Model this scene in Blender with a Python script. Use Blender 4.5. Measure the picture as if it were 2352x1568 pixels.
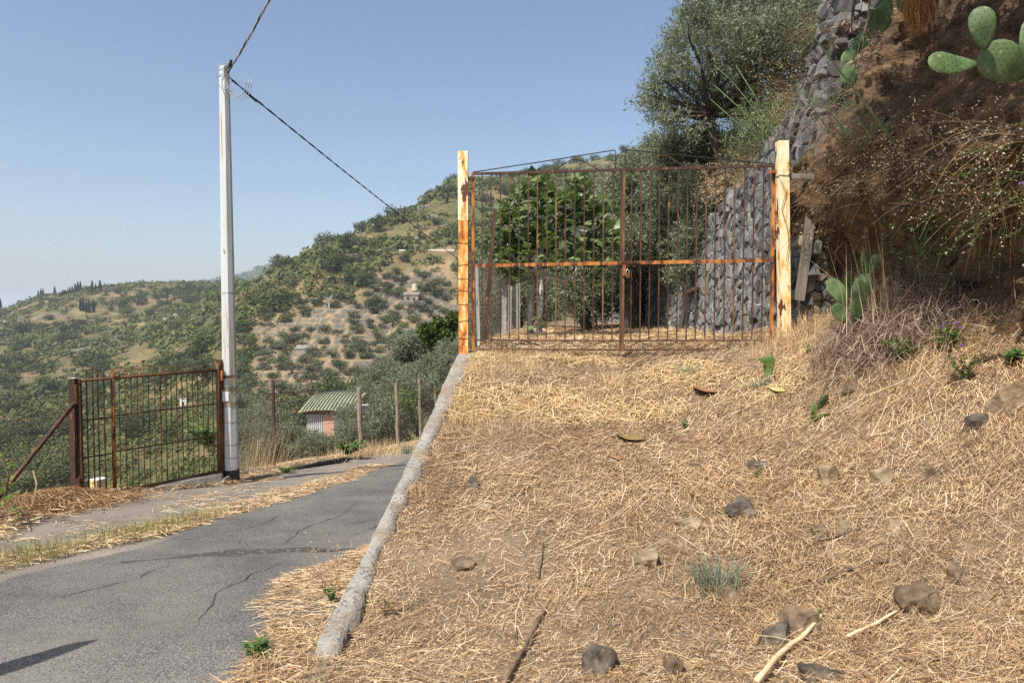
import bpy, bmesh, math, random
import numpy as np
from mathutils import Vector, Matrix, noise as mnoise

for o in list(bpy.data.objects):
    bpy.data.objects.remove(o)
SC = bpy.context.scene
COL = SC.collection
R = math.radians

# ------------------------------------------------------------------ camera
# eye is the origin, +Y is ahead; ground heights are relative to the eye
F0, CX, CY, HOR = 1568.0, 1176.0, 784.0, 720.0
PITCH = math.atan((CY - HOR) / F0)
cam = bpy.data.cameras.new('camera')
cam.sensor_width = 36.0
cam.lens = 24.0
cam.clip_start = 0.05
cam.clip_end = 20000
cam.dof.use_dof = True
cam.dof.focus_distance = 8.0
cam.dof.aperture_fstop = 5.0
camo = bpy.data.objects.new('camera', cam)
COL.objects.link(camo)
camo.rotation_euler = (R(90) - PITCH, 0, 0)
SC.camera = camo

# ------------------------------------------------------------------ sky and sun
SUN_EL, SUN_AZ = R(55), R(217)          # azimuth clockwise from +Y: behind and to the left
w = bpy.data.worlds.new('World')
SC.world = w
w.use_nodes = True
nt = w.node_tree
bg = nt.nodes['Background']
sky = nt.nodes.new('ShaderNodeTexSky')
sky.sky_type = 'NISHITA'
sky.sun_disc = False
sky.sun_elevation = SUN_EL
sky.sun_rotation = SUN_AZ
sky.altitude = 300
sky.air_density = 1.0
sky.dust_density = 2.6
sky.ozone_density = 0.7
nt.links.new(sky.outputs['Color'], bg.inputs['Color'])
bg.inputs['Strength'].default_value = 0.117
sl = bpy.data.lights.new('sun', 'SUN')
sl.energy = 5.0
sl.angle = R(0.53)
sl.color = (1.0, 0.955, 0.88)
so = bpy.data.objects.new('sun', sl)
COL.objects.link(so)
SUND = Vector((math.sin(SUN_AZ) * math.cos(SUN_EL), math.cos(SUN_AZ) * math.cos(SUN_EL), math.sin(SUN_EL)))
so.rotation_euler = (-SUND).to_track_quat('-Z', 'Y').to_euler()
so.location = (-20, -20, 40)
SC.view_settings.view_transform = 'Standard'
SC.view_settings.look = 'None'
SC.view_settings.gamma = 1.0
SC.view_settings.exposure = 0.5
SC.view_settings.use_curve_mapping = False
SC.render.engine = 'CYCLES'
SC.cycles.max_bounces = 6
SC.cycles.diffuse_bounces = 3
SC.cycles.glossy_bounces = 2
SC.cycles.transmission_bounces = 3
SC.cycles.volume_bounces = 0
SC.cycles.transparent_max_bounces = 6
SC.cycles.use_denoising = False

# ------------------------------------------------------------------ helpers
_c, _s = math.cos(PITCH), math.sin(PITCH)


def P(px, py, d):
    """the point seen at that place of the photograph (2352 wide), d metres ahead"""
    u, v = (px - CX) / F0, (CY - py) / F0
    y, z = _c + v * _s, -_s + v * _c
    return Vector((u / y * d, d, z / y * d))


def tag(o, label=None, cat=None, group=None, kind=None):
    if label: o['label'] = label
    if cat: o['category'] = cat
    if group: o['group'] = group
    if kind or cat: o['kind'] = kind or 'thing'
    return o


def empty(name, loc=(0, 0, 0), rz=0.0):
    o = bpy.data.objects.new(name, None)
    o.empty_display_size = 0.1
    o.location = loc
    o.rotation_euler = (0, 0, rz)
    COL.objects.link(o)
    return o


def thing(name, label, cat, loc=(0, 0, 0), rz=0.0, group=None):
    return tag(empty(name, loc, rz), label, cat, group)


def ob(name, me, parent=None, loc=None, world=True):
    """link a mesh; geometry given in world space keeps its place under a parent Empty"""
    o = bpy.data.objects.new(name, me)
    COL.objects.link(o)
    if loc is not None:
        o.location = loc
    if parent is not None:
        o.parent = parent
        if world:
            m = Matrix.LocRotScale(parent.location, parent.rotation_euler, parent.scale)
            if parent.parent is not None:
                pp = parent.parent
                m = Matrix.LocRotScale(pp.location, pp.rotation_euler, pp.scale) @ parent.matrix_parent_inverse @ m
            o.matrix_parent_inverse = m.inverted()
    return o


def np_mesh(name, V, F, mat, smooth=False, mi=None):
    V = np.ascontiguousarray(V, dtype=np.float32)
    F = np.ascontiguousarray(F, dtype=np.int32)
    me = bpy.data.meshes.new(name)
    n, k = F.shape
    me.vertices.add(len(V))
    me.vertices.foreach_set('co', V.ravel())
    me.loops.add(n * k)
    me.loops.foreach_set('vertex_index', F.ravel())
    me.polygons.add(n)
    me.polygons.foreach_set('loop_start', np.arange(0, n * k, k, dtype=np.int32))
    try:
        me.polygons.foreach_set('loop_total', np.full(n, k, dtype=np.int32))
    except Exception:
        pass
    if smooth:
        me.polygons.foreach_set('use_smooth', np.ones(n, dtype=bool))
    for m in (mat if isinstance(mat, (list, tuple)) else [mat]):
        me.materials.append(m)
    if mi is not None:
        me.polygons.foreach_set('material_index', np.asarray(mi, dtype=np.int32))
    me.update(calc_edges=True)
    return me


class MB:
    def __init__(s):
        s.v, s.f = [], []

    def add(s, vs, fs):
        o = len(s.v)
        s.v += [tuple(v) for v in vs]
        s.f += [tuple(i + o for i in f) for f in fs]
        return s

    def box(s, c, size, m=None, taper=1.0):
        hx, hy, hz = size[0] / 2, size[1] / 2, size[2] / 2
        vs = []
        for z, t in ((-hz, 1.0), (hz, taper)):
            for x, y in ((-hx, -hy), (hx, -hy), (hx, hy), (-hx, hy)):
                v = Vector((x * t, y * t, z))
                vs.append((m @ v if m is not None else v) + Vector(c))
        return s.add(vs, [(3, 2, 1, 0), (4, 5, 6, 7), (0, 1, 5, 4), (1, 2, 6, 5), (2, 3, 7, 6), (3, 0, 4, 7)])

    def tube(s, pts, r, n=6, cap=True, phase=0.0):
        pts = [Vector(p) for p in pts]
        rs = r if isinstance(r, (list, tuple)) else [r] * len(pts)
        t = (pts[1] - pts[0]).normalized()
        a = t.orthogonal().normalized() if abs(t.z) < .95 else (Vector((0, -1, 0)) - t * -t.y).normalized()
        o = len(s.v)
        for i, p in enumerate(pts):
            tn = (pts[min(i + 1, len(pts) - 1)] - pts[max(i - 1, 0)]).normalized()
            a = (a - tn * a.dot(tn)).normalized()
            b = tn.cross(a)
            for k in range(n):
                an = 2 * math.pi * k / n + phase
                s.v.append(tuple(p + (a * math.cos(an) + b * math.sin(an)) * rs[i]))
        for i in range(len(pts) - 1):
            for k in range(n):
                k2 = (k + 1) % n
                s.f.append((o + i * n + k, o + i * n + k2, o + (i + 1) * n + k2, o + (i + 1) * n + k))
        if cap:
            s.f.append(tuple(o + k for k in range(n))[::-1])
            e = o + (len(pts) - 1) * n
            s.f.append(tuple(e + k for k in range(n)))
        return s

    def bar(s, a, b, wd, up=(0, 0, 1), th=None):
        """square bar from a to b"""
        a, b = Vector(a), Vector(b)
        t = (b - a)
        L = t.length
        t.normalize()
        u = Vector(up)
        if abs(t.dot(u)) > .97: u = Vector((0, 1, 0))
        x = t.cross(u).normalized()
        y = x.cross(t)
        m = Matrix((x, t, y)).transposed()
        return s.box((a + b) / 2, (wd, L, th or wd), m)

    def mesh(s, name, mat, smooth=False):
        me = bpy.data.meshes.new(name)
        me.from_pydata(s.v, [], s.f)
        me.materials.append(mat)
        if smooth:
            me.polygons.foreach_set('use_smooth', np.ones(len(me.polygons), dtype=bool))
        me.update()
        return me

    def build(s, name, mat, parent=None, smooth=False, world=True):
        return ob(name, s.mesh(name, mat, smooth), parent, world=world)


# value noise, fbm
def _hash(ix, iy, seed):
    h = (ix * 374761393 + iy * 668265263 + seed * 974634777) & 0x7fffffff
    h = ((h ^ (h >> 13)) * 1274126177) & 0x7fffffff
    return ((h ^ (h >> 16)) & 0xffff) / 65535.0


def vn(x, y, seed=0):
    x = np.asarray(x, dtype=np.float64); y = np.asarray(y, dtype=np.float64)
    ix = np.floor(x).astype(np.int64); iy = np.floor(y).astype(np.int64)
    fx, fy = x - ix, y - iy
    fx = fx * fx * (3 - 2 * fx); fy = fy * fy * (3 - 2 * fy)
    a, b = _hash(ix, iy, seed), _hash(ix + 1, iy, seed)
    c, d = _hash(ix, iy + 1, seed), _hash(ix + 1, iy + 1, seed)
    return (a + (b - a) * fx) * (1 - fy) + (c + (d - c) * fx) * fy


def fbm(x, y, oct=4, seed=0):
    s, a, f = 0, .5, 1.0
    for k in range(oct):
        s = s + a * (vn(np.asarray(x) * f, np.asarray(y) * f, seed + k * 17) - .5) * 2
        a *= .5; f *= 2.03
    return s


def sstep(a, b, x):
    t = np.clip((np.asarray(x, dtype=np.float64) - a) / (b - a), 0, 1)
    return t * t * (3 - 2 * t)


def grid_faces(nr, nc):
    i = np.arange(nr - 1)[:, None] * nc + np.arange(nc - 1)[None, :]
    i = i.ravel()
    return np.stack([i, i + 1, i + nc + 1, i + nc], 1)


# ------------------------------------------------------------------ materials
def newmat(name):
    m = bpy.data.materials.new(name)
    m.use_nodes = True
    t = m.node_tree
    b = t.nodes['Principled BSDF']
    b.inputs['Specular IOR Level'].default_value = 0.3
    return m, t, b


def ramp(t, fac, stops):
    r = t.nodes.new('ShaderNodeValToRGB')
    e = r.color_ramp.elements
    while len(e) < len(stops): e.new(.5)
    for i, (p, c) in enumerate(stops):
        e[i].position = p
        e[i].color = (*c, 1) if len(c) == 3 else c
    t.links.new(fac, r.inputs['Fac'])
    return r.outputs['Color']


def mixc(t, fac, a, b, mode='MIX'):
    n = t.nodes.new('ShaderNodeMix')
    n.data_type = 'RGBA'
    n.blend_type = mode
    for sock, v in ((n.inputs[0], fac), (n.inputs[6], a), (n.inputs[7], b)):
        if hasattr(v, 'links'): t.links.new(v, sock)
        elif isinstance(v, (int, float)): sock.default_value = v
        else: sock.default_value = (*v, 1)
    return n.outputs[2]


def noise(t, vec, scale, detail=5, rough=.55, dist=0.0, kind='noise'):
    if kind == 'noise':
        n = t.nodes.new('ShaderNodeTexNoise')
        n.inputs['Detail'].default_value = detail
        n.inputs['Roughness'].default_value = rough
        n.inputs['Distortion'].default_value = dist
    else:
        n = t.nodes.new('ShaderNodeTexVoronoi')
    n.inputs['Scale'].default_value = scale
    t.links.new(vec, n.inputs['Vector'])
    return n.outputs[0]


def coords(t, stretch=(1, 1, 1), kind='Object'):
    c = t.nodes.new('ShaderNodeTexCoord')
    mp = t.nodes.new('ShaderNodeMapping')
    mp.inputs['Scale'].default_value = stretch
    t.links.new(c.outputs[kind], mp.inputs['Vector'])
    return mp.outputs['Vector']


def gmat(name, stops, scale=4, detail=6, rough=.85, bump=.3, bscale=None, stretch=(1, 1, 1), over=(), metallic=0,
         dist=0.0, rnd=0.0, nrough=.6, bdist=.01):
    """noise ramp, patches of other colours on top, bump; rnd = brightness spread per object"""
    m, t, b = newmat(name)
    v = coords(t, stretch)
    c = ramp(t, noise(t, v, scale, detail, nrough, dist), stops)
    for (lo, hi, col, sc, *rest) in over:
        v2 = coords(t, rest[0]) if rest else v
        mk = ramp(t, noise(t, v2, sc, 5, .6), [(lo, (0, 0, 0)), (hi, (1, 1, 1))])
        c = mixc(t, mk, c, col)
    if rnd:
        oi = t.nodes.new('ShaderNodeObjectInfo')
        rr = ramp(t, oi.outputs['Random'], [(0, (1 - rnd,) * 3), (1, (1 + rnd * .6,) * 3)])
        c = mixc(t, 1.0, c, rr, 'MULTIPLY')
    t.links.new(c, b.inputs['Base Color'])
    b.inputs['Roughness'].default_value = rough
    b.inputs['Metallic'].default_value = metallic
    if bump:
        bn = t.nodes.new('ShaderNodeBump')
        bn.inputs['Strength'].default_value = bump
        bn.inputs['Distance'].default_value = bdist
        t.links.new(noise(t, v, bscale or scale * 4, 6, .6), bn.inputs['Height'])
        t.links.new(bn.outputs[0], b.inputs['Normal'])
    return m


def leafmat(name, stops, back=None, trans=.25, rough=.5, spec=.35, objrnd=0.0, patch=None):
    """colour varies leaf by leaf; back = underside colour"""
    m, t, b = newmat(name)
    g = t.nodes.new('ShaderNodeNewGeometry')
    c = ramp(t, g.outputs['Random Per Island'], stops)
    if back:
        c = mixc(t, g.outputs['Backfacing'], c, back)
    if objrnd:
        oi = t.nodes.new('ShaderNodeObjectInfo')
        rr = ramp(t, oi.outputs['Random'], [(0, (1 - objrnd, 1 - objrnd, 1 - objrnd)), (.5, (1, 1, 1)), (1, (1 + objrnd, 1 + objrnd * .7, 1 - objrnd * .3))])
        c = mixc(t, 1.0, c, rr, 'MULTIPLY')
    if patch:
        sc_, lo_, hi_ = patch
        pr_ = ramp(t, noise(t, coords(t), sc_, 6, .65), [(.34, lo_), (.62, hi_)])
        c = mixc(t, 1.0, c, pr_, 'MULTIPLY')
    t.links.new(c, b.inputs['Base Color'])
    b.inputs['Roughness'].default_value = rough
    b.inputs['Specular IOR Level'].default_value = spec
    if trans:
        tr = t.nodes.new('ShaderNodeBsdfTranslucent')
        t.links.new(c, tr.inputs['Color'])
        mx = t.nodes.new('ShaderNodeMixShader')
        mx.inputs[0].default_value = trans
        t.links.new(b.outputs[0], mx.inputs[1])
        t.links.new(tr.outputs[0], mx.inputs[2])
        t.links.new(mx.outputs[0], t.nodes['Material Output'].inputs['Surface'])
    return m


# terrain: dry grass, soil, scrubby green; steep faces (terrace walls, cuts) are stone
def terrain_mat():
    m, t, b = newmat('hillside_soil')
    v = coords(t)
    c1 = ramp(t, noise(t, v, .05, 8, .65), [(.38, (.12, .085, .045)), (.5, (.185, .13, .07)), (.62, (.27, .19, .108))])
    c2 = ramp(t, noise(t, v, .5, 6, .7), [(.38, (.055, .068, .024)), (.62, (.12, .118, .048))])
    mk = ramp(t, noise(t, v, .035, 8, .62), [(.42, (0, 0, 0)), (.58, (1, 1, 1))])
    c = mixc(t, mk, c1, c2)
    mk2 = ramp(t, noise(t, v, .9, 5, .7), [(.5, (0, 0, 0)), (.75, (.75, .75, .75))])
    c = mixc(t, mk2, c, (.09, .085, .035))
    at = t.nodes.new('ShaderNodeAttribute'); at.attribute_name = 'tilled'
    c3 = ramp(t, noise(t, v, .4, 6, .7), [(.36, (.13, .12, .055)), (.48, (.24, .17, .1)), (.66, (.34, .25, .155))])
    c = mixc(t, at.outputs['Fac'], c, c3)
    g = t.nodes.new('ShaderNodeNewGeometry')
    sx = t.nodes.new('ShaderNodeSeparateXYZ')
    t.links.new(g.outputs['True Normal'], sx.inputs[0])
    st = ramp(t, sx.outputs['Z'], [(.5, (1, 1, 1)), (.68, (0, 0, 0))])
    stone = ramp(t, noise(t, v, 3.0, 4, .6), [(.35, (.055, .05, .043)), (.5, (.12, .11, .09)), (.66, (.2, .172, .125))])
    c = mixc(t, st, c, stone)
    t.links.new(c, b.inputs['Base Color'])
    b.inputs['Roughness'].default_value = .95
    b.inputs['Specular IOR Level'].default_value = .05
    bn = t.nodes.new('ShaderNodeBump')
    bn.inputs['Strength'].default_value = .6
    bn.inputs['Distance'].default_value = .3
    t.links.new(noise(t, v, 1.2, 6, .65), bn.inputs['Height'])
    t.links.new(bn.outputs[0], b.inputs['Normal'])
    return m


def asphalt_mat():
    m, t, b = newmat('asphalt')
    v = coords(t)
    base = ramp(t, noise(t, v, 1.1, 6, .6), [(.33, (.078, .076, .072)), (.66, (.135, .131, .122))])
    sp = ramp(t, noise(t, v, 120, 3, .75), [(.33, (.2, .2, .2)), (.5, (.95, .95, .95)), (.66, (2.4, 2.35, 2.2))])
    c = mixc(t, 1.0, base, sp, 'MULTIPLY')
    vo = ramp(t, noise(t, v, 70, kind='vor'), [(.13, (.5, .48, .44)), (.24, (0, 0, 0))])
    c = mixc(t, .55, c, vo, 'SCREEN')
    dk = ramp(t, noise(t, v, 55, 3, .6), [(.56, (0, 0, 0)), (.64, (.8, .8, .8))])
    c = mixc(t, dk, c, (.045, .045, .046))
    du = ramp(t, noise(t, v, .6, 6, .7), [(.46, (0, 0, 0)), (.66, (.6, .6, .6))])
    c = mixc(t, du, c, (.2, .18, .145))
    t.links.new(c, b.inputs['Base Color'])
    b.inputs['Roughness'].default_value = .85
    bn = t.nodes.new('ShaderNodeBump')
    bn.inputs['Strength'].default_value = .7
    bn.inputs['Distance'].default_value = .008
    t.links.new(noise(t, v, 110, 3, .6), bn.inputs['Height'])
    t.links.new(bn.outputs[0], b.inputs['Normal'])
    return m


K = {}
K['terrain'] = terrain_mat()
K['asphalt'] = asphalt_mat()
K['tar'] = gmat('tar_seam', [(.35, (.04, .037, .034)), (.65, (.095, .088, .078))], 70, bump=.7, over=[(.56, .64, (.2, .17, .13), 25)])
K['soil'] = gmat('dry_soil', [(.3, (.11, .075, .046)), (.5, (.175, .122, .076)), (.72, (.25, .18, .115))], 3, 10, .95, .8, 40, over=[(.6, .7, (.33, .27, .19), 30), (.62, .7, (.1, .07, .045), 14)], bdist=.02)
K['gravel'] = gmat('gravel_dirt', [(.3, (.16, .14, .115)), (.6, (.25, .21, .165)), (.75, (.32, .26, .19))], 2.2, 10, .95, .8, 60, over=[(.55, .62, (.14, .135, .125), 45), (.64, .7, (.4, .36, .3), 70)], bdist=.015)
K['concrete'] = gmat('old_concrete', [(.3, (.2, .185, .158)), (.6, (.3, .28, .243)), (.75, (.4, .37, .325))], 5, 10, .9, .8, 60, over=[(.54, .62, (.13, .115, .095), 30), (.6, .68, (.5, .46, .4), 70), (.5, .68, (.22, .16, .1), 3.5)], bdist=.015)
K['concrete_dark'] = gmat('weathered_kerb', [(.3, (.17, .15, .12)), (.6, (.27, .24, .2)), (.78, (.37, .33, .27))], 6, 10, .9, .8, 50, over=[(.58, .68, (.1, .085, .065), 12)], bdist=.015)
K['cliff'] = gmat('brown_rock', [(.28, (.035, .023, .015)), (.45, (.085, .052, .029)), (.6, (.16, .098, .05)), (.78, (.27, .175, .092))], 2.6, 12, .92, 1.0, 14, stretch=(1, 1, 1.7), dist=.6, over=[(.6, .7, (.045, .04, .035), 5), (.66, .72, (.36, .29, .2), 22)], bdist=.06)
K['slate'] = gmat('slate_stone', [(.3, (.06, .058, .056)), (.5, (.12, .117, .112)), (.68, (.22, .213, .2))], 5, 10, .8, .8, 30, stretch=(1, 1, .6), rnd=.45, over=[(.6, .7, (.17, .13, .085), 3), (.66, .72, (.36, .35, .33), 14)], bdist=.02)
K['slate_back'] = gmat('joint_earth', [(.3, (.03, .026, .022)), (.7, (.075, .062, .048))], 8, bump=.6)
K['beige_stone'] = gmat('beige_stone', [(.3, (.2, .165, .115)), (.7, (.36, .3, .21))], 6, rough=.9, bump=.7, rnd=.2)
K['rust_dark'] = gmat('dark_rust', [(.3, (.03, .017, .013)), (.5, (.065, .032, .022)), (.72, (.13, .06, .033))], 9, 8, .75, .4, 70, stretch=(1, 1, .25), over=[(.6, .7, (.3, .11, .03), 16)], bdist=.003)
K['rust_orange'] = gmat('orange_rust', [(.3, (.16, .05, .016)), (.48, (.36, .13, .03)), (.7, (.56, .23, .055))], 11, 8, .7, .4, 70, stretch=(1, 1, .3), over=[(.48, .56, (.085, .032, .018), 13)], bdist=.003)
K['rust_brown'] = gmat('tube_rust', [(.3, (.06, .032, .018)), (.5, (.13, .065, .028)), (.72, (.29, .155, .05))], 7, 8, .65, .4, 60, stretch=(1, 1, .4), over=[(.6, .7, (.045, .028, .022), 9)], bdist=.003)
K['post_orange'] = gmat('rusted_yellow_paint', [(.38, (.26, .075, .02)), (.45, (.55, .19, .035)), (.53, (.7, .32, .075)), (.62, (.8, .55, .25))], 16, 9, .6, .4, 50, stretch=(1, 1, .3), over=[(.56, .62, (.2, .06, .02), 7, (1, 1, .35)), (.64, .68, (.82, .68, .5), 12, (1, 1, .4))], bdist=.003)
K['post_cream'] = gmat('cream_paint_over_rust', [(.34, (.46, .2, .05)), (.42, (.7, .45, .17)), (.49, (.78, .63, .36)), (.62, (.81, .72, .52))], 15, 9, .6, .4, 50, stretch=(1, 1, .3), over=[(.56, .585, (.13, .042, .02), 6, (1, 1, .45))], bdist=.003)
K['galv'] = gmat('pale_galvanised', [(.3, (.5, .515, .505)), (.6, (.6, .61, .59)), (.8, (.67, .67, .635))], 3, 7, .5, .1, 60, stretch=(1, 1, .15), metallic=.15, over=[(.52, .68, (.46, .36, .24), 5, (2.2, 2.2, .1)), (.58, .66, (.4, .24, .11), 9, (2.5, 2.5, .07)), (.64, .7, (.2, .19, .17), 14, (1, 1, .4))], bdist=.003)
K['steel'] = gmat('steel_band', [(.3, (.38, .38, .37)), (.7, (.55, .55, .53))], 10, rough=.4, bump=0, metallic=.5)
K['black'] = gmat('black_bitumen', [(.3, (.012, .012, .012)), (.7, (.03, .029, .028))], 8, rough=.5, bump=.3, over=[(.66, .69, (.4, .37, .32), 11)])
K['tape'] = gmat('khaki_tape', [(.3, (.26, .22, .13)), (.7, (.36, .31, .2))], 12, rough=.55, bump=.5, stretch=(1, 1, 4))
K['paper'] = gmat('faded_paper', [(.3, (.55, .56, .58)), (.7, (.68, .68, .68))], 8, rough=.5, bump=.1)
K['wire'] = gmat('thin_wire', [(.3, (.06, .05, .042)), (.7, (.13, .1, .075))], 8, rough=.6, bump=0)
K['cable_grey'] = gmat('grey_cable', [(.3, (.3, .3, .29)), (.7, (.4, .4, .38))], 4, rough=.5, bump=0)
K['cable_black'] = gmat('black_cable', [(.3, (.012, .014, .013)), (.7, (.03, .033, .03))], 4, rough=.5, bump=0)
K['wood_grey'] = gmat('weathered_plank', [(.3, (.13, .11, .09)), (.6, (.22, .19, .155)), (.8, (.3, .265, .215))], 7, 9, .9, .5, 40, stretch=(3, 3, .2), bdist=.006)
K['wood_post'] = gmat('old_fence_post', [(.3, (.2, .15, .1)), (.6, (.34, .27, .19)), (.8, (.46, .38, .29))], 12, 9, .9, .8, 50, stretch=(1, 1, .5), bdist=.01)
K['conc_post'] = gmat('pale_concrete_post', [(.3, (.3, .28, .245)), (.7, (.46, .435, .39))], 8, rough=.9, bump=.5)
K['bark'] = gmat('olive_bark', [(.3, (.035, .03, .024)), (.6, (.085, .072, .055)), (.8, (.14, .12, .095))], 6, 9, .95, .9, 22, stretch=(1, 1, .3), bdist=.02)
K['fig_bark'] = gmat('pale_fig_bark', [(.3, (.24, .225, .2)), (.6, (.4, .385, .35)), (.8, (.5, .485, .45))], 5, 8, .85, .5, 30, bdist=.008)
K['dead_wood'] = gmat('bleached_wood', [(.3, (.2, .18, .155)), (.7, (.36, .33, .29))], 5, bump=.4)
K['olive'] = leafmat('olive_leaf', [(0, (.072, .096, .04)), (.4, (.128, .155, .07)), (.8, (.2, .222, .12)), (.985, (.25, .26, .16)), (1, (.36, .22, .05))], back=(.24, .262, .18), trans=.2, rough=.5, spec=.3)
K['olive_far'] = leafmat('hill_olive_leaf', [(0, (.055, .07, .032)), (.6, (.095, .115, .055)), (1, (.14, .155, .085))], trans=.15, rough=.6, spec=.2, objrnd=.22)
K['oak_far'] = leafmat('hill_oak_leaf', [(0, (.04, .06, .02)), (.6, (.068, .094, .03)), (1, (.1, .128, .042))], trans=.2, rough=.6, spec=.2, objrnd=.25)
K['lime_far'] = leafmat('hill_bright_leaf', [(0, (.06, .095, .02)), (.6, (.095, .14, .03)), (1, (.14, .19, .05))], trans=.25, rough=.6, spec=.2, objrnd=.2)
K['scrub'] = leafmat('scrub_leaf', [(0, (.055, .075, .024)), (.4, (.085, .115, .033)), (.75, (.125, .155, .048)), (.9, (.15, .145, .07)), (1, (.22, .18, .1))], trans=.25, rough=.7, spec=.15, patch=(.05, (.62, .66, .66), (1.2, 1.12, .95)))
K['scrub_grey'] = leafmat('grey_scrub_twig', [(0, (.11, .09, .07)), (.5, (.17, .145, .115)), (1, (.23, .2, .165))], trans=.1, rough=.8, spec=.1)
K['dryveg'] = leafmat('dry_hill_grass', [(0, (.2, .125, .05)), (.5, (.3, .2, .09)), (1, (.4, .29, .14))], trans=.15, rough=.8, spec=.1)
K['cypress'] = leafmat('cypress_leaf', [(0, (.018, .032, .015)), (1, (.045, .065, .028))], trans=.05, rough=.7, spec=.1)
K['fig'] = leafmat('fig_leaf', [(0, (.07, .13, .028)), (.5, (.115, .19, .048)), (1, (.16, .245, .07))], back=(.165, .225, .1), trans=.35, rough=.38, spec=.5, objrnd=.3)
K['vine'] = leafmat('vine_leaf', [(0, (.09, .17, .025)), (1, (.17, .26, .05))], trans=.35, rough=.5, objrnd=.2)
K['straw'] = leafmat('straw', [(0, (.1, .05, .024)), (.2, (.25, .14, .064)), (.38, (.46, .295, .15)), (.62, (.66, .475, .275)), (.88, (.8, .63, .4)), (1, (.87, .75, .55))], trans=.15, rough=.55, spec=.4, patch=(.9, (.72, .66, .6), (1.08, 1.06, 1.03)))
K['straw_pale'] = leafmat('pale_straw', [(0, (.48, .33, .15)), (.5, (.68, .5, .26)), (1, (.8, .64, .38))], trans=.2, rough=.55, spec=.4)
K['straw_brown'] = leafmat('brown_straw', [(0, (.14, .07, .03)), (.4, (.3, .16, .068)), (.8, (.48, .3, .14)), (1, (.62, .45, .26))], trans=.15, rough=.6, spec=.3)
K['dry_stem'] = leafmat('dry_stem', [(0, (.09, .048, .022)), (.5, (.2, .115, .05)), (.9, (.33, .21, .1)), (1, (.5, .37, .21))], trans=.1, rough=.7, spec=.2)
K['straw_pink'] = leafmat('dead_tuft_straw', [(0, (.12, .075, .05)), (.5, (.27, .185, .13)), (1, (.46, .35, .26))], trans=.15, rough=.6, spec=.3)
K['grass_green'] = leafmat('short_grass', [(0, (.12, .16, .035)), (.4, (.24, .27, .075)), (.7, (.4, .37, .14)), (1, (.55, .44, .2))], trans=.3, rough=.6)
K['bluegrass'] = leafmat('blue_green_blade', [(0, (.1, .15, .11)), (.6, (.17, .23, .17)), (.85, (.26, .31, .23)), (1, (.5, .4, .2))], trans=.2, rough=.5)
K['fennel'] = leafmat('fennel_green', [(0, (.1, .16, .06)), (1, (.19, .27, .12))], trans=.1, rough=.5)
K['seed'] = leafmat('pale_seed_head', [(0, (.5, .4, .26)), (.5, (.68, .58, .42)), (1, (.8, .72, .58))], trans=.2, rough=.6)
K['cactus'] = gmat('cactus_pad', [(.36, (.05, .088, .03)), (.5, (.078, .122, .044)), (.64, (.112, .16, .064))], 12, 8, .55, .6, 22, rnd=.2, over=[(.62, .72, (.2, .17, .08), 8), (.66, .69, (.3, .25, .15), 24)], bdist=.01)
K['cactus_young'] = gmat('young_cactus_pad', [(.3, (.07, .125, .028)), (.7, (.115, .185, .045))], 9, 6, .45, .2, 26)
K['cactus_dead'] = gmat('withered_cactus_pad', [(.35, (.22, .1, .05)), (.65, (.38, .2, .105))], 9, 6, .7, .6, 26)
K['cactus_yellow'] = gmat('yellow_cactus_pad', [(.3, (.42, .33, .1)), (.7, (.58, .47, .2))], 9, 6, .7, .4, 26)
K['cactus_husk'] = gmat('olive_cactus_husk', [(.36, (.13, .1, .04)), (.5, (.25, .17, .07)), (.64, (.16, .155, .06))], 6, 6, .6, .5, 26)
K['areole'] = gmat('areole', [(.3, (.06, .05, .03)), (.7, (.12, .1, .06))], 9, bump=0)
K['rock_dark'] = gmat('dark_field_stone', [(.38, (.05, .04, .03)), (.5, (.105, .085, .063)), (.62, (.19, .155, .115))], 9, 9, .9, .8, 40, rnd=.15, bdist=.01)
K['rock_tan'] = gmat('tan_field_stone', [(.35, (.15, .105, .062)), (.5, (.25, .185, .112)), (.66, (.36, .28, .18))], 9, 9, .9, .8, 40, rnd=.15, bdist=.01)
K['rock_brown'] = gmat('brown_field_stone', [(.35, (.075, .052, .032)), (.5, (.15, .105, .064)), (.66, (.25, .185, .118))], 9, 9, .9, .8, 40, rnd=.15, bdist=.01)
K['rock_grey'] = gmat('hill_boulder', [(.3, (.22, .18, .135)), (.7, (.38, .32, .25))], 1.5, 9, .9, .5, 6)
K['white'] = gmat('white_plaster', [(.3, (.55, .52, .46)), (.7, (.7, .67, .6))], 2, rough=.85, bump=.1)
K['cream'] = gmat('cream_plaster', [(.3, (.45, .38, .26)), (.7, (.58, .5, .36))], 2, rough=.85, bump=.1)
K['yellow'] = gmat('yellow_plaster', [(.3, (.55, .38, .14)), (.7, (.68, .5, .22))], 2, rough=.85, bump=.1)
K['grey_plaster'] = gmat('grey_plaster', [(.3, (.2, .18, .15)), (.7, (.32, .29, .24))], 2, rough=.9, bump=.2)
K['tile'] = gmat('roof_tile', [(.3, (.3, .16, .1)), (.7, (.45, .27, .17))], 3, rough=.85, bump=.3)
K['tile_red'] = gmat('red_roof', [(.3, (.26, .05, .05)), (.7, (.36, .08, .075))], 3, rough=.7, bump=.1)
K['tile_grey'] = gmat('grey_roof', [(.3, (.17, .145, .12)), (.7, (.29, .25, .21))], 3, rough=.85, bump=.3)
K['glass'] = gmat('dark_window', [(.3, (.02, .022, .025)), (.7, (.04, .042, .045))], 2, rough=.2, bump=0)
K['blue_glass'] = gmat('pale_window', [(.3, (.4, .47, .55)), (.7, (.5, .56, .62))], 2, rough=.2, bump=0)
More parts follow.
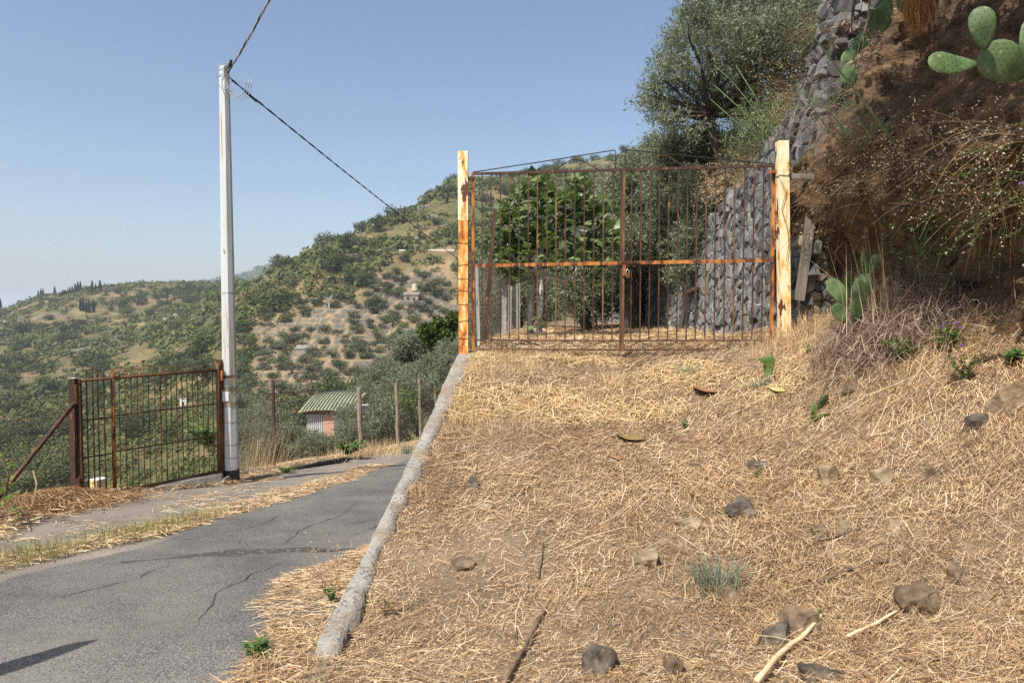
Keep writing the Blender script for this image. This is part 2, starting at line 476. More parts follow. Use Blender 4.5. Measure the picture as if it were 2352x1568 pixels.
K['green_sheet'] = gmat('green_roof_sheet', [(.3, (.22, .23, .14)), (.6, (.29, .3, .19)), (.8, (.34, .34, .24))], 1.5, 6, .5, .05, over=[(.62, .75, (.3, .24, .13), 2)])
K['green_rib'] = gmat('dark_green_rib', [(.3, (.03, .045, .03)), (.7, (.05, .065, .045))], 3, rough=.5, bump=0)
K['sheet_grey'] = gmat('grey_sheet_wall', [(.3, (.46, .45, .46)), (.7, (.58, .57, .57))], 2, rough=.6, bump=.05)
K['salmon'] = gmat('salmon_panel', [(.3, (.52, .29, .19)), (.7, (.62, .38, .27))], 2, rough=.8, bump=.1)
K['fibre'] = leafmat('palm_fibre', [(0, (.18, .075, .02)), (.6, (.32, .15, .05)), (1, (.42, .22, .08))], trans=.1, rough=.8)
K['twig'] = gmat('dead_twig', [(.3, (.09, .06, .04)), (.7, (.2, .14, .09))], 20, bump=.4)
K['reed'] = gmat('pale_reed', [(.3, (.5, .36, .19)), (.7, (.7, .56, .36))], 12, rough=.6, bump=.3, stretch=(1, 1, 1))
K['purple'] = leafmat('purple_flower', [(0, (.25, .13, .4)), (1, (.42, .26, .6))], trans=.2, rough=.7)
K['herb'] = leafmat('herb_leaf', [(0, (.06, .12, .025)), (.6, (.11, .19, .045)), (1, (.17, .25, .08))], trans=.3, rough=.5)
K['white_stone'] = gmat('white_pebble', [(.3, (.6, .58, .55)), (.7, (.75, .74, .71))], 12, bump=.5)

# ------------------------------------------------------------------ the lie of the land (heights relative to the eye)
def zr(x, y):
    """road and verge"""
    y = np.asarray(y, dtype=np.float64); x = np.asarray(x, dtype=np.float64)
    z = np.where(y > 3.4, -1.69 - .135 * (y - 3.4), -1.69 + .06 * (3.4 - y))
    return z + .025 * fbm(x * .6, y * .6, 3, 5)


def xw(y):
    """left face of the retaining wall"""
    return -.96 + .0588 * (np.asarray(y, dtype=np.float64) - 3.3)


def zt(x, y):
    """the straw covered ramp and terrace"""
    x = np.asarray(x, dtype=np.float64); y = np.asarray(y, dtype=np.float64)
    b = np.interp(y, [3.4, 6.1, 7.6, 8.4, 10, 40], [-1.66, -1.06, -.67, -.49, -.42, -.42])
    b = np.where(y < 3.4, np.interp(y, [-10, 3.4], [-.84, -1.66]), b)
    k = np.interp(y, [0, 2, 5, 7.9, 10], [.1, .12, .13, .088, .02])
    r = k * np.clip(x - 1.2, 0, 4) ** 2
    bump = .26 * np.exp(-((x - 3.5) ** 2 + (y - 6.6) ** 2) / .5) + .14 * np.exp(-((x - 3.3) ** 2 + (y - 5.4) ** 2) / .4)
    edge = sstep(0, .5, x - xw(y))
    n = .05 * fbm(x * .9, y * .9, 3, 11) + .022 * fbm(x * 4.5, y * 4.5, 3, 12)
    return b + r + bump + n * edge


XD = ([-20, 0, 6.5, 9, 11, 13.5, 17, 19, 24, 30, 45, 80], [-5.2, -5.4, -5.75, -6.15, -5.0, -5.1, -4.3, -3.8, -3.3, -2.7, -2, -2])


def xd(y):
    return np.interp(y, *XD)


def near_z(x, y):
    s = np.clip(xd(y) - x, 0, None)
    drop = .42 * s + .012 * np.clip(s - 7, 0, 40) ** 2
    z = zr(x, y) - .1 - drop + .9 * np.exp(-((x + 7.8) ** 2 + (y - 29) ** 2) / 14)
    return z + .35 * np.clip(s / 3, 0, 1) * fbm(x * .25, y * .25, 4, 3)


HC = {
    -1600: [(60, 1300), (150, 1100), (300, 900), (520, 790), (700, 770), (1200, 790), (4000, 740)],
    -600: [(60, 1295), (100, 1190), (150, 1080), (220, 960), (320, 860), (420, 800), (520, 770), (620, 745), (900, 790), (4000, 735)],
    0: [(60, 1300), (100, 1200), (140, 1120), (180, 1040), (250, 930), (330, 845), (420, 785), (500, 745), (560, 728), (615, 714), (800, 760), (4000, 735)],
    100: [(60, 1300), (100, 1200), (140, 1115), (180, 1035), (250, 925), (330, 840), (420, 780), (500, 728), (560, 698), (615, 679), (800, 745), (4000, 735)],
    200: [(60, 1290), (100, 1190), (140, 1105), (180, 1025), (250, 915), (330, 828), (420, 768), (500, 724), (560, 686), (615, 660), (800, 735), (4000, 735)],
    320: [(60, 1270), (100, 1165), (140, 1080), (180, 995), (250, 885), (330, 800), (420, 752), (500, 718), (560, 680), (620, 649), (800, 715), (4000, 735)],
    450: [(60, 1225), (100, 1105), (150, 990), (180, 918), (220, 845), (260, 800), (320, 762), (400, 735), (480, 708), (560, 670), (620, 648), (800, 700), (1500, 690), (2200, 648), (4000, 720)],
    540: [(60, 1200), (100, 1065), (150, 955), (170, 885), (195, 822), (220, 772), (250, 732), (300, 692), (380, 664), (600, 652), (800, 690), (1500, 680), (2200, 636), (4000, 720)],
    640: [(60, 1120), (100, 1015), (148, 928), (165, 876), (188, 815), (210, 760), (230, 712), (262, 652), (290, 624), (308, 618), (500, 690), (1500, 680), (2200, 604), (4000, 700)],
    740: [(60, 1100), (100, 1005), (148, 922), (165, 870), (188, 806), (208, 750), (226, 700), (250, 642), (275, 592), (298, 573), (450, 660), (1500, 650), (2200, 574), (4000, 690)],
    850: [(60, 1080), (100, 995), (148, 918), (165, 868), (188, 804), (208, 748), (226, 696), (250, 632), (280, 570), (312, 522), (450, 570), (1500, 640), (2200, 600), (4000, 690)],
    940: [(60, 1070), (100, 990), (148, 915), (165, 866), (188, 802), (208, 746), (226, 692), (250, 626), (285, 555), (325, 482), (450, 520), (900, 600), (4000, 690)],
    1050: [(60, 1030), (100, 980), (148, 912), (165, 864), (188, 800), (208, 744), (226, 690), (250, 622), (290, 540), (340, 455), (372, 425), (550, 460), (900, 550), (4000, 690)],
    1200: [(60, 880), (100, 860), (140, 830), (188, 780), (226, 690), (250, 622), (300, 540), (360, 455), (430, 402), (600, 420), (900, 500), (4000, 690)],
    1340: [(60, 860), (100, 850), (140, 820), (200, 750), (260, 640), (330, 540), (400, 455), (480, 395), (540, 375), (700, 410), (4000, 650)],
    1480: [(60, 860), (100, 850), (140, 820), (200, 740), (260, 650), (330, 540), (400, 450), (480, 378), (560, 336), (700, 370), (4000, 650)],
    1650: [(60, 850), (140, 810), (200, 740), (260, 650), (330, 540), (400, 450), (480, 370), (560, 322), (700, 360), (4000, 650)],
    2000: [(60, 800), (140, 760), (260, 620), (400, 430), (560, 305), (700, 340), (4000, 650)],
    4000: [(60, 800), (140, 760), (260, 620), (400, 480), (560, 380), (700, 400), (4000, 650)],
}
HPX = np.array(sorted(HC), dtype=np.float64)
LG = np.linspace(math.log(20), math.log(9000), 420)
HTAB = np.zeros((len(HPX), len(LG)))
for i, p in enumerate(sorted(HC)):
    dd = np.array([c[0] for c in HC[p]]); pp = np.array([c[1] for c in HC[p]], dtype=np.float64)
    zz = (HOR - pp) / F0 * dd
    HTAB[i] = np.interp(LG, np.log(dd), zz)
_k = np.hanning(9); _k /= _k.sum()
HTAB = np.array([np.convolve(np.pad(r, 4, mode='edge'), _k, mode='valid') for r in HTAB])


def far_raw(px, d):
    px = np.clip(np.asarray(px, dtype=np.float64), HPX[0], HPX[-1] - 1e-3)
    j = np.clip(np.searchsorted(HPX, px, side='right') - 1, 0, len(HPX) - 2)
    t = (px - HPX[j]) / (HPX[j + 1] - HPX[j])
    t = t * t * (3 - 2 * t) * .5 + t * .5
    q = np.clip((np.log(np.clip(d, 20, 8999)) - LG[0]) / (LG[1] - LG[0]), 0, len(LG) - 1.001)
    k = q.astype(np.int64); f = q - k
    a = HTAB[j, k] * (1 - f) + HTAB[j, k + 1] * f
    b = HTAB[j + 1, k] * (1 - f) + HTAB[j + 1, k + 1] * f
    return a * (1 - t) + b * t


def grove(px, d):
    """where the olive terraces are"""
    m = sstep(540, 610, px) * (1 - sstep(1150, 1300, px)) * sstep(150, 158, d) * (1 - sstep(222, 232, d))
    m2 = sstep(830, 870, px) * (1 - sstep(1010, 1050, px)) * sstep(218, 224, d) * (1 - sstep(246, 254, d))
    return np.clip(m + m2, 0, 1)


def land(x, y):
    x = np.asarray(x, dtype=np.float64); y = np.asarray(y, dtype=np.float64)
    d = np.clip(y, 1, None)
    px = CX + x / d * F0
    z = far_raw(px, d)
    z = z + (.5 + .0045 * d) * fbm(x / 45, y / 45, 4, 21) * sstep(60, 130, d) + .5 * fbm(x / 9, y / 9, 3, 22) * sstep(60, 130, d)
    H = 1.5
    q = z / H + .35 * fbm(x / 30, y / 30, 2, 31)
    fr = q - np.floor(q)
    st = np.floor(q) + sstep(.8, .97, fr) + .12 * fr * (fr < .8)
    zs = (st - .35 * fbm(x / 30, y / 30, 2, 31)) * H
    z = z + (zs - z) * grove(px, d)
    t = sstep(30, 62, d)
    return near_z(x, y) * (1 - t) + z * t


def hit(px, py, d0=95, d1=2600):
    """first place on the far land seen at that point of the photograph"""
    ds = np.exp(np.linspace(math.log(d0), math.log(d1), 900))
    u = (px - CX) / F0
    z = land(u * ds, ds)
    p = HOR - z / ds * F0
    k = np.where(p <= py)[0]
    i = k[0] if len(k) else int(np.argmin(p))
    return Vector((u * ds[i], ds[i], z[i]))


# ---- hillside
cols = np.concatenate([np.linspace(-1600, -150, 60, endpoint=False), np.arange(-150, 1180, 5.0), np.arange(1180, 1750, 9.0), np.linspace(1750, 4000, 60)])
rows = np.concatenate([np.exp(np.linspace(math.log(3.5), math.log(132), 100, endpoint=False)), np.concatenate([np.arange(132, 150, 2), np.arange(150, 256, .75), np.arange(256, 305, 2.0)]), np.arange(305, 720, 4.2), np.exp(np.linspace(math.log(720), math.log(4200), 50))])
dd, pp = np.meshgrid(rows, cols, indexing='ij')
gx = (pp - CX) / F0 * dd
gz = land(gx, dd)
# under the terrace and the bank the sheet stays below ground
un = (gx > xw(dd) - .6) & (dd < 34)
gz = np.where(un, np.minimum(gz, -3.5 - .0 * dd), gz)
me = np_mesh('hillside', np.stack([gx, dd, gz], -1).reshape(-1, 3), grid_faces(*dd.shape), K['terrain'])
_a = me.attributes.new('tilled', 'FLOAT', 'POINT'); _a.data.foreach_set('value', grove(pp, dd).astype(np.float32).ravel())
tag(ob('hillside', me), 'steep valley sides of dry grass and stone olive terraces', kind='structure')
# ground behind the viewer and out to the horizon
me = np_mesh('plain', [(-8500, -4500, -420), (8500, -4500, -420), (8500, 8000, -420), (-8500, 8000, -420)], [(0, 1, 2, 3)], K['terrain'])
tag(ob('plain', me), 'low land far below the hills', kind='structure')

# ---- verge and road
ys = np.linspace(-6, 30, 260); ts = np.linspace(0, 1, 90)
yy, tt = np.meshgrid(ys, ts, indexing='ij')
xl = xd(yy) - .35 + .25 * fbm(yy * .7, yy * 0, 3, 41)
xr = xw(yy) + .12
gx = xl + (xr - xl) * tt
gz = zr(gx, yy) - .012 - .25 * (1 - sstep(0, .03, tt)) + .02 * fbm(gx * 3, yy * 3, 3, 42)
me = np_mesh('verge', np.stack([gx, yy, gz], -1).reshape(-1, 3), grid_faces(*gx.shape), K['gravel'], smooth=True)
tag(ob('verge', me), 'gravelly dirt track and verge beside the lower gate', kind='structure')


def road_left(y):
    return np.interp(y, [-6, 3, 4.7, 5.7, 7.2, 9, 11.5, 15, 30], [-3.75, -3.7, -3.58, -3.2, -3.15, -2.85, -2.62, -2.4, -1.9]) + .1 * fbm(np.asarray(y) * 2.2, np.asarray(y) * 0, 4, 44)


ys = np.linspace(-6, 30, 420); ts = np.linspace(0, 1, 70)
yy, tt = np.meshgrid(ys, ts, indexing='ij')
xl = road_left(yy)
xr = np.where(yy > 3.0, xw(yy) + .1, np.interp(yy, [-6, 1.5, 3.0], [3.0, .4, -.85]))
gx = xl + (xr - xl) * tt
gz = zr(gx, yy) + .008 + .006 * fbm(gx * 5, yy * 5, 2, 45) - .03 * (1 - sstep(0, .012, tt))
crack = 5.35 + .25 * np.sin((gx + 2.4) * 1.3) + .12 * fbm(gx * 2, gx * 0, 3, 46)     # old patch: the near asphalt lies a little higher
gz = gz + .016 * (1 - sstep(crack - .02, crack + .02, yy)) * sstep(-3.6, -3.0, gx)
me = np_mesh('road', np.stack([gx, yy, gz], -1).reshape(-1, 3), grid_faces(*gx.shape), K['asphalt'], smooth=True)
road = tag(ob('road', me), 'worn grey asphalt lane going downhill beside the wall', kind='structure')
xs = np.linspace(-3.0, -1.25, 90)
cy = 5.35 + .25 * np.sin((xs + 2.4) * 1.3) + .12 * fbm(xs * 2, xs * 0, 3, 46)
wd = .02 + .2 * vn(xs * 4, xs * 0, 47) ** 1.5 * np.clip(np.sin((xs + 3.0) / 1.75 * math.pi), 0, 1) ** .5
V = []
for x_, c_, w_ in zip(xs, cy, wd):
    for s_ in (-.4, .6):
        V.append((x_, c_ + w_ * s_ + .02, float(zr(x_, c_)) + .014 + .004))
ob('seam', np_mesh('seam', V, [(2 * i, 2 * i + 2, 2 * i + 3, 2 * i + 1) for i in range(len(xs) - 1)], K['tar']), road)

for k, pts in enumerate([[(-2.9, 4.0), (-2.6, 4.6), (-2.55, 5.2)], [(-2.0, 5.7), (-2.1, 6.6), (-1.9, 7.6), (-2.0, 9.0)], [(-1.5, 6.2), (-1.35, 7.0), (-1.4, 8.2)], [(-2.9, 6.2), (-2.55, 6.9), (-2.6, 7.8)], [(-2.1, 6.6), (-1.7, 6.9), (-1.45, 7.3)], [(-1.7, 3.6), (-1.9, 4.3), (-1.75, 5.1)]]):
    V = []
    q = np.array(pts); tt_ = np.linspace(0, 1, 40)
    px_ = np.interp(tt_, np.linspace(0, 1, len(q)), q[:, 0]) + .05 * fbm(tt_ * 9, tt_ * 0 + k, 3, 49)
    py_ = np.interp(tt_, np.linspace(0, 1, len(q)), q[:, 1])
    for a_, b_, t_ in zip(px_, py_, tt_):
        w_ = .0045 * math.sin(math.pi * (t_ * .96 + .02)) * float(.5 + vn(t_ * 12, k, 50))
        for s_ in (-1, 1): V.append((a_ + s_ * w_, b_, float(zr(a_, b_)) + .0135 + .016 * (b_ < 5.2)))
    ob('crack', np_mesh('crack', V, [(2 * i, 2 * i + 1, 2 * i + 3, 2 * i + 2) for i in range(39)], K['tar']), road)

# ---- the straw terrace ground
ys = np.concatenate([np.linspace(-5, 2.4, 40, endpoint=False), np.linspace(2.4, 9.5, 230, endpoint=False), np.linspace(9.5, 34, 60)])
ts = np.linspace(0, 1, 150)
yy, tt = np.meshgrid(ys, ts, indexing='ij')
xl = np.where(yy > 3.3, xw(yy) + np.interp(yy, [3.3, 5.5, 7.5], [.05, .07, .14]), np.interp(yy, [-5, 0, 2.0, 2.7, 3.3], [1.6, .4, -.75, -1.3, -1.0]) + .08 * fbm(yy * 3, yy * 0, 3, 48))
xr = np.interp(yy, [-5, 2, 5, 8, 9, 34], [8.0, 6.0, 5.2, 4.6, 4.2, 4.2])
gx = xl + (xr - xl) * tt
gz = zt(gx, yy)
# behind the camera side the drift thins out onto the road
gz = np.where(yy < 3.3, np.maximum(gz, zr(gx, yy) + .012), gz) - .03 * (yy < 3.3) * (1 - sstep(0, .06, tt))
me = np_mesh('ground', np.stack([gx, yy, gz], -1).reshape(-1, 3), grid_faces(*gx.shape), K['soil'], smooth=True)
tag(ob('ground', me), 'dry earth ramp rising to the rusty double gate', kind='structure')

# ---- cliff
CB = np.array([(3.62, 8.75), (3.55, 8.25), (3.66, 7.6), (3.8, 6.8), (3.92, 6.0), (4.02, 5.2), (4.2, 4.3), (4.6, 3.0), (5.3, 1.5), (6.6, -.6), (8.5, -3)])
cl = np.concatenate([[0], np.cumsum(np.hypot(*np.diff(CB, axis=0).T))])


def cliff_pt(s, v):
    """s metres along the foot, v metres up"""
    s = np.asarray(s, dtype=np.float64); v = np.asarray(v, dtype=np.float64)
    bx, by = np.interp(s, cl, CB[:, 0]), np.interp(s, cl, CB[:, 1])
    e = .25
    tx, ty = np.interp(s + e, cl, CB[:, 0]) - np.interp(s - e, cl, CB[:, 0]), np.interp(s + e, cl, CB[:, 1]) - np.interp(s - e, cl, CB[:, 1])
    l = np.hypot(tx, ty); nx, ny = ty / l, -tx / l          # out of the rock, to the left
    nx, ny = np.where(nx > 0, -nx, nx), np.where(nx > 0, -ny, ny)
    o = np.interp(v, [0, .3, .9, 1.35, 1.7, 2.0, 2.4, 3.0, 4.0, 5.4, 7], [.1, -.02, -.26, -.26, .05, .22, .06, -.25, -.6, -1.3, -2.4])
    o = o * (.7 + .6 * vn(s * .8, v * .0, 51)) * sstep(0, .6, s + .3)
    a = s * 1.0 + .35 * fbm(s, v, 2, 52)
    o = o + .3 * (1 - np.abs(fbm(a * 1.1, v * .6, 4, 53)) * 2.2) * .5 + .15 * (1 - np.abs(fbm(a * 4, v * 2.6, 4, 54)) * 2) + .055 * fbm(a * 15, v * 11, 3, 55)
    o = o - .12
    return np.stack([bx + nx * o, by + ny * o, -.75 + v], -1)


sv = np.concatenate([np.linspace(0, 8, 240, endpoint=False), np.linspace(8, cl[-1] - .01, 40)]); vv = np.linspace(0, 7, 190)
a, b = np.meshgrid(sv, vv, indexing='ij')
me = np_mesh('cliff', cliff_pt(a, b).reshape(-1, 3), grid_faces(*a.shape), K['cliff'])
tag(ob('cliff', me), 'brown undercut rock and earth bank rising beside the gate', kind='structure')

# ---- bank above the stone wall
WT = ([8.05, 8.62, 8.7, 9.35, 10.2, 12.2, 16, 34], [4.7, 4.4, 2.8, 2.62, 2.28, 1.7, 1.4, 1.2])


def wall_top(y):
    return np.interp(y, *WT)


def wall_x(y, z):
    return 3.36 + .112 * (np.asarray(z) + .4)


ys = np.linspace(8.1, 34, 120); ss = np.linspace(0, 9, 60)
yy, s2 = np.meshgrid(ys, ss, indexing='ij')
zt0 = wall_top(yy)
gx = wall_x(yy, zt0) + .2 + s2
gz = zt0 - .06 + s2 * .62 + .25 * fbm(gx * .8, yy * .8, 4, 61) * sstep(0, 1, s2)
me = np_mesh('bank', np.stack([gx, yy, gz], -1).reshape(-1, 3), grid_faces(*gx.shape), K['soil'], smooth=True)
tag(ob('bank', me), 'earth slope above the dry stone wall', kind='structure')


def bank_z(x, y):
    z0 = wall_top(y)
    return z0 - .06 + (x - wall_x(y, z0) - .2) * .62

# ------------------------------------------------------------------ walls
RG = np.random.default_rng(7)
random.seed(7)
# concrete retaining wall between the ramp and the lane, battered cap with worn edges
wl = thing('retaining_wall', 'low rough concrete retaining wall between the asphalt lane and the straw ramp', 'wall', (-.75, 5.8, -1.5))
ys = np.linspace(3.16, 8.75, 240)
prof = []
for y in ys:
    x0 = float(xw(y)); top = float(np.interp(y, [3.16, 3.22, 3.3, 3.6, 4.0], [-.1, .03, .06, .04, .014])) + float(np.interp(y, [3.05, 3.4, 6.1, 7.6, 8.4, 8.75], [-1.67, -1.655, -1.06, -.67, -.49, -.475]))
    e = .014 * float(fbm(y * 5, 0, 4, 71)); e2 = .03 * float(fbm(y * 5, 3, 3, 72)); zt_ = top + .012 * float(fbm(y * 3, 9, 4, 73))
    wdt = float(np.interp(y, [3.2, 5.0, 7.5, 8.4], [.1, .11, .19, .25])) + .03 * float(fbm(y * 1.2, 5, 3, 74))
    bot = float(zr(x0, y)) - .25
    prof.append([(x0 - .03, y, bot), (x0 - .008 + e * .6, y, zt_ - .12), (x0 + e, y, zt_ - .006), (x0 + .008 + e, y, zt_ + .001),
                 (x0 + wdt * .5 + e2, y, zt_ + .003 + .006 * float(fbm(y * 9, 2, 2, 75))), (x0 + wdt + e2 * 2, y, zt_ - .002), (x0 + wdt + .02 + e2 * 2, y, zt_ - .3)])
n = len(prof[0])
V = np.array(prof).reshape(-1, 3)
F = grid_faces(len(prof), n)
m_ = np_mesh('cap', V, F, K['concrete'])
bm = bmesh.new(); bm.from_mesh(m_)
for st in (0, (len(prof) - 1) * n):
    bm.verts.ensure_lookup_table(); bm.faces.new([bm.verts[st + i] for i in range(n)])
bm.to_mesh(m_); bm.free()
ob('wall_body', m_, wl)


def stone_mesh(name, sx, sy, sz, mat, seed, jag=.22, npt=16, sub=False):
    """faceted stone: hull of jittered points on a box"""
    r = random.Random(seed)
    bm = bmesh.new()
    for i in range(npt):
        p = [r.uniform(-1, 1) for _ in range(3)]
        k = r.randrange(3); p[k] = 1.0 if p[k] > 0 else -1.0
        L = max(.6, (abs(p[0]) ** 4 + abs(p[1]) ** 4 + abs(p[2]) ** 4) ** .25)
        q = [c / L * (1 - jag * r.random()) for c in p]
        bm.verts.new((q[0] * sx / 2, q[1] * sy / 2, q[2] * sz / 2))
    res = bmesh.ops.convex_hull(bm, input=bm.verts)
    bmesh.ops.delete(bm, geom=[g for g in res['geom_interior'] if isinstance(g, bmesh.types.BMVert)], context='VERTS')
    if sub:
        bmesh.ops.subdivide_edges(bm, edges=bm.edges, cuts=2, use_grid_fill=True)
        for v in bm.verts:
            n_ = mnoise.fractal(v.co * (2.2 / max(sx, sy, sz)) + Vector((seed * 3.7, 0, 0)), .9, 2.0, 4)
            v.co += v.co.normalized() * n_ * .16 * min(sx, sy, sz)
    me = bpy.data.meshes.new(name)
    bm.to_mesh(me); bm.free()
    me.materials.append(mat)
    return me


# dry stone wall behind the gate: backing plus stones one by one, fitted like a mosaic
sw = thing('dry_stone_wall', 'tall dry stone wall of dark grey slate beyond the right gate post', 'wall', (3.5, 9, -.4))
ys = np.linspace(8.05, 30, 160); hs = np.linspace(0, 1, 24)
yy, hh = np.meshgrid(ys, hs, indexing='ij')
zz = -.7 + (wall_top(yy) + .7 - .03) * hh
V = np.stack([wall_x(yy, zz) + .025 + .012 * fbm(yy * 4, zz * 4, 2, 81), yy, zz], -1).reshape(-1, 3)
ob('backing', np_mesh('backing', V, grid_faces(*yy.shape), K['slate_back']), sw)
mb = MB(); c8 = [(float(wall_x(8, -.7)) + .1, 8.2, -.7), (4.9, 8.2, -.7), (4.9, 8.6, -.7), (float(wall_x(8, -.7)) + .1, 8.6, -.7), (float(wall_x(8, 4.4)) + .1, 8.2, 4.4), (5.2, 8.2, 4.4), (5.2, 8.6, 4.4), (float(wall_x(8, 4.4)) + .1, 8.6, 4.4)]
mb.add(c8, [(3, 2, 1, 0), (4, 5, 6, 7), (0, 1, 5, 4), (1, 2, 6, 5), (2, 3, 7, 6), (3, 0, 4, 7)]); mb.build('core', K['slate_back'], sw)


def clip_poly(poly, n, c):
    out = []
    for i in range(len(poly)):
        a, b = poly[i], poly[(i + 1) % len(poly)]
        da, db = a[0] * n[0] + a[1] * n[1] - c, b[0] * n[0] + b[1] * n[1] - c
        if da <= 0: out.append(a)
        if (da < 0 < db) or (db < 0 < da):
            t = da / (da - db)
            out.append((a[0] + (b[0] - a[0]) * t, a[1] + (b[1] - a[1]) * t))
    return out


def cells(seeds, asp=1.0):
    """Voronoi cells (asp stretches them along the second axis)"""
    S = np.array(seeds) * np.array([1, 1 / asp])
    res = []
    for i in range(len(S)):
        d2 = ((S - S[i]) ** 2).sum(1)
        nb = np.argsort(d2)[1:22]
        R_ = .55 * (1 + .09 * max(0, S[i][0] - 11))
        poly = [(S[i][0] - R_, S[i][1] - R_), (S[i][0] + R_, S[i][1] - R_), (S[i][0] + R_, S[i][1] + R_), (S[i][0] - R_, S[i][1] + R_)]
        for j in nb:
            n = S[j] - S[i]; m = (S[j] + S[i]) / 2
            poly = clip_poly(poly, n, n @ m)
            if len(poly) < 3: break
        res.append([(p[0], p[1] * asp) for p in poly] if len(poly) >= 3 else None)
    return res


def fitted_stone(poly, place, rr, depth, jut):
    """place(u, v, out) -> world; returns verts and faces of one rough block"""
    cu, cv = sum(p[0] for p in poly) / len(poly), sum(p[1] for p in poly) / len(poly)
    n = len(poly)
    tx, tz = rr.gauss(0, .16), rr.gauss(0, .16)
    vs, fs = [], []
    for k, (sh, o) in enumerate(((.985, -depth), (.985 - rr.uniform(0, .03), jut * .4), (.78 + rr.uniform(-.08, .1), jut))):
        for (u, v) in poly:
            q = sh + (rr.uniform(-.05, .04) if k else 0)
            du, dv = (u - cu) * q, (v - cv) * q
            vs.append(place(cu + du, cv + dv, o + (du * tx + dv * tz if k else 0) + (rr.uniform(-.012, .012) if k == 2 else 0)))
    vs.append(place(cu + rr.uniform(-.02, .02), cv + rr.uniform(-.02, .02), jut + rr.uniform(-.01, .025)))
    for k in range(2):
        for i in range(n):
            j = (i + 1) % n
            fs.append((k * n + i, k * n + j, (k + 1) * n + j, (k + 1) * n + i))
    for i in range(n): fs.append((2 * n + i, 2 * n + (i + 1) % n, 3 * n))
    return vs, fs


rr = random.Random(17)
seeds = []
z = -.7
while z < 4.9:
    h = rr.uniform(.09, .2)
    y = 7.2 + rr.uniform(0, .12)
    while y < 26:
        L = rr.uniform(.06, .27) * (1 + max(0, y - 11) * .12)
        seeds.append((y + L / 2 + rr.gauss(0, .03), z + h / 2 + rr.gauss(0, .06)))
        y += L
    z += h
polys = cells(seeds, 1.25)
wallp = lambda u, v, o: Vector((float(wall_x(u, v)) - o, u, v))
rec = []
for (u, v), pl_ in zip(seeds, polys):
    if pl_ is None or v > float(wall_top(u)) + rr.uniform(-.06, .07) or u < 8.02: continue
    rec.append((u, v, pl_))
rec.sort(key=lambda q: (q[0] if -.5 < q[1] < 3.9 else 99))
# end face of the wall, towards the viewer
seeds2 = [(3.42 + (i + .5) * .13 + rr.gauss(0, .035), -.6 + (j + .5) * .125 + rr.gauss(0, .03)) for i in range(-3, 12) for j in range(-3, 44)]
polys2 = cells(seeds2, .8)
endp = lambda u, v, o: Vector((u + .112 * v, 8.16 - o, v))
rest = MB(); n1 = 0
for (u, v, pl_) in rec:
    vs, fs = fitted_stone(pl_, wallp, rr, .12, rr.uniform(.005, .055))
    if n1 < 245 and -.5 < v < 3.9:
        n1 += 1
        MB().add(vs, fs).build('stone', K['slate'], sw)
    else: rest.add(vs, fs)
n2 = 0
for (u, v), pl_ in zip(seeds2, polys2):
    if pl_ is None or u > 4.4 or u < 3.36: continue
    vs, fs = fitted_stone(pl_, endp, rr, .1, rr.uniform(.0, .09))
    if n2 < 50 and -.2 < v < 2.4 and u < 3.75:
        n2 += 1
        MB().add(vs, fs).build('stone', K['beige_stone'] if v < 1.75 and rr.random() < .7 else K['slate'], sw)
    else: rest.add(vs, fs)
tag(rest.build('stones', K['slate'], sw), kind='stuff')
# two iron drain pipes poking from the wall
mb = MB(); a = P(1580, 735, 13.2); mb.tube([P(1592, 662, 12.6) + Vector((.25, .1, .05)), P(1572, 676, 12.2)], .055, 10)
mb.build('drain_pipe', K['rust_dark'], sw)

# ------------------------------------------------------------------ double gate
GA, GB = P(1087, 720, 8.4), P(1772, 720, 7.95)
gdir = (Vector((GB.x - GA.x, GB.y - GA.y, 0))); GLEN = gdir.length; gdir.normalize()
gnor = Vector((gdir.y, -gdir.x, 0))


def gp(t, z, off=0.0):
    p = GA + gdir * (GLEN * t) + gnor * off
    return Vector((p.x, p.y, z))


def t_of(px, A=None, B=None):
    A = A or GA; B = B or GB
    u = (px - CX) / F0
    return (u * A.y - A.x) / ((B.x - A.x) - u * (B.y - A.y))


def post(name, label, base, top, wd, mat, dn=.3, rz=0.0, capm=None, group=None):
    e = thing(name, label, 'gate post', (base.x, base.y, base.z), 0, group)
    mb = MB()
    ax = (top - base)
    n = 14
    pts = [base - ax.normalized() * dn] + [base + ax * (i / n) for i in range(n + 1)]
    mb.tube(pts, wd * .7071, 4, phase=math.pi / 4 + rz)
    mb.build('shaft', mat, e)
    return e


def wind(parent, c, r, z, mat, slack=.004, rr=.0028):
    mb = MB()
    k = r + slack
    q = [(-k, -k), (k, -k), (k, k), (-k, k), (-k, -k)]
    mb.tube([Vector((c.x + x_, c.y + y_, z + .008 * math.sin(i * 2.1 + z * 9))) for i, (x_, y_) in enumerate(q)], rr, 4)
    return mb.build('wire_tie', mat, parent)


lpost = post('gate_post', 'orange rusty square gate post at the end of the concrete wall', P(1065, 806, 8.42), P(1063.5, 350, 8.42), .116, K['post_orange'])
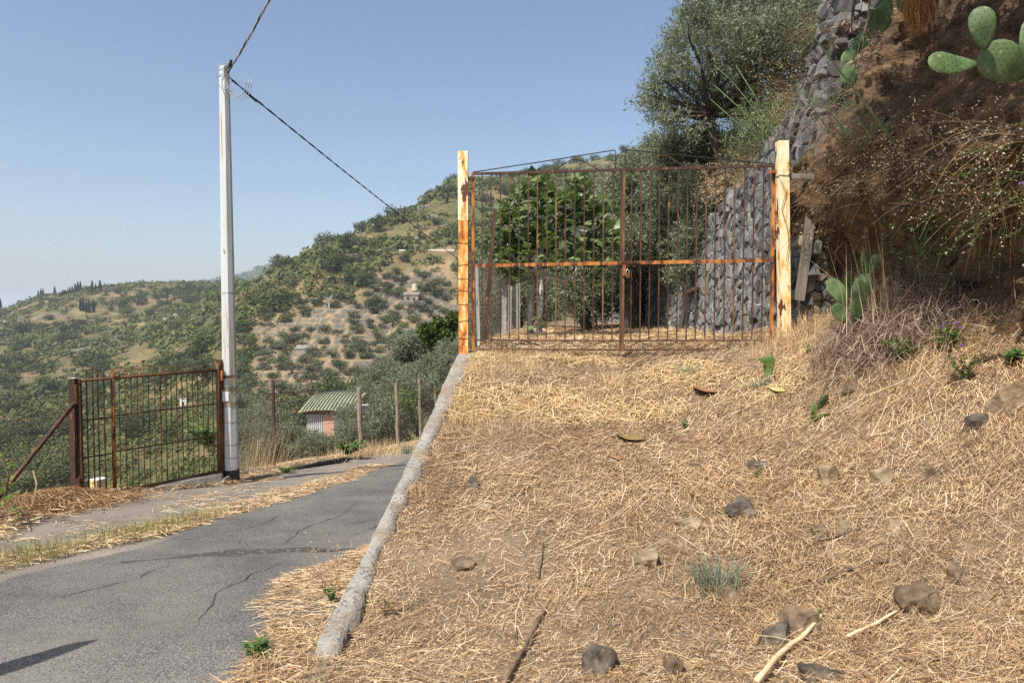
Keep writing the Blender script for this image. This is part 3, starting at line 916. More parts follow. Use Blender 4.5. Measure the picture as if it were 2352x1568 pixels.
# upper third keeps its cream paint
mb = MB(); A_, B_ = P(1064.2, 508, 8.42), P(1063.4, 349.4, 8.42)
mb.tube([A_, A_ * .5 + B_ * .5, B_], .0605 * 1.4142, 4, phase=math.pi / 4); mb.build('painted_sleeve', K['post_cream'], lpost)
tag(lpost.children[-1], 'cream painted upper third with rust flakes')
for py in (560, 609, 640, 668, 700, 737, 776):
    c = P(1064.5, py, 8.42); wind(lpost, c, .058, c.z, K['rust_dark'])
mb = MB(); mb.bar(P(1074, 411, 8.4), P(1090, 409, 8.38), .03); mb.build('hinge_lug', K['rust_dark'], lpost)
rpost = post('gate_post', 'cream painted square gate post with yellow rust beside the stone wall', P(1801, 748, 7.85), P(1796, 324, 7.85), .114, K['post_cream'], dn=.45)
mb = MB(); mb.box(P(1796, 323, 7.85), (.12, .12, .012)); mb.build('cap_plate', K['rust_dark'], rpost)
c = P(1797, 406, 7.85); wind(rpost, c, .057, c.z, K['wire'], rr=.004)
mb = MB(); mb.tube([P(1790, 408, 7.77), P(1806, 440, 7.77), P(1795, 480, 7.77), P(1808, 520, 7.76), P(1812, 560, 7.76), P(1806, 600, 7.76)], .0032, 4); mb.build('loose_wire', K['wire'], rpost)
mb = MB(); mb.bar(P(1766, 396, 7.93), P(1792, 392, 7.86), .035); mb.build('hinge_lug', K['rust_orange'], rpost)

ZT, ZM0, ZM1, ZB1, ZB0 = 1.70, .585, .615, -.325, -.435


def leaf(name, label, t0, t1, side):
    """side 0: hinged left, 1: hinged right"""
    e = thing(name, label, 'gate', gp((t0 + t1) / 2, ZB0))
    zm = lambda t: ZM0 + (ZM1 - ZM0) * t
    hin, lat = (t0, t1) if side == 0 else (t1, t0)
    g = .006 * (1 if side == 0 else -1)
    MB().bar(gp(hin, ZB0 - .02), gp(hin, ZT + .012), .034).build('hinge_stile', K['rust_orange'] , e)
    lt = lat - g / GLEN * 2.0
    MB().bar(gp(lt, ZB0 - .015), gp(lt, ZT + .012), .027, th=.036).build('lock_stile', K['rust_dark'] if side == 0 else K['rust_brown'], e)
    MB().bar(gp(t0, ZT, .004), gp(t1, ZT, .004), .026, th=.03).build('top_rail', K['rust_dark'], e)
    MB().bar(gp(t0, zm(t0), .02), gp(t1, zm(t1), .02), .012, th=.042).build('middle_rail', K['rust_orange'], e)
    MB().bar(gp(t0, ZB1, .003), gp(t1, ZB1 + .015 * side, .003), .016, th=.018).build('bottom_rail', K['rust_dark'], e)
    MB().bar(gp(t0, ZB0, .005), gp(t1, ZB0 + .02 * side, .005), .016, th=.018).build('bottom_rail', K['rust_dark'], e)
    for i in range(1, 16):
        t = t0 + (t1 - t0) * i / 16
        wob = random.uniform(-.003, .003)
        MB().bar(gp(t + wob / 4, ZB1 + .01), gp(t - wob / 4, ZT - .016), .0135).build('bar', K['rust_dark'] if random.random() < .75 else K['rust_brown'], e)
    # zigzag between the two bottom rails
    n = 8
    for i in range(n):
        a, b = t0 + (t1 - t0) * i / n, t0 + (t1 - t0) * (i + 1) / n
        za, zb = (ZB0 + .012, ZB1 - .012) if i % 2 == 0 else (ZB1 - .012, ZB0 + .012)
        MB().bar(gp(a, za, .002), gp(b, zb, .002), .012, th=.009).build('lattice_bar', K['rust_dark'], e)
    # rod rising towards the middle, with an inverted V under it
    zk = ZT + .235
    inn = lat - (.028 if side == 0 else -.012) / GLEN * 3.5
    MB().tube([gp(hin, ZT + .02), gp(hin + (inn - hin) * .5, ZT + .125), gp(inn, zk), gp(inn + (.004 if side == 0 else -.004), zk - .02), gp(inn + (.004 if side == 0 else -.004), ZT + .01)], .0065, 6).build('crest_rod', K['cable_black'], e)
    a, b, c_ = (.545, .69, .84) if side == 0 else (.13, .27, .42)
    A_, B_, C_ = t0 + (t1 - t0) * a, t0 + (t1 - t0) * b, t0 + (t1 - t0) * c_
    MB().tube([gp(A_, ZT + .014), gp(B_ - .012, ZT + (.14 if side == 0 else .155)), gp(B_ + .012, ZT + (.14 if side == 0 else .155)), gp(C_, ZT + .014)], .0075, 6).build('crest_brace', K['rust_dark'], e)
    return e


tm = t_of(1428)
gl = leaf('gate_leaf', 'rusty barred gate leaf hinged on the orange post before the fig tree', 0.0, tm, 0)
gr = leaf('gate_leaf', 'rusty barred gate leaf hinged on the cream post before the stone wall', tm, 1.0, 1)
MB().bar(gp(tm - .012, .606, .045), gp(tm + .06, .61, .045), .016).build('bolt', K['rust_dark'], gr)
MB().bar(gp(tm, .53, .03), gp(tm + .012, .53, .03), .03, th=.16).build('latch_plate', K['rust_orange'], gl)
pc = gp(tm + .018, .5, .05)
pl = thing('padlock', 'small grey padlock hanging from the middle of the double gate', 'padlock', pc)
MB().box(pc - Vector((0, 0, .05)), (.05, .022, .05)).build('lock_body', K['rust_brown'], pl)
MB().tube([pc + Vector((-.016, 0, -.03)), pc + Vector((-.016, 0, .01)), pc + Vector((0, 0, .026)), pc + Vector((.016, 0, .01)), pc + Vector((.016, 0, -.03))], .005, 6).build('shackle', K['steel'], pl)
MB().tube([gp(tm + .016, .61, .05), gp(tm + .02, .56, .052), gp(tm + .018, .515, .05), gp(tm + .014, .56, .05), gp(tm + .016, .61, .05)], .004, 5).build('chain_link', K['rust_orange'], pl)

# timber beside the right post
e = thing('plank', 'grey weathered plank leaning against the end of the stone wall', 'plank', P(1838, 700, 8.0))
a, b = P(1836, 690, 7.95), P(1893, 270, 7.98)
MB().bar(a, b, .11, up=(0, 1, 0), th=.03).build('board', K['wood_grey'], e)
e = thing('plank', 'short grey crossboard nailed level behind the cream gate post', 'plank', P(1845, 405, 7.92))
MB().bar(P(1806, 404, 7.9), P(1878, 406, 7.88), .03, th=.06).build('board', K['wood_grey'], e)
# slab of slate beside the post foot
e = tag(ob('slate_slab', stone_mesh('slate_slab', .16, .1, .75, K['slate'], 611, .12, 22), loc=P(1781, 640, 8.1)), 'upright dark slate slab standing behind the gate hinge', 'stone')

# ------------------------------------------------------------------ lower gate, pole, fences
LA, LB = P(178, 720, 9.0), P(497, 720, 10.66)
ldir = Vector((LB.x - LA.x, LB.y - LA.y, 0)); LLEN = ldir.length; ldir.normalize()
lnor = Vector((ldir.y, -ldir.x, 0))


def lp(t, z, off=0.0):
    p = LA + ldir * (LLEN * t) + lnor * off
    return Vector((p.x, p.y, z))


LT, LB_, LU, LM = -.885, -2.46, -1.42, -1.92
lg = thing('lower_gate', 'rusty tubular barred gate beside the utility pole on the lane', 'gate', lp(.5, -2.5))
slp = lambda z, t: z - .0 * t
MB().tube([lp(0, LT), lp(.5, LT + .004), lp(1, LT)], .024, 10).build('top_rail', K['rust_brown'], lg, True)
MB().tube([lp(0, LB_), lp(1, LB_ - .02)], .024, 10).build('bottom_rail', K['rust_brown'], lg, True)
tms = t_of(255, LA, LB)
MB().tube([lp(tms, LB_), lp(tms, LT + .13)], .026, 10).build('middle_stile', K['rust_orange'], lg, True)
MB().tube([lp(1, LB_ - .02), lp(1, LT + .11)], .028, 10).build('end_stile', K['rust_brown'], lg, True)
MB().bar(lp(0.0, LB_ - .02), lp(0.0, LT + .02), .04).build('lock_stile', K['rust_dark'], lg)
for z_ in (LU, LM):
    MB().bar(lp(0, z_ - .0), lp(tms, z_), .014, th=.02).build('cross_rail', K['rust_dark'], lg)
    MB().bar(lp(tms, z_ + .015), lp(1, z_ + .015), .014, th=.02).build('cross_rail', K['rust_brown'], lg)
for i, px in enumerate((195, 209, 221, 235)):
    t = t_of(px, LA, LB)
    MB().bar(lp(t, LB_), lp(t, LT + .14), .014).build('bar', K['rust_brown'], lg)
for i in range(18):
    t = tms + (1 - tms) * (i + 1) / 19
    MB().bar(lp(t, LB_), lp(t + random.uniform(-.003, .003), LT + .135 + random.uniform(-.01, .01)), .0105).build('bar', K['rust_orange'] if i < 8 and i % 3 != 2 else K['rust_brown'], lg)

c = P(171, 1158, 8.97)
lpo = thing('gate_post', 'reddish brown square steel post at the free end of the lower gate', 'gate post', c)
MB().bar(c - Vector((0, 0, .3)), P(168, 870, 8.97), .072).build('shaft', K['rust_dark'], lpo)
MB().box(P(168, 868, 8.97), (.09, .09, .012)).build('cap_plate', K['conc_post'], lpo)
MB().bar(P(171, 925, 8.9), P(-70, 1225, 7.35), .04).build('brace', K['rust_dark'], lpo)
MB().box(P(176, 905, 8.9), (.02, .05, .25)).build('lock_plate', K['rust_brown'], lpo)
MB().box(P(181, 1115, 8.93), (.05, .04, .2)).build('stop_plate', K['rust_dark'], lpo)
c = P(510, 1092, 10.75)
hp = thing('gate_post', 'orange brown square post hinging the lower gate, strapped to the utility pole', 'gate post', c)
MB().bar(c - Vector((0, 0, .2)), P(503, 825, 10.75), .075).build('shaft', K['rust_brown'], hp)
MB().bar(P(509, 866, 10.7), P(538, 864, 10.66), .012, th=.05).build('strap', K['rust_dark'], hp)
MB().box(P(510, 862, 10.66), (.03, .05, .15)).build('hinge_block', K['rust_orange'], hp)

# kerb
k0, k1 = t_of(262, LA, LB), 1.0
kb = thing('kerb', 'weathered concrete kerb under the lower gate', 'kerb', lp(.7, -2.6))
MB_ = MB(); pr = []
for i in range(40):
    t = k0 + (k1 - k0) * i / 39
    q = lp(t, 0, 0)
    zz_ = -2.488 + .015 * float(fbm(t * 9, 1, 3, 91)); zb = float(zr(q.x, q.y)) - .25
    o = .012 * float(fbm(t * 14, 4, 3, 92))
    pr.append([lp(t, zb, .12), lp(t, zz_ - .02, .11 + o), lp(t, zz_, .09 + o), lp(t, zz_, -.1), lp(t, zb - .3, -.12)])
me = np_mesh('kerb_block', np.array([[tuple(v) for v in r] for r in pr]).reshape(-1, 3), grid_faces(len(pr), 5), K['concrete_dark'])
bm = bmesh.new(); bm.from_mesh(me)
for st in (0, (len(pr) - 1) * 5):
    bm.verts.ensure_lookup_table(); bm.faces.new([bm.verts[st + i] for i in range(5)])
bm.to_mesh(me); bm.free()
ob('kerb_block', me, kb)
mb = MB(); q = lp(1.02, -2.62, .06)
ob('broken_block', stone_mesh('broken_block', .2, .3, .26, K['concrete_dark'], 77, .12, 24), kb, loc=lp(1.03, -2.66, .06), world=True)

# utility pole
pb, pt = P(531.5, 1112, 10.85), P(515, 153, 10.85)
pt.x = pb.x + (pt.x - pb.x) * .99
up_ = thing('utility_pole', 'pale grey faceted steel utility pole with a black foot', 'pole', pb)
n = 22
pts = [pb - Vector((0, 0, .3))] + [pb + (pt - pb) * (i / n) for i in range(n + 1)]
rad = [.122] + [.122 - .047 * (i / n) for i in range(n + 1)]
MB().tube(pts, rad, 8, phase=math.pi / 8).build('shaft', K['galv'], up_)


def pole_at(py):
    f = (py - 1112) / (153 - 1112)
    return pb + (pt - pb) * f, .122 - .047 * f


a, r = pole_at(1112); b, r2 = pole_at(1076)
MB().tube([a - Vector((0, 0, .25)), a, b], [r * 1.05, r * 1.05, r2 * 1.05], 8, phase=math.pi / 8).build('black_foot', K['black'], up_)
for py in (161, 175):
    a, r = pole_at(py)
    MB().tube([a - Vector((0, 0, .022)), a + Vector((0, 0, .022))], r * 1.07, 8, phase=math.pi / 8).build('steel_band', K['steel'], up_)
for py in (667, 965, 1017, 1047):
    a, r = pole_at(py)
    MB().tube([a - Vector((0, 0, .0022)), a + Vector((0, 0, .0022))], r * 1.025, 8, phase=math.pi / 8).build('wire_tie', K['rust_dark'], up_)
for py, h in ((888, .03), (922, .04)):
    a, r = pole_at(py)
    MB().tube([a - Vector((0, 0, h)), a + Vector((0, 0, h))], r * 1.05, 8, phase=math.pi / 8).build('tape_band', K['tape'], up_)
a, r = pole_at(904)
MB().box(a + Vector((-.055, -r * 1.02, 0)), (.1, .012, .2)).build('tape_patch', K['tape'], up_)
MB().box(a + Vector((-.02, -r * 1.06, 0)), (.1, .012, .15)).build('paper_notice', K['paper'], up_)


def helix(pts, r, hr, pitch, phase):
    """strand winding round a line"""
    out = []; s = 0
    fine = []
    for i in range(len(pts) - 1):
        L = (pts[i + 1] - pts[i]).length
        k = max(2, int(L / (pitch / 9)))
        for j in range(k):
            fine.append(pts[i].lerp(pts[i + 1], j / k))
    fine.append(pts[-1])
    prev = fine[0]
    for i, p in enumerate(fine):
        s += (p - prev).length; prev = p
        t = (fine[min(i + 1, len(fine) - 1)] - fine[max(i - 1, 0)]).normalized()
        a = t.cross(Vector((0, 0, 1))).normalized(); b = a.cross(t)
        an = s / pitch * 2 * math.pi + phase
        out.append(p + (a * math.cos(an) + b * math.sin(an)) * hr)
    return out


def cable(label, pts, pitch, mats, rr=.0085):
    e = thing('overhead_cable', label, 'cable', pts[0])
    for k, m in enumerate(mats):
        mb = MB(); mb.tube(helix(pts, rr, rr * .95, pitch, 2 * math.pi * k / len(mats)), rr, 6)
        mb.build('strand', m, e, True)
    return e


top = pole_at(172)[0]
s1 = top + Vector((.075, -.05, .02))
# towards the viewer's side, passing overhead
e1 = P(760, -300, 8.0)
pts = [s1.lerp(e1, i / 12) - Vector((0, 0, .12 * 4 * (i / 12) * (1 - i / 12))) for i in range(13)]
cable('grey twisted overhead cable rising from the pole top out of view', pts, .62, [K['cable_grey'], K['cable_grey'], K['cable_black']])
e2 = P(1300, 708, 75)
s2 = top + Vector((.06, .03, -.03))
n = 50
pts = [s2.lerp(e2, (i / n) ** 1.7) - Vector((0, 0, 2.3 * 4 * ((i / n) ** 1.7) * (1 - (i / n) ** 1.7) * .55)) for i in range(n + 1)]
cable('black twisted overhead cable sagging from the pole top towards the hill', pts, .8, [K['cable_black'], K['cable_black']], .0085)
# clamps and slack loops
MB().bar(top + Vector((.09, -.06, .06)), top + Vector((.15, -.09, .2)), .03).build('cable_clamp', K['cable_black'], up_)
MB().bar(s2 + Vector((.16, .2, -.14)), s2 + Vector((.3, .36, -.26)), .03).build('cable_clamp', K['cable_black'], up_)
for k in range(4):
    q = top + Vector((.07, -.1, .06))
    w_, h_ = .17 + .03 * k, .42 + .05 * k
    if k == 3: w_, h_ = .13, .3
    mb = MB(); pl_ = []
    for i in range(19):
        an = math.pi * (1.0 + 1.0 * i / 18)
        pl_.append(q + Vector((w_ * (1 + math.cos(an)) * .95 - (.12 if k == 3 else .0) - .01 * k, -.03 - .012 * k, h_ * math.sin(an) * .8 - .02 * (i / 18) * 9)))
    mb.tube([q + Vector((.05, 0, .1))] + pl_, .0062, 5); mb.build('cable_loop', K['cable_grey'], up_, True)


def chainlink(parent, A, B, zb_a, zt_a, zb_b, zt_b, cell, mat, r=.0022, name='wire_mesh', hex_=False):
    """woven diagonal wires on the plane from A to B"""
    A = Vector(A); B = Vector(B); L = Vector((B.x - A.x, B.y - A.y)).length
    mb = MB()
    Hm = max(zt_a - zb_a, zt_b - zb_b)
    pt_ = lambda s, h: Vector((A.x + (B.x - A.x) * s / L, A.y + (B.y - A.y) * s / L, (zb_a + (zb_b - zb_a) * s / L) + h * ((zt_a - zb_a) * (1 - s / L) + (zt_b - zb_b) * s / L) / Hm))
    n = int((L + Hm) / cell) + 1
    for sg in (1, -1):
        for i in range(n):
            s0 = i * cell - (Hm if sg > 0 else 0)
            a = [s0, 0.0]; b = [s0 + sg * Hm, Hm]
            if sg < 0: a[0], b[0] = s0, s0 - Hm
            # clip to 0..L
            def cl_(p, q):
                if p[0] < 0: t = (0 - p[0]) / (q[0] - p[0] + 1e-9); p = [0, p[1] + (q[1] - p[1]) * t]
                if p[0] > L: t = (L - p[0]) / (q[0] - p[0] + 1e-9); p = [L, p[1] + (q[1] - p[1]) * t]
                return p
            if max(a[0], b[0]) <= 0 or min(a[0], b[0]) >= L: continue
            a2, b2 = cl_(a, b), cl_(b, a)
            if abs(a2[1] - b2[1]) < .02: continue
            k = max(1, int(abs(a2[1] - b2[1]) / .35))
            pts = [pt_(a2[0] + (b2[0] - a2[0]) * j / k, a2[1] + (b2[1] - a2[1]) * j / k) + Vector((0, 0, .006 * math.sin(j * 1.7 + i))) for j in range(k + 1)]
            mb.tube(pts, r, 3, cap=False)
    for h in (0.0, .5, 1.0):
        mb.tube([pt_(L * j / 8, h * Hm * .995) - Vector((0, 0, .025 * math.sin(j / 8 * math.pi))) for j in range(9)], r * 1.5, 3)
    return mb.build(name, mat, parent)


# fence going left from the lower gate
fa, fb = P(168, 720, 8.97), Vector((-5.75, 6.2, 0))
fe = thing('chain_link_fence', 'rusty chain link fence running left from the lower gate post', 'fence', (fa.x, fa.y, -2.5))
chainlink(fe, fa, fb, -2.5, -.98, -2.25, -.93, .062, K['rust_dark'], r=.0016)
MB().bar(Vector((fb.x, fb.y, -2.5)), Vector((fb.x, fb.y, -.85)), .06).build('post', K['rust_dark'], fe)

# fence going on past the pole
FP = [(631, 1078, 874, 13.4, 'rust_dark', .05), (829, 1046, 889, 17.0, 'wood_post', .115), (914, 1020, 878, 18.9, 'wood_post', .105), (967, 995, 870, 21.8, 'wood_post', .1), (1003, 985, 857, 24.0, 'wood_post', .1)]
fe = thing('wire_fence', 'sagging wire mesh fence on rough posts along the lane below', 'fence', P(829, 1046, 17.0))
prev = (pb + Vector((.1, 0, 0)), pb.z + .12, pb.z + 1.65)
for px, pbz, ptz, d, m, wd in FP:
    a, b = P(px, pbz, d), P(px - 4, ptz, d)
    mb = MB()
    if m == 'rust_dark': mb.bar(a - Vector((0, 0, .3)), b, wd)
    else:
        mb.tube([a - Vector((0, 0, .4))] + [a.lerp(b, i / 7) + Vector((random.uniform(-.012, .012), 0, 0)) for i in range(8)], [wd * .5 * random.uniform(.9, 1.1) for i in range(9)], 8)
    p_ = mb.build('post', K[m], fe)
    chainlink(fe, prev[0], a, prev[1], prev[2], a.z + .12, b.z - .1, .085, K['wire'], .0016)
    prev = (a, a.z + .12, b.z - .1)

# pipe at the foot of the fence
mb = MB(); pts = []
for px, py, d in ((560, 1098, 12.3), (610, 1091, 12.6), (655, 1083, 12.9), (690, 1076, 13.3), (730, 1066, 13.8), (770, 1058, 14.3), (800, 1054, 14.7)):
    pts.append(P(px, py, d))
mb.tube(pts, .05, 10)
tag(mb.build('black_pipe', K['black'], None, True), 'black plastic pipe lying along the far verge of the lane', 'pipe')
# stone in the verge by the pole
tag(ob('verge_boulder', stone_mesh('verge_boulder', 1.1, .6, .26, K['rock_brown'], 91, .2, 24, True), loc=P(592, 1110, 11.3)), 'low half buried brown boulder beside the black foot of the pole', 'stone')

# fence behind the double gate along the terrace edge
fe = thing('terrace_fence', 'wire mesh fence with thin uneven posts behind the orange gate post', 'fence', P(1100, 770, 9.0))
a0 = P(1066, 800, 8.5)
prev = (a0, -.4, 1.05)
for px0, py0, px1, py1, d, m, wd in ((1100, 783, 1095, 612, 10.2, 'galv', .045), (1157, 770, 1160, 585, 12.5, 'conc_post', .085), (1190, 768, 1190, 640, 14.5, 'conc_post', .085), (1170, 762, 1172, 650, 16.5, 'conc_post', .085)):
    a, b = P(px0, py0, d), P(px1, py1, d)
    MB().bar(a - Vector((0, 0, .2)), b, wd).build('post', K[m], fe)
    if px0 != 1170:
        chainlink(fe, prev[0], a, prev[1], prev[2], a.z, b.z - .05, .075, K['wire'], .0014)
    prev = (a, a.z, b.z - .05)
e = tag(MB().bar(P(1112, 790, 9.4), P(1137, 480, 9.4), .05).build('leaning_pole', K['rust_dark']), 'dark rusty steel pole leaning behind the left gate leaf', 'pole')

# roadside stake outside the frame whose shadow lies on the asphalt
T_ = P(228, 1462, 3.46); T_.z = float(zr(T_.x, T_.y))
hgt = 2.0
top = T_ + SUND * (hgt / SUND.z)
st = thing('roadside_stake', 'pointed timber stake beside the lane casting the shadow in the corner', 'stake', (top.x, top.y, top.z - hgt))
MB().tube([Vector((top.x, top.y, top.z - 2.4)), top - Vector((0, 0, .45)), top - Vector((0, 0, .12)), top], [.085, .075, .05, .012], 8).build('shaft', K['wood_post'], st)

# ------------------------------------------------------------------ foliage makers
def unit(a):
    return a / (np.linalg.norm(a, axis=-1, keepdims=True) + 1e-9)


def leaf_quads(P0, D, N, ln, wd, mid=.45):
    """diamond leaves: base P0, along D, facing N"""
    n = len(P0)
    ln = np.broadcast_to(np.asarray(ln, dtype=np.float64), (n,))[:, None]; wd = np.broadcast_to(np.asarray(wd, dtype=np.float64), (n,))[:, None]
    D = unit(D); S = unit(np.cross(D, N))
    V = np.empty((n, 4, 3))
    V[:, 0] = P0
    V[:, 1] = P0 + D * ln * mid + S * wd * .5
    V[:, 2] = P0 + D * ln
    V[:, 3] = P0 + D * ln * mid - S * wd * .5
    return V.reshape(-1, 3), np.arange(n * 4).reshape(-1, 4)


def twig_foliage(rg, blobs, per, leaves, ln, wd, twl, up=.45, dens=None):
    """blobs [(centre, r)]; per twigs per blob (scaled by r^2); leaves per twig"""
    Ps, Ds, Ns = [], [], []
    cen = np.mean([b[0] for b in blobs], axis=0)
    for c, r in blobs:
        c = np.array(c)
        k = max(3, int(per * r * r))
        d = unit(rg.normal(size=(k, 3)))
        rad = r * rg.random(k) ** .45
        p = c + d * rad[:, None] * np.array([1, 1, .85])
        out = unit(unit(p - cen) * .35 + d * .6 + np.array([0, 0, up]) + rg.normal(size=(k, 3)) * .45)
        L = twl * rg.uniform(.5, 1.3, k) * min(1.3, .6 + r * .6)
        for j in range(leaves):
            f = (j + .3) / leaves
            q = p + out * (L * f)[:, None] + np.array([0, 0, -.25]) * (L * f * f)[:, None] * .5
            side = unit(rg.normal(size=(k, 3)))
            D = unit(out * .65 + side * .85)
            Ps.append(q); Ds.append(D); Ns.append(unit(rg.normal(size=(k, 3)) + np.array([-.15, -.1, .6])))
    Pn, Dn, Nn = np.concatenate(Ps), np.concatenate(Ds), np.concatenate(Ns)
    n = len(Pn)
    return leaf_quads(Pn, Dn, Nn, ln * rg.uniform(.7, 1.25, n), wd * rg.uniform(.8, 1.25, n))


def limb(mb, a, b, r0, r1, seg=5, wob=.06, n=6):
    a, b = Vector(a), Vector(b)
    L = (b - a).length
    pts = [a.lerp(b, i / seg) + Vector((random.uniform(-1, 1), random.uniform(-1, 1), random.uniform(-.5, .5))) * (wob * L if 0 < i < seg else 0) for i in range(seg + 1)]
    mb.tube(pts, [r0 + (r1 - r0) * i / seg for i in range(seg + 1)], n)
    return pts


def olive_tree(name, label, base, fork, blobs, seed, per=900, leaves=12, ln=.075, wd=.017, twl=.32, r0=.14, cat='tree', group=None):
    rg = np.random.default_rng(seed)
    e = thing(name, label, cat, base, 0, group)
    mb = MB()
    limb(mb, Vector(base) - Vector((0, 0, .2)), fork, r0, r0 * .75, 6, .05, 9)
    for c, r in blobs:
        limb(mb, fork, c, r0 * .42, .012, 5, .07)
    mb.build('trunk', K['bark'], e, True)
    V, F = twig_foliage(rg, [(tuple(c), r) for c, r in blobs], per, leaves, ln, wd, twl)
    ob('crown', np_mesh('crown', V, F, K['olive']), e)
    return e


def pxblobs(lst, d, spread, seed):
    r_ = random.Random(seed)
    return [(P(px, py, d + r_.uniform(-spread, spread)), rp * d / F0) for px, py, rp in lst]


# upper olive tree on the bank
bl = pxblobs([(1490, 238, 16), (1500, 210, 18), (1515, 178, 20), (1530, 138, 20), (1552, 96, 22), (1580, 55, 24), (1598, 15, 26), (1562, 300, 18), (1518, 284, 16), (1592, 298, 20), (1632, 292, 20), (1480, 215, 10), (1528, 222, 32), (1548, 170, 38), (1508, 242, 20), (1538, 272, 22), (1582, 120, 44), (1605, 60, 46), (1612, 180, 46), (1588, 242, 30), (1655, 20, 58), (1670, 110, 56), (1690, 190, 48),
              (1730, 50, 68), (1745, 140, 62), (1790, 90, 66), (1800, 20, 70), (1770, 215, 50), (1835, 60, 50), (1650, 235, 36), (1700, 255, 36), (1690, -60, 75), (1780, -70, 80), (1545, 255, 30), (1820, 160, 46), (1740, 265, 34), (1860, 110, 46), (1870, 30, 50), (1800, 230, 40), (1720, 100, 60)], 12.6, 1.0, 3)
olive_tree('olive_tree', 'tall grey green olive tree with a dark bent trunk above the stone wall', P(1662, 420, 12.7), P(1636, 265, 12.6), bl, 11, per=1550, leaves=13, twl=.44, r0=.1)
# olives behind the gate
bl = pxblobs([(1545, 360, 44), (1590, 345, 40), (1620, 390, 40), (1535, 430, 52), (1595, 450, 52), (1625, 500, 34), (1555, 510, 56), (1610, 560, 36), (1530, 565, 44), (1570, 560, 40), (1640, 430, 26), (1655, 380, 30), (1650, 350, 30), (1630, 330, 30)], 14.2, .7, 4)
olive_tree('olive_tree', 'dense olive tree touching the stone wall behind the right gate leaf', P(1565, 752, 14.6), P(1560, 640, 14.4), bl, 12, per=1900, leaves=13, twl=.36, ln=.085, wd=.021)
bl = pxblobs([(1440, 425, 34), (1475, 390, 44), (1505, 335, 22), (1480, 440, 56), (1450, 480, 54), (1490, 510, 56), (1440, 550, 48), (1480, 570, 46), (1420, 480, 36), (1430, 600, 34)], 15.0, .8, 5)
olive_tree('olive_tree', 'olive tree with silvery upright sprays just right of the fig tree', P(1445, 756, 15.2), P(1450, 640, 15.1), bl, 13, per=1900, leaves=13, twl=.4, ln=.085, wd=.021)
bl = pxblobs([(1350, 560, 50), (1390, 620, 52), (1340, 640, 54), (1300, 620, 46), (1320, 670, 34), (1270, 580, 36), (1400, 660, 34)], 15.6, .8, 6)
olive_tree('olive_tree', 'low shaded olive with foliage to the ground behind the fig tree', P(1345, 758, 15.8), P(1340, 690, 15.7), bl, 14, per=1500, leaves=12, twl=.36, ln=.09, wd=.023)
bl = pxblobs([(1215, 560, 40), (1190, 610, 46), (1230, 650, 46), (1180, 680, 44), (1220, 710, 40), (1150, 640, 40), (1130, 700, 40), (1165, 730, 34), (1110, 740, 30), (1120, 620, 26)], 19, 1.0, 7)
olive_tree('olive_tree', 'small olive seen through the terrace fence behind the left gate leaf', P(1190, 760, 19), P(1190, 700, 19), bl, 15, per=900, leaves=12, ln=.09, wd=.022, twl=.4)
bl = pxblobs([(1690, 330, 34), (1720, 300, 34), (1700, 370, 30), (1745, 330, 28), (1680, 400, 24), (1760, 280, 30), (1725, 260, 30)], 12.9, .5, 9)
olive_tree('olive_shrub', 'dark olive shrub crouching on the bank between trunk and stone wall', P(1720, 390, 13.2), P(1715, 340, 13.1), bl, 17, per=1500, leaves=12, twl=.3, r0=.06)
bl = pxblobs([(1582, 470, 30), (1588, 535, 32), (1578, 595, 30), (1592, 415, 28), (1560, 630, 26), (1600, 500, 20)], 12.7, .25, 10)
olive_tree('olive_shrub', 'olive bough leaning against the stone wall behind the right gate leaf', P(1568, 752, 12.9), P(1575, 640, 12.8), bl, 21, per=2000, leaves=12, twl=.3, r0=.05)
# dim undergrowth back of the terrace
bl = pxblobs([(1460, 690, 44), (1520, 680, 48), (1580, 670, 44), (1310, 690, 44), (1400, 680, 48), (1360, 720, 36), (1270, 700, 36), (1620, 640, 36), (1490, 720, 34), (1550, 725, 30), (1430, 640, 44), (1340, 640, 40), (1510, 630, 44), (1580, 610, 44)], 18.3, .5, 8)
olive_tree('olive_tree', 'deeply shaded olive at the dark end of the terrace behind the gate', P(1500, 755, 18.5), P(1480, 700, 18.4), bl, 16, per=700, leaves=12, ln=.1, wd=.03, twl=.4)
bl = pxblobs([(1300, 500, 60), (1380, 470, 60), (1440, 430, 50), (1500, 420, 60), (1560, 400, 60), (1620, 420, 50), (1340, 580, 60), (1420, 560, 60), (1500, 540, 60), (1580, 520, 60)], 17.2, .5, 18)
olive_tree('olive_tree', 'tall olive filling the gaps between the trees behind the gate', P(1480, 755, 17.4), P(1460, 640, 17.3), bl, 19, per=700, leaves=12, ln=.095, wd=.026, twl=.4)

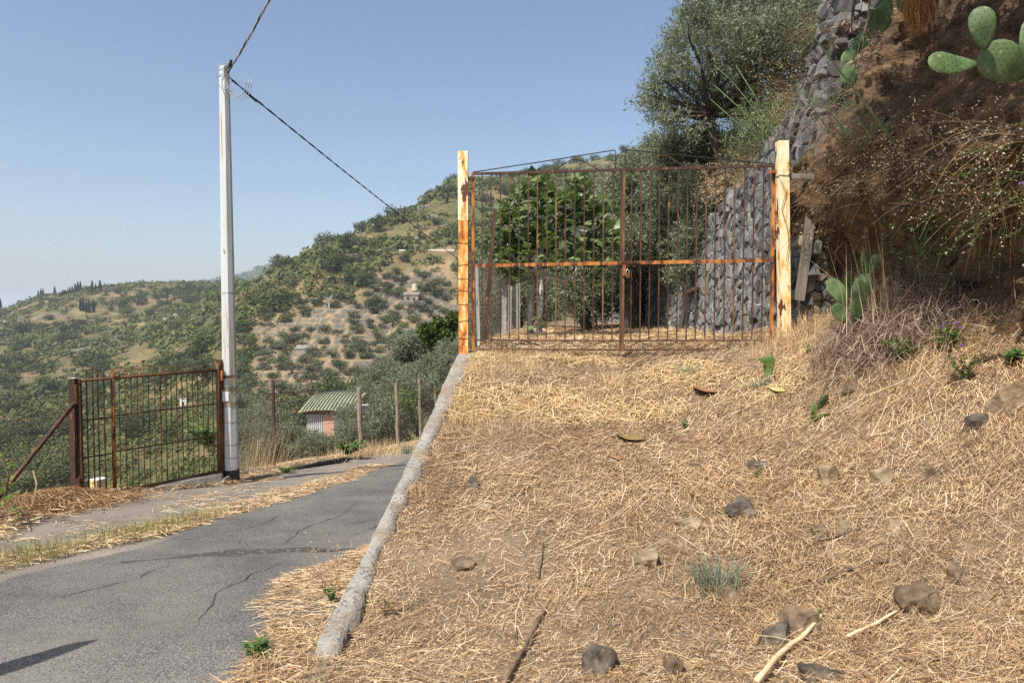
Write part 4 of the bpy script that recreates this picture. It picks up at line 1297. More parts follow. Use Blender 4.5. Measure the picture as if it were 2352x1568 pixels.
# roadside olives below the lane: three shapes, copied
bushes = []
for k in range(3):
    rg = np.random.default_rng(40 + k)
    rr = random.Random(50 + k)
    blobs = [((rr.uniform(-.95, .95), rr.uniform(-.9, .9), rr.uniform(.55, 2.0)), rr.uniform(.4, .7)) for _ in range(13)]
    V, F = twig_foliage(rg, blobs, 680, 11, .112, .031, .4)
    mb = MB()
    limb(mb, (0, 0, -.6), (0, 0, .7), .11, .08, 4, .08)
    for c, r in blobs: limb(mb, (0, 0, .6), c, .04, .01, 4, .08, 5)
    bushes.append((np_mesh('crown', V, F, K['olive']), mb.mesh('trunk', K['bark'], True)))
RB = [  # px, py of the middle of the crown, depth, scale, label
    (612, 985, 22.0, .7, 'bushy olive standing just right of the pole behind the fence'),
    (572, 1032, 16.5, .42, 'small olive thicket at the foot of the pole beyond the dry stalks'),
    (655, 1030, 17.6, .5, 'olive below the shed between the first two fence posts'),
    (735, 1042, 18.4, .5, 'low olive in front of the green roofed shed'),
    (800, 1022, 20.0, .52, 'olive hiding the right corner of the green roofed shed'),
    (875, 975, 24.0, .85, 'broad olive behind the two nearest wooden fence posts'),
    (892, 885, 34.0, 1.05, 'olive rising behind the shed on its right'),
    (945, 835, 38.0, 1.15, 'tall olive between the shed and the orange gate post'),
    (1010, 805, 38.0, 1.2, 'olive touching the orange gate post below the terraces'),
    (960, 915, 27.0, .85, 'olive above the last fence posts beside the wall'),
    (1040, 845, 24.0, .7, 'olive directly left of the concrete wall end'),
    (1000, 880, 30.0, .9, 'shadowed olive behind the row of fence posts'),
    (835, 925, 32.0, .75, 'olive against the right wall of the green roofed shed'),
    (1075, 775, 33.0, .9, 'olive behind the foot of the orange gate post'),
    (545, 950, 34.0, .8, 'olive half hidden behind the pole shaft')]
for i, (px, py, d, s, lab) in enumerate(RB):
    c = P(px, py, d)
    e = thing('olive_shrub', lab, 'tree', (c.x, c.y, c.z - 1.15 * s), random.uniform(0, 6.28), 'olives growing below the lane')
    cm, tr = bushes[i % 3]
    for nm, me in (('crown', cm), ('trunk', tr)):
        o = ob(nm, me, e, world=False)
        o.scale = (s, s, s * 1.0)

# ------------------------------------------------------------------ fig tree
fb = P(1237, 772, 11.9)
fg = thing('fig_tree', 'fig tree with big lobed leaves and pale trunks behind the left gate leaf', 'tree', fb)
mb = MB()
J = lambda px, py, d=11.9: P(px, py, d)
mb.tube([J(1236, 785), J(1240, 740), J(1243, 690), J(1244, 640), J(1245, 590), J(1246, 520), J(1240, 460)], [.055, .05, .045, .042, .036, .025, .012], 8)
mb.tube([J(1218, 785, 12.1), J(1221, 700, 12.1), J(1226, 650, 12.1), J(1215, 590, 12.2), J(1190, 540, 12.2), J(1175, 500, 12.2)], [.05, .048, .04, .03, .02, .01], 8)
mb.tube([J(1244, 628), J(1270, 636), J(1300, 646, 11.8), J(1322, 625, 11.7), J(1335, 590, 11.7), J(1350, 540, 11.7)], [.034, .032, .03, .026, .02, .01], 7)
mb.tube([J(1243, 620), J(1225, 622, 11.8), J(1195, 612, 11.7), J(1180, 595, 11.7), J(1165, 560, 11.7)], [.03, .027, .022, .018, .01], 7)
mb.tube([J(1245, 560), J(1280, 560), J(1300, 515, 11.8), J(1318, 470, 11.8), J(1325, 430, 11.8)], [.03, .028, .024, .018, .01], 7)
mb.tube([J(1318, 525, 11.7), J(1345, 532, 11.6), J(1375, 520, 11.6), J(1395, 490, 11.6)], [.02, .018, .014, .008], 6)
mb.build('trunk', K['fig_bark'], fg, True)


def fig_leaf_mesh(seed):
    r_ = random.Random(seed)
    out = []
    lob = [(-2.35, .42), (-1.75, .62), (-1.35, .5), (-1.0, .82), (-.6, .55), (-.25, .8), (0, 1.0), (.25, .8), (.6, .55), (1.0, .82), (1.35, .5), (1.75, .62), (2.35, .42)]
    vs = [(0, 0, 0)]
    for a, l in lob:
        l *= r_.uniform(.88, 1.1)
        vs.append((math.sin(a) * l * .62, math.cos(a) * l * .62 + .32, -.16 * abs(math.sin(a)) * l - .1 * l * l + .05))
    vs.append((0, .32, .06))
    n = len(lob)
    fs = [(n + 1, i, i + 1) for i in range(1, n)] + [(0, 1, n + 1), (0, n + 1, n)]
    me = bpy.data.meshes.new('leaf')
    me.from_pydata(vs, [], [f if k < n - 1 else f for k, f in enumerate(fs)])
    me.materials.append(K['fig']); me.update()
    return me


fml = [fig_leaf_mesh(s) for s in range(4)]
clus = [(1165, 500, 32), (1150, 560, 32), (1175, 615, 28), (1205, 450, 30), (1235, 425, 24), (1250, 480, 30), (1215, 520, 30), (1200, 570, 30), (1245, 550, 30), (1265, 600, 24), (1290, 530, 30), (1275, 455, 24),
        (1325, 425, 24), (1340, 450, 26), (1310, 470, 26), (1345, 500, 26), (1385, 475, 24), (1395, 530, 24), (1365, 560, 28), (1330, 580, 28), (1375, 600, 20), (1225, 640, 14), (1365, 640, 18), (1410, 560, 16), (1240, 740, 14), (1175, 650, 12), (1150, 605, 20)]
leaves = []
rgf = random.Random(8)
wts = [c[2] ** 2 for c in clus]
for i in range(1250):
    px, py, rp = rgf.choices(clus, wts)[0]
    a, q = rgf.uniform(0, 6.283), math.sqrt(rgf.random())
    c = P(px + math.cos(a) * q * rp, py + math.sin(a) * q * rp, 11.9 + rgf.uniform(-.55, .6))
    leaves.append((c, rgf.uniform(.13, .27), rgf.randrange(4), Matrix.Rotation(rgf.uniform(0, 6.28), 4, 'Z') @ Matrix.Rotation(rgf.uniform(-.2, 1.1), 4, 'X') @ Matrix.Rotation(rgf.uniform(-.5, .5), 4, 'Y')))
leaves.sort(key=lambda q: q[0].y - q[1] * 2)
rest = MB()
for i, (c, s, k, m) in enumerate(leaves):
    M_ = Matrix.Translation(c) @ m @ Matrix.Scale(s, 4)
    if i < 300:
        o = ob('leaf', fml[k], fg); o.matrix_basis = M_
    else:
        rest.add([M_ @ v.co for v in fml[k].vertices], [tuple(p.vertices) for p in fml[k].polygons])
tag(rest.build('foliage', K['fig'], fg), kind='stuff')

# ------------------------------------------------------------------ hill trees and scrub
def far_tree(seed, nb, per, leaf, mat, flat=1.0, trunk=True, tall=1.0, open_=0):
    rg = np.random.default_rng(seed); rr = random.Random(seed)
    # unit tree: about 1 m wide, 1 m tall
    bl = []
    for _ in range(nb):
        a, q = rr.uniform(0, 6.28), math.sqrt(rr.random()) * .36
        bl.append(((math.cos(a) * q, math.sin(a) * q, (.2 + rr.uniform(0, .5) * (1 - q * .9)) * tall), rr.uniform(.15, .25)))
    V, F = [], []
    Ps, Ns = [], []
    for c, r in bl:
        k = int(per * r * r)
        d = unit(rg.normal(size=(k, 3)))
        Ps.append(np.array(c) + d * (r * rg.random(k) ** .4)[:, None] * np.array([1, 1, flat])); Ns.append(unit(d + rg.normal(size=(k, 3)) * .7 + np.array([-.1, -.15, .45])))
    Pn, Nn = np.concatenate(Ps), np.concatenate(Ns)
    D = unit(np.cross(Nn, rg.normal(size=Nn.shape)))
    V, F = leaf_quads(Pn - D * leaf * .5, D, Nn, leaf * rg.uniform(.7, 1.3, len(Pn)), leaf * .62)
    mi = np.zeros(len(F), dtype=int)
    if trunk:
        mb = MB(); limb(mb, (0, 0, -.12), (rr.uniform(-.05, .05), 0, .4 * tall), .035, .022, 3, .08, 4)
        for c, r in bl[:4]: limb(mb, (0, 0, .3 * tall), c, .014, .006, 2, .08, 3)
        V2 = np.array(mb.v); F2 = np.array([f for f in mb.f if len(f) == 4])
        F = np.concatenate([F, F2 + len(V)]); V = np.concatenate([V, V2]); mi = np.concatenate([mi, np.ones(len(F2), dtype=int)])
    return np_mesh('tree', V, F, [mat, K['bark']], mi=mi)


OL = [far_tree(200 + i, 12, 1900, .07, K['olive_far'], .85) for i in range(5)]
OK_ = [far_tree(220 + i, 16, 1900, .066, K['oak_far'], .9) for i in range(5)]
LM_ = [far_tree(240 + i, 9, 1300, .07, K['lime_far'], .8) for i in range(3)]
GR_ = [far_tree(260 + i, 9, 900, .06, K['scrub_grey'], .8) for i in range(2)]


def put_tree(name, me, pos, w_, h_, label, group, sink=.05):
    o = ob(name, me, loc=(pos.x, pos.y, pos.z - sink * h_))
    o.scale = (w_, w_, h_)
    o.rotation_euler = (0, 0, random.uniform(0, 6.28))
    return tag(o, label, 'tree', group)


# trees one can point to: px, py of the foot, width px, height px, kind, label
TR = [
    (752, 575, 56, 58, 'oak', 'round dark oak standing alone on the ridge left of the sagging cable'),
    (802, 580, 52, 52, 'oak', 'dark oak on the ridge right of the lone round oak'),
    (832, 535, 44, 34, 'olive', 'pale open tree on the skyline above the two dark ridge oaks'),
    (764, 628, 66, 74, 'oak', 'big dark oak on the slope below the lone ridge oak'),
    (816, 660, 66, 60, 'oak', 'dark spreading oak lowest of the ridge group'),
    (818, 612, 44, 34, 'oak', 'small bushy oak between the ridge oaks'),
    (872, 535, 36, 48, 'oak', 'tall dark tree where the cable crosses the skyline'),
    (912, 508, 60, 42, 'oak', 'wide dark oak below the small house on the ridge'),
    (472, 812, 80, 72, 'oak', 'large dark round tree just left of the pole at mid height'),
    (628, 712, 100, 66, 'oak', 'broad dark tree mass above the bare terraces'),
    (585, 702, 50, 54, 'oak', 'dark tree just right of the pole above the bare slope'),
    (862, 718, 50, 44, 'oak', 'dark bush below the rocky strip beside the terraces'),
    (997, 680, 64, 54, 'olive', 'wide grey tree right of the round water tank'),
    (215, 850, 78, 56, 'oak', 'wide dark tree above the left part of the lower gate'),
    (55, 768, 44, 38, 'oak', 'dark bush on the pale grassy knoll at the far left'),
    (440, 672, 28, 34, 'oak', 'round dark tree on the left ridge beside the pole'),
    (418, 650, 0, 0, '', ''),
]
KD = {'oak': OK_, 'olive': OL, 'lime': LM_, 'grey': GR_}
for i, (px, py, wp, hp_, kind, lab) in enumerate(TR):
    if not wp: continue
    p = hit(px, py)
    put_tree('hill_' + ('oak' if kind == 'oak' else 'tree'), KD[kind][i % len(KD[kind])], p, wp * p.y / F0 * 1.1, hp_ * p.y / F0 * 1.25, lab, None, .06)
# dead grey tree on the shoulder of the hill
p = hit(640, 628)
e = thing('dead_tree', 'tall half dead grey tree on the shoulder of the hill right of the pole', 'tree', p)
mb = MB(); h_ = 46 * p.y / F0
limb(mb, p, p + Vector((0, 0, h_)), .35, .06, 6, .03)
for k in range(26):
    z_ = random.uniform(.15, .95); a = random.uniform(0, 6.28); L = (1 - z_ * .75) * h_ * .42
    q = p + Vector((0, 0, h_ * z_)); limb(mb, q, q + Vector((math.cos(a) * L, math.sin(a) * L, L * .5)), .1, .03, 3, .1, 4)
mb.build('trunk', K['dead_wood'], e)
rg = np.random.default_rng(5)
pts = np.array(p) + np.stack([rg.normal(0, h_ * .17, 900), rg.normal(0, h_ * .17, 900), h_ * rg.random(900) ** .8 * .9], -1)
pts[:, :2] = np.array(p)[:2] + (pts[:, :2] - np.array(p)[:2]) * (1.25 - (pts[:, 2:] - p.z) / h_ * .85)
V, F = leaf_quads(pts, unit(rg.normal(size=pts.shape)), unit(rg.normal(size=pts.shape)), .55, .3)
ob('crown', np_mesh('crown', V, F, K['scrub_grey']), e)

# cypresses and pines of the left ridge
def cypress(seed, cone=True):
    rg = np.random.default_rng(seed); n = 420
    z = rg.random(n); r = (.16 * np.sin(np.clip(z * 1.02 + .06, 0, 1) * math.pi) ** .6) * (1 - z * .45) if cone else .3 * (1 - z)
    a = rg.uniform(0, 6.28, n)
    p = np.stack([np.cos(a) * r * rg.random(n) ** .3, np.sin(a) * r * rg.random(n) ** .3, z], -1)
    D = unit(np.stack([np.cos(a) * .4, np.sin(a) * .4, np.ones(n)], -1)); N = unit(np.stack([np.cos(a), np.sin(a), rg.normal(0, .3, n)], -1))
    V, F = leaf_quads(p, D, N, .12, .07)
    return np_mesh('cypress', V, F, K['cypress'])


CY_ = [cypress(300), cypress(301), cypress(302, False)]
cyl = [(90, 682, 18), (96, 680, 20), (101, 678, 20), (162, 676, 18), (168, 676, 20), (175, 672, 22), (181, 672, 26), (187, 672, 26), (214, 672, 28), (222, 670, 20), (232, 668, 26), (128, 676, 20), (186, 714, 30), (192, 716, 30), (199, 718, 28), (206, 720, 30), (2, 712, 30), (216, 718, 32)]
for i, (px, py, hp_) in enumerate(cyl):
    p = hit(px, py)
    h_ = hp_ * p.y / F0 * .95
    o = ob('cypress', CY_[2 if px in (214, 232, 128) else i % 2], loc=(p.x, p.y, p.z - .5)); o.scale = (h_ * .85, h_ * .85, h_)
    tag(o, 'slim dark conifer on the left ridge', 'tree', 'conifers on the left ridge')

# random cover ------------------------------------------------
rg = np.random.default_rng(99)


def sample(n, px0, px1, d0, d1):
    px = rg.uniform(px0, px1, n); d = np.sqrt(rg.uniform(d0 ** 2, d1 ** 2, n))
    x = (px - CX) / F0 * d
    return px, d, x, land(x, d)


def pyof(z, d):
    return HOR - z / d * F0


def thin(x, y, r):
    keep = []; cell = {}
    for i in range(len(x)):
        k = (int(x[i] // r), int(y[i] // r)); ok = True
        for a in (-1, 0, 1):
            for b in (-1, 0, 1):
                for j in cell.get((k[0] + a, k[1] + b), ()):
                    if (x[j] - x[i]) ** 2 + (y[j] - y[i]) ** 2 < r * r: ok = False
        if ok: keep.append(i); cell.setdefault(k, []).append(i)
    return np.array(keep)


# olives on the terraces: at most 300, one object each
px, d, x, z = sample(5200, 545, 1150, 150, 250)
dens = .2 + .65 * vn(x / 16, d / 16, 71) + .25 * sstep(185, 150, d)
bare = ((np.abs(d - 212 - 8 * fbm(x / 20, d / 40, 2, 72)) < 8) & (px < 800) & (px > 590)) | ((d > 234) & (px < 850))
ok = (rg.random(len(px)) < dens) & ~bare & (px + (d - 200) * .0 > 545)
px, d, x, z = px[ok], d[ok], x[ok], z[ok]
k = thin(x, d, 4.0)[:235]
for i in k:
    s = rg.uniform(2.8, 5.2)
    kind = OL if rg.random() < .86 else LM_
    put_tree('hill_olive', kind[int(rg.integers(0, len(kind)))], Vector((x[i], d[i], z[i])), s * 1.15, s * .98, 'grey green olive tree among many on the stone terraces of the hillside', 'olives on the hillside terraces')
# darker trees over both valley sides
px, d, x, z = sample(9000, -60, 1500, 105, 600)
gv = grove(px, d)
left = px < 520
dens = np.where(left, .05 + .9 * sstep(.5, .66, vn(x / 60, d / 60, 73)), .08 + .5 * sstep(.5, .75, vn(x / 35, d / 35, 74))) * (1 - gv)
dens = dens * np.where(left & (d > 470) & (d < 590), 1.6, 1)
dens = np.where((px < 340) & (d > 290) & (d < 500), dens * .25, dens)
ok = (rg.random(len(px)) < dens)
px, d, x, z = px[ok], d[ok], x[ok], z[ok]
k = thin(x, d, 7.0)
k = k[rg.permutation(len(k))][:290]
for i in k:
    s = rg.uniform(4.5, 11)
    put_tree('hill_oak', OK_[int(rg.integers(0, 5))], Vector((x[i], d[i], z[i])), s * 1.2, s * .95, 'dark green oak scattered over the scrubby valley sides', 'oaks on the valley sides')


# the scrub itself: far too much to count
def scrub_mass(name, n, region, mat, dens_f, size, leafs, label, leafsz):
    px, d, x, z = sample(n, *region)
    ok = (rg.random(n) < dens_f(px, d, x, z)) & ~((np.abs(px - 207) < 24) & (d < 128))
    px, d, x, z = px[ok], d[ok], x[ok], z[ok]
    m = len(px)
    s = size[0] + (size[1] - size[0]) * rg.random(m) ** 1.6
    s = s * np.clip(d / 220, .75, 1.6)
    c = np.stack([x, d, z], -1)
    off = rg.normal(size=(m, leafs, 3)); off = off / np.linalg.norm(off, axis=-1, keepdims=True) * (rg.random((m, leafs, 1)) ** .4)
    off[..., 2] = np.abs(off[..., 2]) * .75 + .05
    lob = 1 + .35 * np.sin(3 * np.arctan2(off[..., 1], off[..., 0]) + rg.uniform(0, 6.28, (m, 1)))
    off[..., :2] *= lob[..., None]
    pos = (c[:, None, :] + off * s[:, None, None] * .62).reshape(-1, 3)
    N = unit(off.reshape(-1, 3) + rg.normal(size=(m * leafs, 3)) * .6 + np.array([-.25, -.3, .5]))
    D = unit(np.cross(N, rg.normal(size=N.shape)))
    sz = np.repeat(s, leafs) * leafsz
    V, F = leaf_quads(pos - D * sz[:, None] * .5, D, N, sz * rg.uniform(.7, 1.3, len(pos)), sz * .65)
    o = ob(name, np_mesh(name, V, F, mat))
    tag(o, label, kind='stuff')
    return m


def sd(px, d, x, z):
    a = sstep(.4, .52, vn(x / 42, d / 42, 81) * .65 + vn(x / 13, d / 13, 82) * .35) * 1.2 + .1
    a = a * (1 - .94 * grove(px, d))
    a = np.where((px < 340) & (d > 290) & (d < 500), a * .22, a)
    return a


scrub_mass('scrub', 5200, (-160, 1130, 62, 200), K['scrub'], lambda *a: (sd(*a) + .25 * (1 - grove(a[0], a[1]))) * (1 - .55 * sstep(480, 600, a[0])), (2.0, 5.0), 36, 'dark green thicket on the near valley sides', .27)
scrub_mass('scrub', 10500, (-160, 1130, 190, 470), K['scrub'], sd, (2.0, 6.0), 17, 'low green thicket covering the upper valley sides', .36)
scrub_mass('scrub', 1700, (1130, 1560, 200, 600), K['scrub'], lambda *a: sd(*a) * 1.2, (1.8, 4.5), 26, 'green thicket on the hilltop seen over the double gate', .34)
scrub_mass('scrub', 2200, (-160, 620, 430, 690), K['scrub'], lambda px, d, x, z: (.55 + .5 * vn(x / 40, d / 40, 88)) * np.where((px < 340) & (d < 520), .2, 1), (2.0, 5.0), 22, 'distant thicket on the left ridge', .36)
scrub_mass('scrub', 2600, (300, 900, 1500, 2350), K['oak_far'], lambda px, d, x, z: .6 + 0 * x, (7, 14), 16, 'far wooded mountain beyond the saddle', .4)
scrub_mass('scrub', 2000, (-160, 1130, 95, 420), K['scrub_grey'], lambda *a: sd(*a) * .5 * sstep(.5, .7, vn(a[2] / 17, a[1] / 17, 85)) * 2, (1.4, 3.4), 30, 'grey leafless thickets between the green scrub', .26)
scrub_mass('dry_grass', 3800, (-160, 1180, 90, 430), K['dryveg'], lambda px, d, x, z: .5 * (1 - .5 * grove(px, d)), (.5, 1.4), 10, 'dry golden grass tussocks on the valley sides', .45)
# near slope under the lane
scrub_mass('scrub', 2600, (-500, 1000, 26, 75), K['scrub'], lambda px, d, x, z: .8 * (xd(d) - x > 2.2), (1.6, 3.6), 30, 'leafy thicket falling away below the lower gate', .21)

# ------------------------------------------------------------------ far buildings, walls, poles
def house(label, px, py, wpx, hpx, wall, roofm, rooftype='gable', depth=.8, rz=0.0, name='house', wins=(), door=None, cat='house', d=None):
    p = hit(px, py) if d is None else P(px, py, d)
    s = p.y / F0
    W, H = wpx * s, hpx * s
    e = thing(name, label, cat, (p.x, p.y, p.z), rz)
    D = W * depth
    mb = MB(); mb.box((0, D / 2, H / 2 - .5), (W, D, H + 1)); mb.build('wall', wall, e, world=False)
    mb = MB()
    o = .12 * H
    if rooftype == 'gable':
        r = H * .3
        vs = [(-W / 2 - o, -o, H - .02), (W / 2 + o, -o, H - .02), (W / 2 + o, D / 2, H + r), (-W / 2 - o, D / 2, H + r), (W / 2 + o, D + o, H - .02), (-W / 2 - o, D + o, H - .02)]
        vs += [(a_, b_, c_ + .12) for a_, b_, c_ in vs]
        mb.add(vs, [(6, 7, 8, 9), (9, 8, 10, 11), (0, 3, 2, 1), (3, 5, 4, 2), (0, 1, 7, 6), (5, 11, 10, 4), (1, 2, 8, 7), (2, 4, 10, 8), (0, 6, 9, 3), (3, 9, 11, 5)])
    elif rooftype == 'mono':
        vs = [(-W / 2 - o, -o, H + .02), (W / 2 + o, -o, H + .02), (W / 2 + o, D + o, H + .18 * W), (-W / 2 - o, D + o, H + .18 * W)]
        vs += [(a_, b_, c_ + .15) for a_, b_, c_ in vs]
        mb.add(vs, [(4, 5, 6, 7), (3, 2, 1, 0), (0, 1, 5, 4), (1, 2, 6, 5), (2, 3, 7, 6), (3, 0, 4, 7)])
    else:
        mb.box((0, D / 2, H + .1), (W * 1.03, D * 1.03, .2))
    mb.build('roof', roofm, e, world=False)
    for (fx, fz, fw, fh, *g) in wins:
        MB().box((fx * W, -.03, fz * H), (fw * W, .12, fh * H)).build('window', K[g[0]] if g else K['glass'], e, world=False)
    if door:
        fx, fw, fh = door
        MB().box((fx * W, -.03, fh * H / 2), (fw * W, .12, fh * H)).build('door', K['glass'], e, world=False)
    return e


house('small stone hut with a flat tiled roof on the upper terraces', 944, 699, 34, 13, K['grey_plaster'], K['tile_grey'], 'mono', .6, name='stone_hut', wins=[(-.2, .45, .12, .55)], door=(.2, .1, .6), cat='hut')
house('low stone hut with a brown roof among the lower olives', 697, 818, 42, 11, K['grey_plaster'], K['tile_grey'], 'mono', .6, name='stone_hut', door=(.25, .14, .7), cat='hut')
house('little house with a grey tiled roof on the ridge skyline', 912, 482, 17, 10, K['cream'], K['tile_grey'], 'gable', .8)
house('open shelter with a flat dark roof high on the slope', 974, 482, 26, 7, K['grey_plaster'], K['tile_grey'], 'flat', .5, name='shelter', wins=[(-.25, .45, .2, .7), (.05, .45, .2, .7), (.32, .45, .15, .7)], cat='shelter')
house('cream flat roofed farmhouse beside the road on the far slope', 388, 742, 26, 11, K['cream'], K['white'], 'flat', .7, name='farmhouse', wins=[(-.1, .5, .14, .35), (.25, .5, .12, .3)])
house('pale house with a hipped grey roof right of the farmhouse', 411, 737, 24, 13, K['cream'], K['grey_plaster'], 'gable', .7, name='farmhouse', wins=[(0, .5, .12, .3)])
house('small barn with a pale orange roof on the left valley side', 279, 768, 16, 7, K['cream'], K['tile'], 'gable', .7, name='barn', cat='barn')
house('small shed with a dark red roof on the left valley side', 309, 765, 16, 6, K['grey_plaster'], K['tile_red'], 'mono', .7, name='barn', cat='barn')
house('ruined pale hut seen through the lower gate bars', 417, 934, 15, 17, K['white'], K['grey_plaster'], 'flat', .9, name='ruined_hut', door=(.0, .3, .6), cat='hut')
yh = house('narrow yellow house with a pale blue window behind the lower gate', 205, 1152, 26, 44, K['yellow'], K['white'], 'flat', 1.0, rz=-.5, name='yellow_house', wins=[(.05, .42, .34, .42, 'blue_glass')])
MB().box((0, -.05, 1.25 * 44 * yh.location.y / F0 * .78), (26 * yh.location.y / F0 * .5, .3, .35)).build('parapet', K['yellow'], yh, world=False)
# water tank
p = hit(955, 665)
r = 8.5 * p.y / F0
e = thing('water_tank', 'round cream concrete water tank on the upper terraces', 'tank', p)
mb = MB(); mb.tube([p - Vector((0, 0, 1)), p + Vector((0, 0, r * 1.15))], r, 20); mb.build('drum', K['cream'], e)
mb = MB(); mb.tube([p + Vector((0, 0, r * 1.15)), p + Vector((0, 0, r * 1.22))], r * 1.04, 20); mb.build('rim', K['white'], e)
# boulders
for px, py, w_, lab in ((985, 499, 17, 'big pale boulder on the high slope below the shelter'), (1000, 506, 19, 'larger pale boulder right of the first on the high slope'), (961, 553, 15, 'round tan boulder alone on the green slope')):
    p = hit(px, py); s = w_ * p.y / F0
    tag(ob('boulder', stone_mesh('boulder', s, s * .8, s * .9, K['rock_grey'], int(px), .3, 22, True), loc=p + Vector((0, 0, s * .2))), lab, 'boulder')


def ribbon_wall(label, pts, hpx, mat, th=.5, name='field_wall'):
    q = [hit(*a) for a in pts]
    mb = MB()
    for a, b in zip(q[:-1], q[1:]):
        h = hpx * (a.y + b.y) / 2 / F0
        n = (b - a); n.z = 0; n = Vector((-n.y, n.x, 0)).normalized() * th / 2
        vs = [a - n - Vector((0, 0, 1)), b - n - Vector((0, 0, 1)), b + n - Vector((0, 0, 1)), a + n - Vector((0, 0, 1)), a - n + Vector((0, 0, h)), b - n + Vector((0, 0, h)), b + n + Vector((0, 0, h)), a + n + Vector((0, 0, h))]
        mb.add(vs, [(3, 2, 1, 0), (4, 5, 6, 7), (0, 1, 5, 4), (1, 2, 6, 5), (2, 3, 7, 6), (3, 0, 4, 7)])
    return tag(mb.build(name, mat), label, 'wall')


ribbon_wall('pale roadside wall along the road below the left ridge', [(82, 735), (100, 731), (120, 727), (140, 722)], 5, K['white'])
ribbon_wall('short pale wall at the far left edge of the valley road', [(-40, 748), (0, 741), (26, 738)], 4, K['white'])
ribbon_wall('low white wall on a tan shoulder above the lower gate', [(160, 811), (180, 808), (208, 802)], 6, K['white'])
ribbon_wall('long low pale wall crossing the green upper slope', [(855, 575), (880, 576), (920, 577), (960, 577), (1000, 577), (1050, 577)], 2, K['white'])


def far_pole(label, px, py, hpx, name='far_pole', arms=False, group=None):
    p = hit(px, py); s = p.y / F0
    e = thing(name, label, 'pole', p, 0, group)
    MB().tube([p - Vector((0, 0, .5)), p + Vector((0, 0, hpx * s))], [.0005 * p.y, .00035 * p.y], 6).build('shaft', K['conc_post'], e)
    if arms: MB().bar(p + Vector((-2.5 * s, 0, hpx * s * .93)), p + Vector((2.5 * s, 0, hpx * s * .93)), .15).build('crossarm', K['conc_post'], e)


for px, py, h in ((44, 738, 16), (160, 722, 14), (227, 724, 10), (311, 734, 12), (350, 735, 12)):
    far_pole('small pale roadside pole in the far left valley', px, py, h, group='poles along the valley road')
for px, py, h in ((1115, 455, 12), (1209, 440, 22), (1220, 430, 14), (1264, 430, 18), (1333, 408, 16), (1408, 390, 14), (1518, 345, 12), (1505, 395, 18), (1166, 470, 12)):
    far_pole('small pale power pole on the hilltop behind the double gate', px, py, h, arms=True, group='poles on the hilltop')
# lattice pylon on the skyline
p = hit(1147, 405); s = p.y / F0
e = thing('lattice_pylon', 'thin lattice pylon on the skyline right of the orange gate post', 'pylon', p)
H = 46 * s; mb = MB(); w0 = 3.0 * s
L4 = [(-1, -1), (1, -1), (1, 1), (-1, 1)]
for a, b in L4: mb.bar(p + Vector((a * w0, b * w0, -1)), p + Vector((a * .6 * s, b * .6 * s, H)), .16)
mb.build('mast', K['steel'], e)
mb = MB()
for k in range(9):
    f, g = k / 9, (k + 1) / 9
    for a, b in ((0, 1), (1, 2), (2, 3), (3, 0)):
        wa, wb = w0 + (.6 * s - w0) * f, w0 + (.6 * s - w0) * g
        mb.bar(p + Vector((L4[a][0] * wa, L4[a][1] * wa, H * f)), p + Vector((L4[b][0] * wb, L4[b][1] * wb, H * g)), .09)
mb.build('lattice', K['steel'], e)
MB().bar(p + Vector((-4 * s, 0, H * .9)), p + Vector((4 * s, 0, H * .9)), .2).build('crossarm', K['steel'], e)

# bare white tree between the olives
p = hit(748, 690 if True else 0)
p = hit(758, 712)
e = thing('dead_tree', 'bare white dead tree beside the scrub left of the terraces', 'tree', p)
mb = MB(); s = p.y / F0
limb(mb, p, p + Vector((-3 * s, 0, 26 * s)), .22, .12, 4, .08)
for k in range(12):
    q = p + Vector((-1.5 * s, 0, random.uniform(10, 24) * s)); a = random.uniform(-1.3, 1.3)
    limb(mb, q, q + Vector((math.sin(a) * 16 * s, random.uniform(-3, 3) * s, math.cos(a) * 16 * s)), .11, .03, 3, .12, 4)
mb.build('trunk', K['conc_post'], e)

# ------------------------------------------------------------------ shed with the green roof
d = 28.5
sA = P(752, 1000, d); s = d / F0
sh = thing('garden_shed', 'small sheet metal shed with a sagging green ribbed roof among olives', 'shed', (sA.x, sA.y, sA.z - .6), -.12)
x0, x1 = -58 * s, 62 * s
zE = (1000 - 943) * s + .6; zR = (1000 - 907) * s + .6
mb = MB(); mb.box(((x0 + x1) / 2 + .05, 1.2, zE / 2 - .3), (x1 - x0 - .15, 2.2, zE + .6)); mb.build('wall', K['sheet_grey'], sh, world=False)
for i in range(22):
    xx = x0 + .15 + (x1 - x0 - .2) * i / 22
    if .36 < i / 22 < .62: continue
    MB().box((xx, .085, zE / 2), (.035, .03, zE - .02)).build('wall_rib', K['sheet_grey'], sh, world=False)
MB().box((x0 + (x1 - x0) * .5, .08, zE * .5), ((x1 - x0) * .23, .05, zE - .05)).build('door', K['salmon'], sh, world=False)
MB().box(((x0 + x1) / 2, .03, zE - .12), (x1 - x0 + .1, .05, .035)).build('wall_rail', K['green_rib'], sh, world=False)
MB().box(((x0 + x1) / 2 - .1, -.12, zE - .02), (x1 - x0 + .5, .06, .08)).build('eave_beam', K['rust_orange'], sh, world=False)
nx, ny = 30, 12
V = []
for j in range(ny + 1):
    for i in range(nx + 1):
        f, g = i / nx, j / ny
        xx = x0 - .1 + (x1 - x0 + .25) * f + g * (.22 - .3 * f)
        V.append((xx, -.25 + 1.75 * g, zE + .02 + (zR - zE) * math.sin(g * 1.45) + .12 * math.sin(f * math.pi) * (1 - .2 * g) - .06))
rf = ob('roof', np_mesh('roof', V, grid_faces(ny + 1, nx + 1), K['green_sheet'], True), sh, world=False)
